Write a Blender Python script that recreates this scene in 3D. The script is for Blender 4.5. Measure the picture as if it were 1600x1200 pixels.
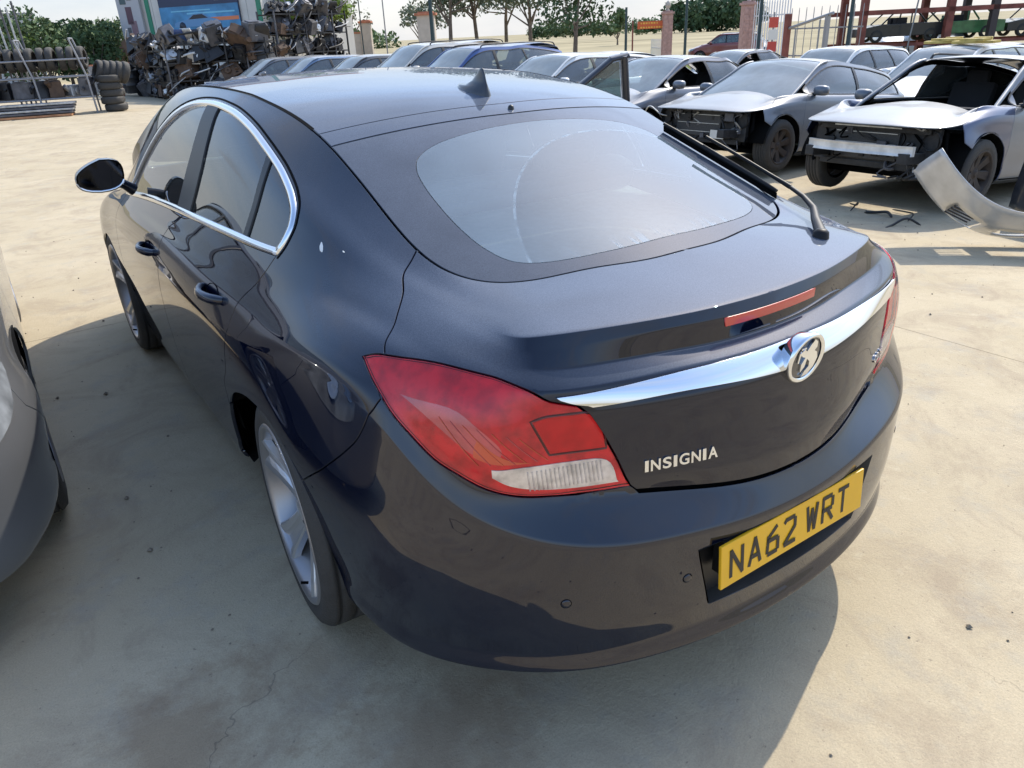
import bpy, bmesh, math, random
import numpy as np
from mathutils import Vector, Matrix, Euler
from mathutils.geometry import delaunay_2d_cdt

for _o in list(bpy.data.objects):
    bpy.data.objects.remove(_o, do_unlink=True)
SC = bpy.context.scene
COL = SC.collection

# ---------------------------------------------------------------- camera (world frame: +Y is where the dark car points, z = 0 the concrete)
CAM_POS = np.array([-1.351, -0.774, 1.558]); YAW, PITCH, ROLL = 0.58102, 0.43696, -0.04893
_cy, _sy, _cp, _sp = math.cos(YAW), math.sin(YAW), math.cos(PITCH), math.sin(PITCH)
_f = np.array([_sy*_cp, _cy*_cp, -_sp]); _r = np.array([_cy, -_sy, 0.]); _u = np.cross(_r, _f)
_cr, _sr = math.cos(ROLL), math.sin(ROLL)
_r2 = _cr*_r + _sr*_u; _u2 = -_sr*_r + _cr*_u
cam = bpy.data.cameras.new('camera'); camo = bpy.data.objects.new('camera', cam); COL.objects.link(camo)
camo.matrix_world = Matrix(((_r2[0], _u2[0], -_f[0], CAM_POS[0]), (_r2[1], _u2[1], -_f[1], CAM_POS[1]), (_r2[2], _u2[2], -_f[2], CAM_POS[2]), (0, 0, 0, 1)))
cam.sensor_width = 36; cam.lens = 1167.8 / 1600 * 36; cam.clip_start = .05; cam.clip_end = 6000
SC.camera = camo

# ---------------------------------------------------------------- light
SUN = Vector((1.0, .31, 1.02)).normalized()
sun = bpy.data.lights.new('sun', 'SUN'); suno = bpy.data.objects.new('sun', sun); COL.objects.link(suno)
sun.energy = 2.0; sun.angle = math.radians(.5); sun.color = (1, .93, .80)
suno.rotation_euler = (-SUN).to_track_quat('-Z', 'Y').to_euler(); suno.location = (6, 1, 12)
W = bpy.data.worlds.new('World'); SC.world = W; W.use_nodes = True
_n = W.node_tree.nodes; _l = W.node_tree.links; _n.clear()
_out = _n.new('ShaderNodeOutputWorld'); _bg = _n.new('ShaderNodeBackground'); _sky = _n.new('ShaderNodeTexSky')
_sky.sky_type = 'NISHITA'; _sky.sun_disc = False; _sky.sun_elevation = math.asin(SUN.z); _sky.sun_rotation = math.atan2(SUN.x, SUN.y)
_sky.air_density = 1.0; _sky.dust_density = 1.0; _sky.ozone_density = 1.6
# thin summer cloud: soft white patches, thicker towards the horizon
_tc = _n.new('ShaderNodeTexCoord'); _sep = _n.new('ShaderNodeSeparateXYZ'); _l.new(_tc.outputs['Generated'], _sep.inputs[0])
_zm = _n.new('ShaderNodeMath'); _zm.operation = 'MAXIMUM'; _zm.inputs[1].default_value = .06; _l.new(_sep.outputs['Z'], _zm.inputs[0])
_dv = _n.new('ShaderNodeVectorMath'); _dv.operation = 'DIVIDE'; _cmb = _n.new('ShaderNodeCombineXYZ')
for _i in range(3): _l.new(_zm.outputs[0], _cmb.inputs[_i])
_l.new(_tc.outputs['Generated'], _dv.inputs[0]); _l.new(_cmb.outputs[0], _dv.inputs[1])
_nz = _n.new('ShaderNodeTexNoise'); _nz.inputs['Scale'].default_value = .55; _nz.inputs['Detail'].default_value = 7; _nz.inputs['Roughness'].default_value = .55
_l.new(_dv.outputs[0], _nz.inputs['Vector'])
_rp = _n.new('ShaderNodeMapRange'); _rp.inputs[1].default_value = .50; _rp.inputs[2].default_value = .74; _rp.inputs[3].default_value = 0.0; _rp.inputs[4].default_value = .75
_l.new(_nz.outputs[0], _rp.inputs[0])
_hz = _n.new('ShaderNodeMapRange'); _hz.interpolation_type = 'SMOOTHSTEP'; _hz.inputs[1].default_value = .0; _hz.inputs[2].default_value = .42; _hz.inputs[3].default_value = .92; _hz.inputs[4].default_value = .0
_l.new(_sep.outputs['Z'], _hz.inputs[0])
_mx = _n.new('ShaderNodeMath'); _mx.operation = 'MAXIMUM'; _l.new(_rp.outputs[0], _mx.inputs[0]); _l.new(_hz.outputs[0], _mx.inputs[1])
_mix = _n.new('ShaderNodeMix'); _mix.data_type = 'RGBA'; _l.new(_mx.outputs[0], _mix.inputs[0]); _l.new(_sky.outputs[0], _mix.inputs[6])
_nc = _n.new('ShaderNodeTexNoise'); _nc.inputs['Scale'].default_value = 1.6; _nc.inputs['Detail'].default_value = 8; _nc.inputs['Roughness'].default_value = .6
_mp = _n.new('ShaderNodeMapping'); _mp.inputs['Scale'].default_value = (1.6, 1.6, 6.5); _l.new(_tc.outputs['Generated'], _mp.inputs[0]); _l.new(_mp.outputs[0], _nc.inputs['Vector'])
_nr = _n.new('ShaderNodeMapRange'); _nr.inputs[1].default_value = .36; _nr.inputs[2].default_value = .62; _l.new(_nc.outputs[0], _nr.inputs[0])
_cm = _n.new('ShaderNodeMix'); _cm.data_type = 'RGBA'; _cm.inputs[6].default_value = (1.70, 1.86, 2.15, 1); _cm.inputs[7].default_value = (2.38, 2.40, 2.46, 1); _l.new(_nr.outputs[0], _cm.inputs[0]); _l.new(_cm.outputs[2], _mix.inputs[7])
_l.new(_mix.outputs[2], _bg.inputs[0]); _bg.inputs[1].default_value = .15; _l.new(_bg.outputs[0], _out.inputs[0])
SC.view_settings.view_transform = 'Standard'; SC.view_settings.look = 'None'; SC.view_settings.gamma = 1
SC.view_settings.exposure = 1.28; SC.view_settings.use_curve_mapping = False
SC.cycles.max_bounces = 8; SC.cycles.transparent_max_bounces = 12; SC.cycles.caustics_reflective = False; SC.cycles.caustics_refractive = False
# ---------------------------------------------------------------- helpers
R = math.radians
def rgb(h):
    return h if isinstance(h, tuple) else (h, h, h)
MATS = {}
def mat(name, base=(.5,.5,.5), rough=.5, metal=0, coat=0, coat_rough=.03, coat_ior=1.5, spec=.5, noise=0, nscale=8, bump=0, bscale=60, dust=0, dustcol=(.42,.40,.36), trans=0, alpha=1, emit=None, ior=1.5, dust_scale=3.0, dust_side=.0):
    if name in MATS: return MATS[name]
    m = bpy.data.materials.new(name); MATS[name] = m; m.use_nodes = True
    n, l = m.node_tree.nodes, m.node_tree.links
    b = n['Principled BSDF']; b.inputs['Base Color'].default_value = (*base, 1); b.inputs['Roughness'].default_value = rough
    b.inputs['Metallic'].default_value = metal; b.inputs['Coat Weight'].default_value = coat; b.inputs['Coat Roughness'].default_value = coat_rough
    b.inputs['Coat IOR'].default_value = coat_ior
    b.inputs['Specular IOR Level'].default_value = spec; b.inputs['Alpha'].default_value = alpha; b.inputs['IOR'].default_value = ior
    b.inputs['Transmission Weight'].default_value = trans
    if emit: b.inputs['Emission Color'].default_value = (*emit[0], 1); b.inputs['Emission Strength'].default_value = emit[1]
    tc = n.new('ShaderNodeTexCoord')
    if noise:
        t = n.new('ShaderNodeTexNoise'); t.inputs['Scale'].default_value = nscale; t.inputs['Detail'].default_value = 6; l.new(tc.outputs['Object'], t.inputs['Vector'])
        mr = n.new('ShaderNodeMapRange'); mr.inputs[1].default_value = .3; mr.inputs[2].default_value = .7; mr.inputs[3].default_value = 1-noise; mr.inputs[4].default_value = 1+noise
        l.new(t.outputs[0], mr.inputs[0]); vm = n.new('ShaderNodeVectorMath'); vm.operation = 'SCALE'; vm.inputs[0].default_value = base
        l.new(mr.outputs[0], vm.inputs['Scale']); l.new(vm.outputs[0], b.inputs['Base Color'])
    if bump:
        t2 = n.new('ShaderNodeTexNoise'); t2.inputs['Scale'].default_value = bscale; t2.inputs['Detail'].default_value = 5; l.new(tc.outputs['Object'], t2.inputs['Vector'])
        bp = n.new('ShaderNodeBump'); bp.inputs['Strength'].default_value = bump; bp.inputs['Distance'].default_value = .02; l.new(t2.outputs[0], bp.inputs['Height']); l.new(bp.outputs[0], b.inputs['Normal'])
    if dust:
        out = n['Material Output']; g = n.new('ShaderNodeNewGeometry'); sx = n.new('ShaderNodeSeparateXYZ'); l.new(g.outputs['Normal'], sx.inputs[0])
        pw = n.new('ShaderNodeMapRange'); pw.inputs[1].default_value = .62; pw.inputs[2].default_value = .98; pw.inputs[3].default_value = dust_side; pw.inputs[4].default_value = 1; l.new(sx.outputs[2], pw.inputs[0])
        t3 = n.new('ShaderNodeTexNoise'); t3.inputs['Scale'].default_value = dust_scale; t3.inputs['Detail'].default_value = 9; t3.inputs['Roughness'].default_value = .65; l.new(tc.outputs['Object'], t3.inputs['Vector'])
        m3 = n.new('ShaderNodeMapRange'); m3.inputs[1].default_value = .3; m3.inputs[2].default_value = .7; m3.inputs[3].default_value = dust*.8; m3.inputs[4].default_value = dust*1.2; l.new(t3.outputs[0], m3.inputs[0])
        t4 = n.new('ShaderNodeTexNoise'); t4.inputs['Scale'].default_value = 420; t4.inputs['Detail'].default_value = 2; l.new(tc.outputs['Object'], t4.inputs['Vector'])
        m4 = n.new('ShaderNodeMapRange'); m4.inputs[1].default_value = .35; m4.inputs[2].default_value = .65; m4.inputs[3].default_value = .8; m4.inputs[4].default_value = 1.2; l.new(t4.outputs[0], m4.inputs[0])
        mm = n.new('ShaderNodeMath'); mm.operation = 'MULTIPLY'; l.new(pw.outputs[0], mm.inputs[0]); l.new(m3.outputs[0], mm.inputs[1])
        m5 = n.new('ShaderNodeMath'); m5.operation = 'MULTIPLY'; l.new(mm.outputs[0], m5.inputs[0]); l.new(m4.outputs[0], m5.inputs[1])
        df = n.new('ShaderNodeBsdfDiffuse'); df.inputs[0].default_value = (*dustcol, 1)
        mx = n.new('ShaderNodeMixShader'); l.new(m5.outputs[0], mx.inputs[0]); l.new(b.outputs[0], mx.inputs[1]); l.new(df.outputs[0], mx.inputs[2]); l.new(mx.outputs[0], out.inputs[0])
    return m

def glassmat(name, tint=(.6,.7,.68), dark=.5, rough=0.0, dust=0, dustcol=(.42,.42,.40), mask=None, ior=1.8):
    """thin sheet glass: see-through tint under a mirror skin, with dust; mask = (centre, radius, inner) of the wiped arc"""
    if name in MATS: return MATS[name]
    m = bpy.data.materials.new(name); MATS[name] = m; m.use_nodes = True
    n, l = m.node_tree.nodes, m.node_tree.links; n.remove(n['Principled BSDF']); out = n['Material Output']
    tr = n.new('ShaderNodeBsdfTransparent'); tr.inputs[0].default_value = (*[t*dark for t in tint], 1)
    gl = n.new('ShaderNodeBsdfGlossy'); gl.inputs['Roughness'].default_value = rough; gl.inputs['Color'].default_value = (1, 1, 1, 1)
    fr = n.new('ShaderNodeFresnel'); fr.inputs[0].default_value = ior
    mx = n.new('ShaderNodeMixShader'); l.new(fr.outputs[0], mx.inputs[0]); l.new(tr.outputs[0], mx.inputs[1]); l.new(gl.outputs[0], mx.inputs[2])
    last = mx
    if dust:
        tc = n.new('ShaderNodeTexCoord'); t = n.new('ShaderNodeTexNoise'); t.inputs['Scale'].default_value = 5; t.inputs['Detail'].default_value = 9; t.inputs['Roughness'].default_value = .6; l.new(tc.outputs['Object'], t.inputs['Vector'])
        mr = n.new('ShaderNodeMapRange'); mr.inputs[1].default_value = .3; mr.inputs[2].default_value = .7; mr.inputs[3].default_value = dust*.82; mr.inputs[4].default_value = dust*1.15; l.new(t.outputs[0], mr.inputs[0])
        fac = mr
        if mask:
            (cx, cy), r0, keep = mask
            sx = n.new('ShaderNodeVectorMath'); sx.operation = 'SUBTRACT'; sx.inputs[1].default_value = (cx, cy, 0); l.new(tc.outputs['Object'], sx.inputs[0])
            fl = n.new('ShaderNodeVectorMath'); fl.operation = 'MULTIPLY'; fl.inputs[1].default_value = (1, 1, 0); l.new(sx.outputs[0], fl.inputs[0])
            ln = n.new('ShaderNodeVectorMath'); ln.operation = 'LENGTH'; l.new(fl.outputs[0], ln.inputs[0])
            st = n.new('ShaderNodeMapRange'); st.inputs[1].default_value = r0-.006; st.inputs[2].default_value = r0+.006; st.inputs[3].default_value = keep; st.inputs[4].default_value = 1; l.new(ln.outputs['Value'], st.inputs[0])
            ml = n.new('ShaderNodeMath'); ml.operation = 'MULTIPLY'; l.new(st.outputs[0], ml.inputs[0]); l.new(mr.outputs[0], ml.inputs[1]); fac = ml
            # run-off streaks where the blade parks the dirt
            wv = n.new('ShaderNodeTexNoise'); wv.inputs['Scale'].default_value = 1; wv.inputs['Detail'].default_value = 3
            mp = n.new('ShaderNodeMapping'); mp.inputs['Scale'].default_value = (60, 5, 5); l.new(tc.outputs['Object'], mp.inputs[0]); l.new(mp.outputs[0], wv.inputs['Vector'])
            wm = n.new('ShaderNodeMapRange'); wm.inputs[1].default_value = .52; wm.inputs[2].default_value = .62; wm.inputs[3].default_value = 0; wm.inputs[4].default_value = .5; l.new(wv.outputs[0], wm.inputs[0])
            band = n.new('ShaderNodeMapRange'); band.interpolation_type = 'SMOOTHSTEP'; band.inputs[1].default_value = .02; band.inputs[2].default_value = .16; band.inputs[3].default_value = 1; band.inputs[4].default_value = 0
            sy = n.new('ShaderNodeSeparateXYZ'); l.new(tc.outputs['Object'], sy.inputs[0]); sb = n.new('ShaderNodeMath'); sb.operation = 'SUBTRACT'; sb.inputs[1].default_value = .46; l.new(sy.outputs[1], sb.inputs[0]); l.new(sb.outputs[0], band.inputs[0])
            wb = n.new('ShaderNodeMath'); wb.operation = 'MULTIPLY'; l.new(wm.outputs[0], wb.inputs[0]); l.new(band.outputs[0], wb.inputs[1])
            ad = n.new('ShaderNodeMath'); ad.operation = 'ADD'; ad.use_clamp = True; l.new(fac.outputs[0], ad.inputs[0]); l.new(wb.outputs[0], ad.inputs[1])
            rg = n.new('ShaderNodeMath'); rg.operation = 'COMPARE'; rg.inputs[1].default_value = r0; rg.inputs[2].default_value = .0035; l.new(ln.outputs['Value'], rg.inputs[0])
            rn = n.new('ShaderNodeTexNoise'); rn.inputs['Scale'].default_value = 24; l.new(tc.outputs['Object'], rn.inputs['Vector']); rm = n.new('ShaderNodeMapRange'); rm.inputs[1].default_value = .42; rm.inputs[2].default_value = .62; rm.inputs[3].default_value = .04; rm.inputs[4].default_value = .2; l.new(rn.outputs[0], rm.inputs[0])
            rx = n.new('ShaderNodeMath'); rx.operation = 'MULTIPLY'; l.new(rg.outputs[0], rx.inputs[0]); l.new(rm.outputs[0], rx.inputs[1])
            a2 = n.new('ShaderNodeMath'); a2.operation = 'ADD'; a2.use_clamp = True; l.new(ad.outputs[0], a2.inputs[0]); l.new(rx.outputs[0], a2.inputs[1]); fac = a2
        df = n.new('ShaderNodeBsdfDiffuse'); df.inputs[0].default_value = (*dustcol, 1)
        m2 = n.new('ShaderNodeMixShader'); l.new(fac.outputs[0], m2.inputs[0]); l.new(mx.outputs[0], m2.inputs[1]); l.new(df.outputs[0], m2.inputs[2]); last = m2
    l.new(last.outputs[0], out.inputs[0])
    return m

def tag(o, label=None, cat=None, group=None, kind=None):
    if label: o['label'] = label
    if cat: o['category'] = cat
    if group: o['group'] = group
    if kind: o['kind'] = kind
    return o
def empty(name, loc=(0,0,0), rz=0, **k):
    o = bpy.data.objects.new(name, None); COL.objects.link(o); o.location = loc; o.rotation_euler = (0, 0, rz); o.empty_display_size = .1
    return tag(o, **k)
def link(name, me, m=None, parent=None, smooth=False):
    o = bpy.data.objects.new(name, me); COL.objects.link(o)
    if m is not None:
        for q in (m if isinstance(m, (list, tuple)) else [m]): me.materials.append(q)
    if parent is not None: o.parent = parent
    if smooth: me.polygons.foreach_set('use_smooth', [True]*len(me.polygons))
    return o
class MB:
    """collects vertices and faces of one mesh"""
    def __init__(s): s.v = []; s.f = []; s.mi = []; s.sm = []
    def add(s, v, f, mi=0, sm=False):
        k = len(s.v); s.v += [tuple(map(float, p)) for p in v]; s.f += [tuple(i+k for i in q) for q in f]; s.mi += [mi]*len(f); s.sm += [sm]*len(f); return s
    def box(s, c, d, rz=0, M=None, mi=0, taper=1.0):
        x, y, z = d[0]/2, d[1]/2, d[2]/2
        v = [(-x,-y,-z),(x,-y,-z),(x,y,-z),(-x,y,-z),(-x*taper,-y*taper,z),(x*taper,-y*taper,z),(x*taper,y*taper,z),(-x*taper,y*taper,z)]
        Mt = Matrix.Translation(c) @ (M if M is not None else Matrix.Rotation(rz, 4, 'Z'))
        return s.add([Mt @ Vector(p) for p in v], [(3,2,1,0),(4,5,6,7),(0,1,5,4),(1,2,6,5),(2,3,7,6),(3,0,4,7)], mi)
    def tube(s, pts, r, n=8, mi=0, cap=True, sm=True, flat=1.0):
        pts = [Vector(p) for p in pts]; rs = r if isinstance(r, (list, tuple)) else [r]*len(pts)
        V = []; F = []; up = Vector((0, 0, 1))
        for i, p in enumerate(pts):
            t = (pts[min(i+1, len(pts)-1)] - pts[max(i-1, 0)]).normalized()
            a = t.cross(up) if abs(t.dot(up)) < .95 else t.cross(Vector((1, 0, 0))); a.normalize(); b = a.cross(t)
            for k in range(n):
                an = 2*math.pi*k/n; V.append(p + a*math.cos(an)*rs[i] + b*math.sin(an)*rs[i]*flat)
        for i in range(len(pts)-1):
            for k in range(n): F.append((i*n+k, i*n+(k+1)%n, (i+1)*n+(k+1)%n, (i+1)*n+k))
        s.add(V, F, mi, sm)
        if cap: s.add(V[:n], [tuple(range(n))[::-1]], mi); s.add(V[-n:], [tuple(range(n))], mi)
        return s
    def lathe(s, prof, n=32, axis='X', c=(0,0,0), mi=0, sm=True, a0=0, a1=2*math.pi):
        """prof: list of (axial, radius)"""
        V = []; F = []; full = abs(a1-a0-2*math.pi) < 1e-6; m = n if full else n+1
        for (u, r) in prof:
            for k in range(m):
                a = a0 + (a1-a0)*k/n; ca, sa = math.cos(a)*r, math.sin(a)*r
                p = (u, ca, sa) if axis == 'X' else ((ca, u, sa) if axis == 'Y' else (ca, sa, u))
                V.append((c[0]+p[0], c[1]+p[1], c[2]+p[2]))
        for i in range(len(prof)-1):
            for k in range(n):
                k2 = (k+1) % m if full else k+1
                F.append((i*m+k, i*m+k2, (i+1)*m+k2, (i+1)*m+k))
        return s.add(V, F, mi, sm)
    def poly(s, pts, mi=0): return s.add(pts, [tuple(range(len(pts)))], mi)
    def prism(s, out, d, mi=0):
        """outline (3-D points, planar) swept by vector d"""
        n = len(out); o2 = [Vector(p)+Vector(d) for p in out]
        return s.add(list(out)+o2, [tuple(range(n))[::-1], tuple(range(n, 2*n))]+[(i, (i+1)%n, n+(i+1)%n, n+i) for i in range(n)], mi)
    def build(s, name, m=None, parent=None, bevel=0, fixn=True):
        me = bpy.data.meshes.new(name); me.from_pydata(s.v, [], s.f)
        me.polygons.foreach_set('material_index', s.mi); me.polygons.foreach_set('use_smooth', s.sm)
        if fixn:
            bm = bmesh.new(); bm.from_mesh(me); bmesh.ops.recalc_face_normals(bm, faces=bm.faces)
            if bevel:
                es = [e for e in bm.edges if len(e.link_faces) == 2 and e.calc_face_angle(0) > .6]
                bmesh.ops.bevel(bm, geom=es, offset=bevel, segments=2, profile=.6, affect='EDGES', clamp_overlap=True)
            bm.to_mesh(me); bm.free()
        me.update(); return link(name, me, m, parent)
def copy_tree(o, parent=None):
    c = o.copy(); COL.objects.link(c)
    if parent is not None: c.parent = parent; c.matrix_parent_inverse = o.matrix_parent_inverse.copy()
    for ch in list(o.children): copy_tree(ch, c)
    return c
def crom(P, n=6, closed=False):
    """Catmull-Rom through points, n samples a span"""
    P = np.asarray(P, float); N = len(P); out = []
    g = (lambda i: P[i % N]) if closed else (lambda i: P[i] if 0 <= i < N else (2*P[0]-P[1] if i < 0 else 2*P[-1]-P[-2]))
    for i in range(N if closed else N-1):
        p0, p1, p2, p3 = g(i-1), g(i), g(i+1), g(i+2)
        for k in range(n):
            t = k/n; out.append(.5*((2*p1)+(-p0+p2)*t+(2*p0-5*p1+4*p2-p3)*t*t+(-p0+3*p1-3*p2+p3)*t**3))
    if not closed: out.append(P[-1])
    return np.array(out)
# ---------------------------------------------------------------- body surface of the dark saloon (car frame, x = half width)
def nat_spline(ts, Y, t):
    """natural cubic spline through Y (n,...) at ts, evaluated at t"""
    ts = np.asarray(ts, float); Y = np.asarray(Y, float); n = len(ts)
    sh = Y.shape[1:]; Yf = Y.reshape(n, -1); h = np.diff(ts)
    A = np.zeros((n, n)); B = np.zeros((n, Yf.shape[1])); A[0, 0] = A[-1, -1] = 1
    for i in range(1, n - 1):
        A[i, i - 1] = h[i - 1]; A[i, i] = 2 * (h[i - 1] + h[i]); A[i, i + 1] = h[i]
        B[i] = 6 * ((Yf[i + 1] - Yf[i]) / h[i] - (Yf[i] - Yf[i - 1]) / h[i - 1])
    M = np.linalg.solve(A, B)
    t = np.asarray(t, float); k = np.clip(np.searchsorted(ts, t, side='right') - 1, 0, n - 2)
    a = (t - ts[k])[:, None]; b = (ts[k + 1] - t)[:, None]; hk = h[k][:, None]
    r = (M[k] * b**3 + M[k + 1] * a**3) / (6 * hk) + (Yf[k] / hk - M[k] * hk / 6) * b + (Yf[k + 1] / hk - M[k + 1] * hk / 6) * a
    return r.reshape((len(t),) + sh)

def pchip(xs, ys, x):
    xs = np.asarray(xs, float); ys = np.asarray(ys, float); h = np.diff(xs); d = np.diff(ys) / h
    m = np.zeros(len(xs)); m[0] = d[0]; m[-1] = d[-1]
    for i in range(1, len(xs) - 1):
        m[i] = 0 if d[i - 1] * d[i] <= 0 else 2 * d[i - 1] * d[i] / (d[i - 1] + d[i]) * 0.5 + 0.25 * (d[i - 1] + d[i])
    x = np.asarray(x, float); k = np.clip(np.searchsorted(xs, x, side='right') - 1, 0, len(xs) - 2)
    u = (x - xs[k]) / h[k]; hk = h[k]
    return (2*u**3 - 3*u**2 + 1) * ys[k] + (u**3 - 2*u**2 + u) * hk * m[k] + (-2*u**3 + 3*u**2) * ys[k+1] + (u**3 - u**2) * hk * m[k+1]

ZC = np.array([(.30, 1.00), (.48, 1.062), (.62, 1.117), (.8, 1.189), (1.0, 1.270), (1.2, 1.347), (1.4, 1.397), (1.75, 1.434), (2.1, 1.452), (2.5, 1.456),
               (2.8, 1.445), (3.05, 1.405), (3.3, 1.305), (3.6, 1.150), (3.9, .995), (4.2, .84)])
_zy = np.linspace(.3, 4.2, 400)
_zz = nat_spline(ZC[:, 0], ZC[:, 1], _zy)
def zB(x, y):
    """height of the glass and roof surface"""
    x = np.asarray(x, float); y = np.asarray(y, float)
    k = .185 - .10 * np.clip((y - 1.15) / .75, 0, 1)
    return np.interp(y, _zy, _zz) - k * x * x

def _col(*rows):
    return rows
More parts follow.
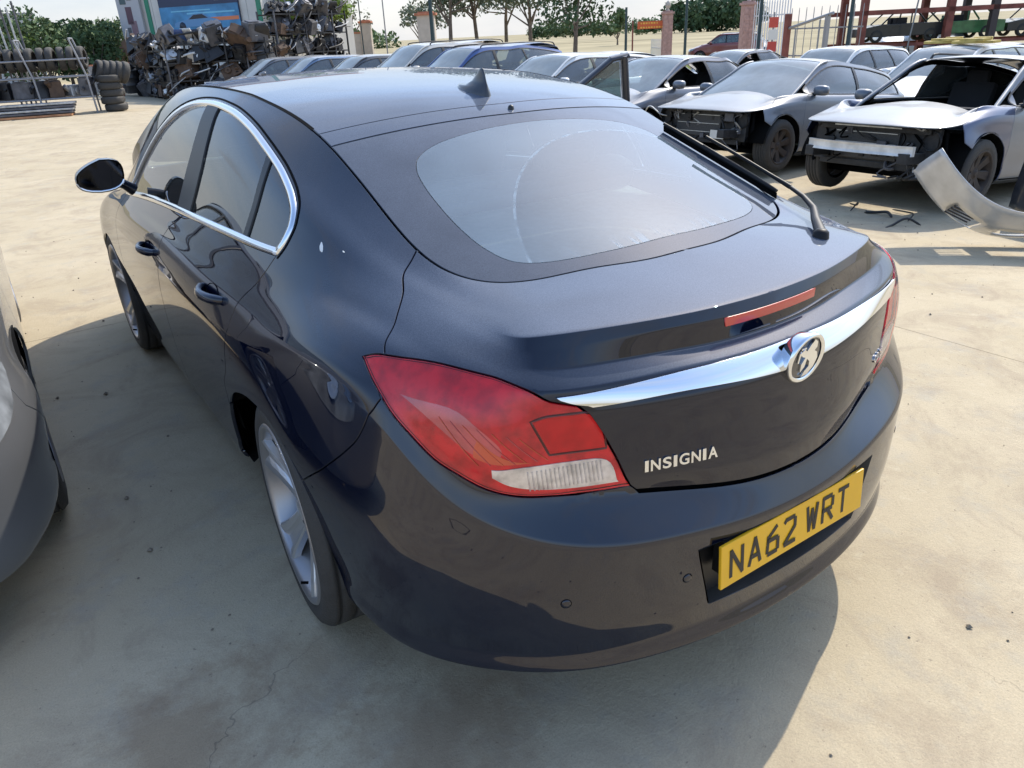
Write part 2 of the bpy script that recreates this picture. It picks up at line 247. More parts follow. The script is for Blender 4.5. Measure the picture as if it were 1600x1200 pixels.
# each column: profile from the underside edge (row 0) to the glass edge (row 16); None = filled in between
COLS = [
 [(0,0.2,0.22),(0,0.1,0.237),(0,0.0711,0.267),(0,0.088,0.305),(0,0.078,0.38),(0,0.07,0.48),(0,0.066,0.565),(0,0.105,0.632),(0,0.102,0.69),(0,0.116,0.79),(0,0.128,0.873),(0,0.163,0.925),(0,0.207,0.942),(0,0.209,0.994),(0,0.222,1.018),(0,0.345,1.04),(0,0.482,None)],
 [(0.18,0.21,0.22),(0.18,0.108,0.238),(0.18,0.0804,0.268),(0.18,0.096,0.306),(0.18,0.086,0.38),(0.18,0.08,0.485),(0.18,0.076,0.572),(0.17,0.122,0.641),(0.17,0.116,0.695),(0.17,0.127,0.79),(0.17,0.138,0.876),(0.17,0.174,0.925),(0.165,0.217,0.943),(0.165,0.219,0.995),(0.165,0.231,1.019),(0.15,0.355,1.041),(0.13,0.487,None)],
 [(0.35,0.24,0.22),(0.36,0.14,0.241),(0.36,0.112,0.271),(0.36,0.124,0.31),(0.36,0.115,0.38),(0.36,0.11,0.48),(0.36,0.105,0.59),(0.33,0.168,0.665),(0.33,0.158,0.71),(0.33,0.163,0.79),(0.33,0.17,0.88),(0.33,0.202,0.928),(0.325,0.245,0.95),(0.32,0.249,0.998),(0.315,0.258,1.02),(0.29,0.37,1.041),(0.26,0.515,None)],
 [(0.5,0.34,0.22),(0.59,0.25,0.245),(0.62,0.217,0.274),(0.62,0.225,0.315),(0.62,0.212,0.39),(0.622,0.207,0.5),(0.615,0.205,0.622),(0.56,0.24,0.705),(0.56,0.24,0.745),(0.565,0.245,0.81),(0.57,0.256,0.88),(0.58,0.272,0.93),(0.572,0.305,0.963),(0.562,0.325,0.994),(0.552,0.338,1.02),(0.5,0.42,1.038),(0.41,0.548,None)],
 [(0.62,0.45,0.22),(0.75,0.385,0.252),(0.785,0.356,0.286),(0.785,0.36,0.332),(0.795,0.35,0.42),(0.798,0.345,0.55),(0.762,0.34,0.7),(0.72,0.332,0.748),(0.717,0.325,0.8),(0.71,0.325,0.86),(0.696,0.337,0.915),(0.675,0.356,0.957),(0.645,0.38,0.985),(0.622,0.4,1.004),(0.598,0.42,1.018),(0.55,0.49,1.038),(0.5,0.595,None)],
 [(0.74,0.64,0.22),(0.85,0.6,0.248),(0.8825,0.5675,0.289),(0.885,0.565,0.35),(0.895,0.555,0.46),(0.892,0.545,0.64),(0.84,0.52,0.85),(0.828,0.535,0.89),(0.809,0.55,0.925),(0.788,0.562,0.955),(0.764,0.575,0.98),(0.73,0.59,1.002),(0.702,0.605,1.02),(0.672,0.62,1.036),(0.64,0.635,1.05),(0.606,0.66,1.064),(0.568,0.7,None)],
 [(0.8,1.09,0.19),(0.865,1.09,0.21),(0.885,1.09,0.26),(0.893,1.09,0.33),(0.912,1.09,0.48),(0.926,1.09,0.66),(0.908,1.09,0.845),(0.89,1.09,0.89),(0.87,1.09,0.925),(0.848,1.09,0.957),(0.825,1.09,0.987),(0.802,1.085,1.018),(0.772,1.08,1.055),(0.738,1.07,1.097),(0.7,1.055,1.138),(0.642,1.035,1.175),(0.578,1.01,None)],
 [(0.8,1.75,0.19),(0.862,1.75,0.2),(0.88,1.75,0.24),(0.888,1.75,0.3),(0.905,1.75,0.46),(0.92,1.75,0.63),(0.921,1.75,0.81),(0.912,1.75,0.858),(0.9,1.75,0.895),(0.882,1.75,0.93),(0.862,1.75,0.963),(0.843,1.75,1),(0.805,1.75,1.075),(0.76,1.745,1.165),(0.71,1.735,1.255),(0.645,1.72,1.337),(0.568,1.7,None)],
 [(0.8,2.5,0.19),(0.865,2.5,0.2),(0.88,2.5,0.24),(0.888,2.5,0.3),(0.905,2.5,0.45),(0.919,2.5,0.62),(0.922,2.5,0.8),(0.914,2.5,0.848),(0.903,2.5,0.885),(0.885,2.5,0.92),(0.862,2.5,0.955),(0.843,2.5,0.99),(0.803,2.5,1.075),(0.757,2.5,1.18),(0.706,2.5,1.285),(0.645,2.5,1.372),(0.565,2.5,None)],
 [(0.8,3.2,0.19),(0.865,3.2,0.2),(0.88,3.2,0.24),(0.888,3.2,0.3),(0.905,3.2,0.45),(0.918,3.2,0.61),(0.916,3.2,0.785),(0.908,3.2,0.83),(0.897,3.2,0.865),(0.88,3.2,0.895),(0.86,3.2,0.925),(0.84,3.2,0.955),(0.802,3.19,1.03),(0.76,3.18,1.115),(0.715,3.16,1.2),(0.662,3.14,1.285),(0.6,3.1,None)],
 [(0.8,3.85,0.19),(0.865,3.85,0.21),(0.885,3.85,0.26),(0.893,3.85,0.33),(0.908,3.85,0.48),(0.92,3.85,0.62),(0.902,3.85,0.765),(0.89,3.85,0.8),(0.876,3.84,0.83),(0.862,3.83,0.855),(0.846,3.81,0.875),(0.83,3.78,0.895),(0.812,3.75,0.912),(0.793,3.72,0.928),(0.773,3.69,0.945),(0.752,3.66,0.965),(0.725,3.62,None)],
 [(0.72,4.3,0.19),(0.83,4.3,0.2),(0.86,4.3,0.25),(0.87,4.3,0.32),(0.885,4.3,0.45),(0.89,4.3,0.6),(0.868,4.28,0.735),(0.85,4.26,0.77),(0.832,4.23,0.795),(0.812,4.2,0.815),(0.79,4.16,0.835),(0.765,4.12,0.853),(0.74,4.07,0.87),(0.712,4.02,0.887),(0.683,3.97,0.905),(0.65,3.91,0.93),(0.61,3.84,None)],
 [(0.6,4.52,0.19),(0.7,4.55,0.2),(0.73,4.57,0.25),(0.735,4.58,0.3),(0.74,4.585,0.42),(0.74,4.58,0.55),(0.72,4.55,0.66),(0.7,4.51,0.7),(0.675,4.46,0.735),(0.65,4.4,0.765),(0.62,4.34,0.792),(0.59,4.27,0.818),(0.555,4.2,0.843),(0.52,4.12,0.867),(0.48,4.04,0.892),(0.43,3.96,0.92),(0.38,3.88,None)],
 [(0.35,4.66,0.19),(0.38,4.7,0.2),(0.4,4.72,0.25),(0.4,4.735,0.3),(0.4,4.745,0.42),(0.4,4.745,0.55),(0.39,4.71,0.665),(0.38,4.67,0.705),(0.37,4.61,0.74),(0.35,4.54,0.77),(0.33,4.47,0.797),(0.31,4.39,0.823),(0.29,4.3,0.85),(0.265,4.21,0.875),(0.24,4.11,0.9),(0.21,4.01,0.93),(0.18,3.91,None)],
 [(0,4.7,0.19),(0,4.74,0.2),(0,4.77,0.25),(0,4.785,0.3),(0,4.8,0.42),(0,4.8,0.55),(0,4.77,0.67),(0,4.72,0.71),(0,4.66,0.745),(0,4.59,0.777),(0,4.52,0.805),(0,4.44,0.832),(0,4.35,0.858),(0,4.25,0.882),(0,4.14,0.908),(0,4.03,0.945),(0,3.92,None)],
]
for _c in COLS:
    _x, _y, _ = _c[16]; _c[16] = (_x, _y, float(zB(_x, _y)))
NET = np.array(COLS, float)                       # (15, 17, 3)
NC, NR = NET.shape[:2]
_d = np.linalg.norm(np.diff(NET, axis=0), axis=2).mean(axis=1) ** .8
SPAR = np.concatenate([[0], np.cumsum(_d)])
SN, TN = 16, 10                                   # subdivisions per cell
_sv = np.concatenate([SPAR[i] + (SPAR[i+1]-SPAR[i]) * np.arange(SN) / SN for i in range(NC-1)] + [[SPAR[-1]]])
# mirror columns beyond both ends so the surface crosses the centre line squarely
_mr = NET[1:3][::-1] * np.array([-1, 1, 1]); _mf = NET[-3:-1][::-1] * np.array([-1, 1, 1])
_ext = np.concatenate([_mr, NET, _mf]); _ts = np.concatenate([[-SPAR[2], -SPAR[1]], SPAR, [2*SPAR[-1]-SPAR[-2], 2*SPAR[-1]-SPAR[-3]]])
LONG = nat_spline(_ts, _ext, _sv)                 # (n_s, 17, 3)
NSG = len(_sv)
# crease strength per row: (value at the back, column where it starts to fade, column where faded, value on the sides)
CRE = {2:(.5,3,5,.4), 3:(.9,4,5,.5), 6:(1.0,4.9,6.2,.35), 7:(.85,3.2,4.2,0), 8:(.5,2.6,3.6,0), 10:(.6,3,3.6,0), 11:(.8,3.0,3.8,0), 12:(.97,3.2,4.2,0), 13:(.9,3.2,4.2,0), 14:(.95,3.3,4.3,0)}
_ci = np.arange(NSG) / SN
def _cre(r):
    if r not in CRE: return np.zeros(NSG)
    a, f0, f1, b = CRE[r]
    w = np.clip((_ci - f0) / (f1 - f0), 0, 1); w = w*w*(3-2*w)
    return a * (1-w) + b * w
LONG[:, 16, 2] = zB(LONG[:, 16, 0], LONG[:, 16, 1])
seg = np.linalg.norm(np.diff(LONG, axis=1), axis=2)            # (ns, 16)
mL = np.zeros_like(LONG); mR = np.zeros_like(LONG)             # tangents per unit chord, arriving and leaving
for r in range(NR):
    dl = (LONG[:, r] - LONG[:, r-1]) / seg[:, r-1, None] if r > 0 else None
    dr = (LONG[:, r+1] - LONG[:, r]) / seg[:, r, None] if r < NR-1 else None
    if dl is None: dl = dr
    if dr is None: dr = dl
    if 0 < r < NR-1:
        wl = seg[:, r, None]; wr = seg[:, r-1, None]
        m = (dl * wl + dr * wr) / (wl + wr)
    else: m = dl
    k = _cre(r)[:, None]
    mL[:, r] = m * (1-k) + dl * k; mR[:, r] = m * (1-k) + dr * k
_gr = []
for r in range(NR-1):
    h = seg[:, r, None]
    for i in range(TN):
        u = i / TN
        _gr.append((2*u**3-3*u**2+1)*LONG[:, r] + (u**3-2*u**2+u)*h*mR[:, r] + (-2*u**3+3*u**2)*LONG[:, r+1] + (u**3-u**2)*h*mL[:, r+1])
_gr.append(LONG[:, -1])
GRID = np.stack(_gr, axis=1)                       # (ns, nt, 3)
NTG = GRID.shape[1]
# light smoothing along the car only, away from the ends
for _ in range(3):
    G2 = GRID.copy(); G2[1:-1] = .25*GRID[:-2] + .5*GRID[1:-1] + .25*GRID[2:]; GRID = G2
GRID[0, :, 0] = 0; GRID[-1, :, 0] = 0
ds = np.gradient(GRID, axis=0); dt = np.gradient(GRID, axis=1)
ds[0] = np.array([1, 0, 0]) * np.linalg.norm(ds[0], axis=1, keepdims=True); ds[-1] = np.array([-1., 0, 0]) * np.linalg.norm(ds[-1], axis=1, keepdims=True)
NRM = np.cross(ds, dt); NRM /= np.linalg.norm(NRM, axis=2, keepdims=True) + 1e-12
if NRM[NSG//2, 5*TN, 0] < 0: NRM = -NRM

def bil(A, st):
    st = np.atleast_2d(st); s = np.clip(st[:, 0], 0, NSG-1.000001); t = np.clip(st[:, 1], 0, NTG-1.000001)
    i = s.astype(int); j = t.astype(int); a = (s-i)[:, None]; b = (t-j)[:, None]
    return A[i, j]*(1-a)*(1-b) + A[i+1, j]*a*(1-b) + A[i, j+1]*(1-a)*b + A[i+1, j+1]*a*b
def SP(st): return bil(GRID, st)
def SNm(st):
    n = bil(NRM, st); return n / (np.linalg.norm(n, axis=1, keepdims=True) + 1e-12)
_flat = GRID.reshape(-1, 3)
def inv(P):
    """nearest surface parameters of 3-D points (x taken as half width)"""
    P = np.atleast_2d(np.asarray(P, float)); out = []
    for p in P:
        k = int(np.argmin(((_flat - p)**2).sum(1))); st = np.array([k // NTG, k % NTG], float)
        for _ in range(6):
            q = SP(st)[0]; e = 1e-3
            s1 = np.array([min(st[0]+.5, NSG-1.001), st[1]]); s0 = np.array([max(st[0]-.5, 0), st[1]])
            t1 = np.array([st[0], min(st[1]+.5, NTG-1.001)]); t0 = np.array([st[0], max(st[1]-.5, 0)])
            J = np.stack([(SP(s1)[0]-SP(s0)[0])/(s1[0]-s0[0]), (SP(t1)[0]-SP(t0)[0])/(t1[1]-t0[1])], 1)
            d = np.linalg.lstsq(J, p-q, rcond=None)[0]
            st = np.clip(st + np.clip(d, -1.5, 1.5), 0, [NSG-1.001, NTG-1.001])
        out.append(st)
    return np.array(out)
# ---------------------------------------------------------------- panels cut out of the surfaces
class SurfA:
    A = True; cs = 0
    @staticmethod
    def P(u): return SP(u)
    @staticmethod
    def N(u): return SNm(u)
    @staticmethod
    def lattice(lo, hi, step):
        a = np.arange(math.ceil(lo[0]), hi[0]+1e-6, step[0]); b = np.arange(math.ceil(lo[1]), hi[1]+1e-6, step[1])
        return np.array([(x, y) for x in a for y in b])
class SurfB:
    A = False
    @staticmethod
    def P(u):
        u = np.atleast_2d(u); return np.stack([u[:, 0], u[:, 1], zB(u[:, 0], u[:, 1])], 1)
    @staticmethod
    def N(u):
        u = np.atleast_2d(u); e = .012
        dx = (zB(u[:, 0]+e, u[:, 1]) - zB(u[:, 0]-e, u[:, 1]))/(2*e); dy = (zB(u[:, 0], u[:, 1]+e) - zB(u[:, 0], u[:, 1]-e))/(2*e)
        n = np.stack([-dx, -dy, np.ones_like(dx)], 1); return n/np.linalg.norm(n, axis=1, keepdims=True)
    @staticmethod
    def lattice(lo, hi, step):
        a = np.arange(math.floor(lo[0]/.025)*.025, hi[0], .025); b = np.arange(math.floor(lo[1]/.025)*.025, hi[1], .025)
        return np.array([(x, y) for x in a for y in b])

def in_poly(P, Q):
    P = np.atleast_2d(P); x, y = P[:, 0], P[:, 1]; r = np.zeros(len(P), bool); n = len(Q); j = n-1
    for i in range(n):
        xi, yi = Q[i]; xj, yj = Q[j]
        if yi != yj:
            c = ((yi > y) != (yj > y)) & (x < (xj-xi)*(y-yi)/(yj-yi)+xi); r ^= c
        j = i
    return r
def U(pts, n=6):
    """surface curve through 3-D points"""
    uv = inv(pts); return crom(uv, n) if len(uv) > 2 else np.array([uv[0] + (uv[1]-uv[0])*k/n for k in range(n+1)])
def ROW(t, s0, s1, n=None):
    n = n or max(2, int(abs(s1-s0))); return np.array([(s0+(s1-s0)*k/n, t if np.isscalar(t) else t[0]+(t[1]-t[0])*k/n) for k in range(n+1)])
def join(*segs):
    out = []
    for s in segs:
        for p in s:
            if not out or np.abs(np.array(p)-out[-1]).max() > 1e-3: out.append(np.array(p, float))
    if np.abs(out[0]-out[-1]).max() < 1e-3: out.pop()
    return np.array(out)
def panel(name, outline, m, parent, surf=SurfA, side=-1, gap=.0027, lip=.012, off=0.0, centre=False, holes=(), step=(1, 1), res=.014, minb=.006, label=None):
    """cut `outline` (closed uv polygon) out of the surface; side -1 left, +1 right, 0 both halves welded on the centre line"""
    Q = np.asarray(outline, float)
    # resample to even 3-D spacing, keeping the corners
    out = []
    for i in range(len(Q)):
        a, b = Q[i], Q[(i+1) % len(Q)]; L = float(np.linalg.norm(surf.P(b)[0]-surf.P(a)[0])); n = max(1, int(L/res+.5))
        if L < 1e-4: continue
        for k in range(n): out.append(a+(b-a)*k/n)
    Q = np.array(out); n = len(Q)
    def centred(q): return (q[:, 0] < 1e-6) if surf.A else (np.abs(q[:, 0]) < 1e-6)
    cen = centred(Q) if side == 0 else np.zeros(n, bool)
    area = .5*np.sum(Q[:, 0]*np.roll(Q[:, 1], -1)-np.roll(Q[:, 0], -1)*Q[:, 1])
    if area < 0: Q = Q[::-1].copy(); cen = cen[::-1].copy()
    def inset(Q, cen, g):
        P3 = surf.P(Q); T = np.roll(P3, -1, 0)-np.roll(P3, 1, 0); T /= np.linalg.norm(T, axis=1, keepdims=True)+1e-9
        Nn = surf.N(Q); D = np.cross(Nn, T)
        e = .3 if surf.A else .004
        Ju = (surf.P(Q+[e, 0])-surf.P(Q-[e, 0]))/(2*e); Jv = (surf.P(Q+[0, e])-surf.P(Q-[0, e]))/(2*e)
        chir = np.sign(np.einsum('ij,ij->i', np.cross(Ju, Jv), Nn)); D = D*chir[:, None]
        out = Q.copy()
        for i in range(len(Q)):
            J = np.stack([Ju[i], Jv[i]], 1); d = np.linalg.lstsq(J, D[i]*g, rcond=None)[0]
            d = np.clip(d, -1.5, 1.5)
            if cen[i]: d[0] = 0
            out[i] = Q[i]+d
            if cen[i]: out[i][0] = 0
        return out
    if gap: Q = inset(Q, cen, gap)
    lat = surf.lattice(Q.min(0), Q.max(0), step)
    HB = []
    if len(lat):
        keep = in_poly(lat, Q)
        for h in holes: keep &= ~in_poly(lat, h)
        lat = lat[keep]
    if len(lat):
        LP = surf.P(lat); BP = surf.P(Q)
        allb = [BP]+[surf.P(h) for h in holes]
        BPc = np.concatenate(allb); d = np.full(len(LP), 9.)
        for k in range(0, len(LP), 2000):
            d[k:k+2000] = np.sqrt(((LP[k:k+2000, None]-BPc[None])**2).sum(2)).min(1)
        lat = lat[d > minb]
    verts = [tuple(q) for q in Q]; edges = [(i, (i+1) % len(Q)) for i in range(len(Q))]; cenl = list(cen)
    hid = []
    for h in holes:
        hh = []
        for i in range(len(h)):
            a, b = np.array(h[i]), np.array(h[(i+1) % len(h)]); L = float(np.linalg.norm(surf.P(b)[0]-surf.P(a)[0])); nn = max(1, int(L/res+.5))
            for k in range(nn): hh.append(a+(b-a)*k/nn)
        k0 = len(verts); verts += [tuple(q) for q in hh]; edges += [(k0+i, k0+(i+1) % len(hh)) for i in range(len(hh))]; hid.append((k0, len(hh))); cenl += [bool(side == 0 and abs(q[0]) < 1e-6) for q in hh]
    nb = len(verts); verts += [tuple(q) for q in lat]
    sc = np.array([3.0, 1.0]) if surf.A else np.array([1., 1.])
    V2 = [Vector((float(v[0]*sc[0]), float(v[1]*sc[1]))) for v in verts]
    ov, oe, of, orig, _, _ = delaunay_2d_cdt(V2, edges, [list(range(len(Q)))], 1, 1e-5)
    UV = np.array([(v[0]/sc[0], v[1]/sc[1]) for v in ov])
    tri = [f for f in of if len(f) >= 3]
    if holes:
        cents = np.array([UV[list(f)].mean(0) for f in tri]); k = np.ones(len(tri), bool)
        for h in holes: k &= ~in_poly(cents, h)
        tri = [f for f, q in zip(tri, k) if q]
    P3 = surf.P(UV); N3 = surf.N(UV)
    if callable(off):
        fP = lambda q: surf.P(q)+surf.N(q)*off(q)[:, None]
        e0 = np.array([.25, 0]); e1 = np.array([0, .25]); Nn = np.cross(fP(UV+e0)-fP(np.maximum(UV-e0, 0)), fP(UV+e1)-fP(UV-e1)); Nn /= np.linalg.norm(Nn, axis=1, keepdims=True)+1e-12
        Nn *= np.sign(np.einsum('ij,ij->i', Nn, N3))[:, None]; P3 = P3+N3*off(UV)[:, None]; N3 = Nn
    else: P3 = P3+N3*off
    src = {}
    for i, o in enumerate(orig):
        for q in o: src[q] = i
    back = [list(o) for o in orig]
    ceni = np.array([side == 0 and (abs(u[0]) < 1e-5) for u in UV])
    # face winding
    def wind(f):
        a, b, c = P3[f[0]], P3[f[1]], P3[f[2]]; return np.dot(np.cross(b-a, c-a), N3[f[0]]) > 0
    tri = [tuple(f) if wind(f) else tuple(f[::-1]) for f in tri]
    VV = [tuple(p) for p in P3]; NN = [tuple(x) for x in N3]; FF = list(tri)
    # rolled edge
    if lip:
        cnt = {}
        for f in tri:
            for i in range(len(f)):
                a, b = f[i], f[(i+1) % len(f)]; cnt[(a, b)] = 1
        be = [(a, b) for (a, b) in cnt if (b, a) not in cnt and not (ceni[a] and ceni[b])]
        outd = {}
        for a, b in be:
            t = P3[b]-P3[a]; d = np.cross(t, N3[a]); ln = np.linalg.norm(d)
            if ln > 1e-9:
                for q in (a, b): outd[q] = outd.get(q, 0)+d/ln
        r1 = {}; r2 = {}
        for q, d in outd.items():
            d = d/(np.linalg.norm(d)+1e-9)
            if side == 0 and ceni[q]: d = d*np.array([0, 1, 1])
            r1[q] = len(VV); VV.append(tuple(P3[q]+d*.0006-N3[q]*.0008)); nn = d*.75+N3[q]*.65; NN.append(tuple(nn/np.linalg.norm(nn)))
            r2[q] = len(VV); VV.append(tuple(P3[q]+d*.0005-N3[q]*lip)); NN.append(tuple(d))
        for a, b in be:
            FF.append((b, a, r1[a], r1[b])); FF.append((r1[b], r1[a], r2[a], r2[b]))
        ceni = np.concatenate([ceni, np.zeros(len(VV)-len(ceni), bool)])
        for q in r1:
            if side == 0 and ceni[q]: ceni[r1[q]] = True; ceni[r2[q]] = True
    VV = np.array(VV); NN = np.array(NN)
    if side == -1: VV = VV*[-1, 1, 1]; NN = NN*[-1, 1, 1]; FF = [f[::-1] for f in FF]
    elif side == 0:
        k = len(VV); mp = np.arange(k)+k
        for i in range(k):
            if ceni[i]: mp[i] = i; VV[i, 0] = 0; NN[i, 0] = 0
        used = sorted(set(range(k, 2*k)) & set(mp.tolist())); ren = {q: k+j for j, q in enumerate(used)}
        V2_ = [VV[q-k]*[-1, 1, 1] for q in used]; N2_ = [NN[q-k]*[-1, 1, 1] for q in used]
        F2 = [tuple((ren[mp[i]] if mp[i] >= k else int(mp[i])) for i in f[::-1]) for f in FF]
        VV = np.concatenate([VV, np.array(V2_)]); NN = np.concatenate([NN, np.array(N2_)]); FF = FF+F2
    me = bpy.data.meshes.new(name); me.from_pydata([tuple(map(float, v)) for v in VV], [], [tuple(map(int, f)) for f in FF]); me.update()
    me.polygons.foreach_set('use_smooth', [True]*len(me.polygons))
    if len(me.vertices) == len(NN):
        me.normals_split_custom_set_from_vertices([tuple(map(float, v)) for v in NN])
    o = link(name, me, m, parent)
    if label: o['label'] = label
    return o

# ---------------------------------------------------------------- materials of the cars
PAINT = mat('dark_navy_paint', (.0018,.0040,.0150), rough=.5, coat=1, coat_rough=.006, coat_ior=1.58, spec=.0, dust=.23, dustcol=(.36,.42,.52), dust_scale=1.6, dust_side=.006)
PAINT2 = mat('dark_navy_bumper', (.0018,.0040,.0150), rough=.5, coat=1, coat_rough=.008, coat_ior=1.68, spec=.0, dust=.05, dustcol=(.38,.42,.50), dust_scale=3, dust_side=.004)
BLACK = mat('black_plastic', (.012,.012,.013), rough=.45, noise=.2, dust=.1)
GAPM = mat('seam_black', (.004,.004,.004), rough=.9, spec=.1)
RUBBER = mat('tyre_rubber', (.018,.018,.019), rough=.75, noise=.25, nscale=25, bump=.25, bscale=90, dust=.35, dustcol=(.3,.27,.22), dust_side=.25)
CHROME = mat('bright_chrome', (.82,.84,.87), rough=.06, metal=1)
TRIMCH = mat('satin_window_trim', (.78,.80,.84), rough=.16, metal=1)
ALLOY = mat('silver_alloy', (.58,.59,.61), rough=.3, metal=.75, coat=.6, coat_rough=.1, dust=.2, dust_side=.25)
FRIT = mat('dusty_black_glass_border', (.010,.012,.017), rough=.5, spec=0, coat=1, coat_rough=.012, coat_ior=1.5, dust=.26, dustcol=(.30,.34,.42), dust_scale=5)
RGLASS = glassmat('dusty_rear_glass', tint=(.72,.86,.86), dark=.82, dust=.25, dustcol=(.42,.54,.64), mask=((.22, .43), .625, .72))
SGLASS = glassmat('side_glass', tint=(.45,.55,.52), dark=.55, dust=.03)
FGLASS = glassmat('front_glass', tint=(.7,.8,.76), dark=.8, dust=.05)
LENS = mat('red_lamp_lens', (.92,.014,.024), rough=.35, coat=.3, coat_rough=.1, spec=.3, noise=.30, nscale=26)
CLEAR = glassmat('clear_lamp_cover', tint=(1, .97, .97), dark=1.0, dust=.01, ior=1.36)
LENS_IN = mat('red_lamp_window', (.95,.016,.018), rough=.4, spec=.2, noise=.12, nscale=30)
LENS_OR = mat('orange_red_reflector', (.95,.10,.02), rough=.3, coat=1)
LENS_PK = mat('pale_red_lens_band', (.88,.10,.11), rough=.25, coat=1, coat_rough=.02, noise=.2, nscale=18)
WHITEL = mat('clear_lamp_lens', (.90,.87,.83), rough=.2, metal=.3, coat=.5, noise=.3, nscale=40)
YELLOW = mat('yellow_plate', (.80,.44,.015), rough=.35, noise=.05)
INK = mat('black_letters', (.012,.012,.014), rough=.5)
CLOTH = mat('grey_cloth_trim', (.045,.047,.05), rough=.9, noise=.2, nscale=60)
PALE = mat('pale_shelf_trim', (.46,.48,.46), rough=.9, noise=.15, nscale=30)

# ---------------------------------------------------------------- outlines on the left half (measured on the photograph, in metres)
lamp_low = [(.806,.625,.953),(.814,.563,.918),(.810,.499,.872),(.792,.447,.831),(.771,.404,.793),(.740,.365,.764),(.706,.330,.736),(.669,.298,.719),(.612,.263,.709),(.525,.226,.702),(.434,.192,.697)]
lamp_up = [(.806,.625,.953),(.777,.575,.964),(.734,.489,.967),(.694,.414,.963),(.653,.344,.955),(.617,.296,.938),(.581,.268,.911)]
lamp_in = [(.581,.268,.911),(.548,.251,.900),(.530,.240,.895)]
lamp_in2 = [(.530,.240,.895),(.500,.221,.850),(.470,.204,.785),(.434,.192,.697)]
uLL = U(lamp_low); uLU = U(lamp_up); uLI = np.concatenate([U(lamp_in), U(lamp_in2)[1:]])
sIN = uLL[-1][0]                                  # station of the lamp's inner lower corner
T_BUMP, T_LID = 69.6, 70.5
ulid = U([(.572,.775,None or float(zB(.572,.775))),(.604,.758,1.100),(.640,.735,1.075),(.674,.679,1.048),(.722,.627,1.014),(.762,.597,.980),(.777,.575,.964)])
sT = ulid[0][0]
bumperseam = U([(.808,.530,.895),(.822,.540,.868),(.848,.560,.823),(.880,.605,.761),(.908,.700,.681),(.922,.868,.565)])
arch = U([(.882,1.765,.225),(.893,1.70,.35),(.905,1.61,.485),(.918,1.46,.588),(.924,1.30,.647),(.925,1.16,.667),(.925,1.04,.660),(.925,.95,.625),(.922,.868,.565),(.916,.79,.470),(.906,.748,.375),(.900,.722,.300),(.893,.715,.255)])
kA = int(np.argmin(np.linalg.norm(arch-inv([(.922,.868,.565)])[0], axis=1)))   # where the bumper seam meets the arch
arch_fr, arch_bk = arch[:kA+1], arch[kA:]
bumperseam[-1] = arch[kA]
kLL = int(np.argmin(np.linalg.norm(uLL-bumperseam[0], axis=1))); bumperseam[0] = uLL[kLL]
dlo3 = [(.842,3.30,.945),(.815,3.20,1.02),(.785,3.12,1.09),(.758,3.04,1.150),(.732,2.95,1.205),(.708,2.84,1.262),(.684,2.71,1.315),(.662,2.585,1.352),(.644,2.48,1.375),(.631,2.379,1.387),(.624,2.264,1.392),(.621,2.143,1.391),(.624,2.015,1.384),(.627,1.897,1.373),(.634,1.774,1.354),(.641,1.670,1.332),(.651,1.563,1.304),(.660,1.464,1.275),(.670,1.372,1.245),(.684,1.286,1.211),(.696,1.238,1.188),(.710,1.202,1.165),(.731,1.179,1.132),(.748,1.176,1.106),(.767,1.181,1.080),(.788,1.196,1.055)]
dlo_b = [(.788,1.196,1.055),(.800,1.334,1.050),(.811,1.532,1.046),(.821,1.771,1.040),(.828,2.086,1.030),(.834,2.493,1.010),(.838,2.85,.985),(.842,3.30,.945)]
uD1, uD2 = U(dlo3, 3), U(dlo_b, 6); uD1[-1] = uD2[0]; uD2[-1] = uD1[0]
DLO = join(uD1, uD2)
doorseam = U([(.788,1.196,1.055),(.818,1.218,1.009),(.845,1.252,.970),(.867,1.294,.936),(.886,1.325,.902),(.904,1.343,.863),(.917,1.360,.825),(.927,1.395,.764),(.926,1.455,.675),(.920,1.55,.595),(.905,1.61,.485)])
doorseam[0] = uD2[0]
kR = int(np.argmin(np.linalg.norm(arch-doorseam[-1], axis=1))); doorseam[-1] = arch[kR]
bseam = U([(.827,2.10,1.030),(.856,2.235,.971),(.890,2.285,.915),(.913,2.290,.858),(.920,2.305,.814),(.919,2.42,.629),(.898,2.50,.388),(.880,2.53,.245)])
fseam = U([(.842,3.30,.945),(.872,3.36,.90),(.905,3.40,.83),(.918,3.42,.72),(.917,3.44,.60),(.905,3.45,.45),(.888,3.45,.30),(.880,3.45,.245)])
kb = int(np.argmin(np.linalg.norm(uD2-bseam[0], axis=1))); bseam[0] = uD2[kb]; fseam[0] = uD2[-1]
farch = U([(.88,4.27,.245),(.905,4.235,.40),(.915,4.16,.53),(.918,4.03,.625),(.918,3.86,.665),(.918,3.69,.625),(.915,3.555,.53),(.908,3.475,.40),(.886,3.445,.245)])
sAx = lambda y, z: inv([(.885, y, z)])[0]

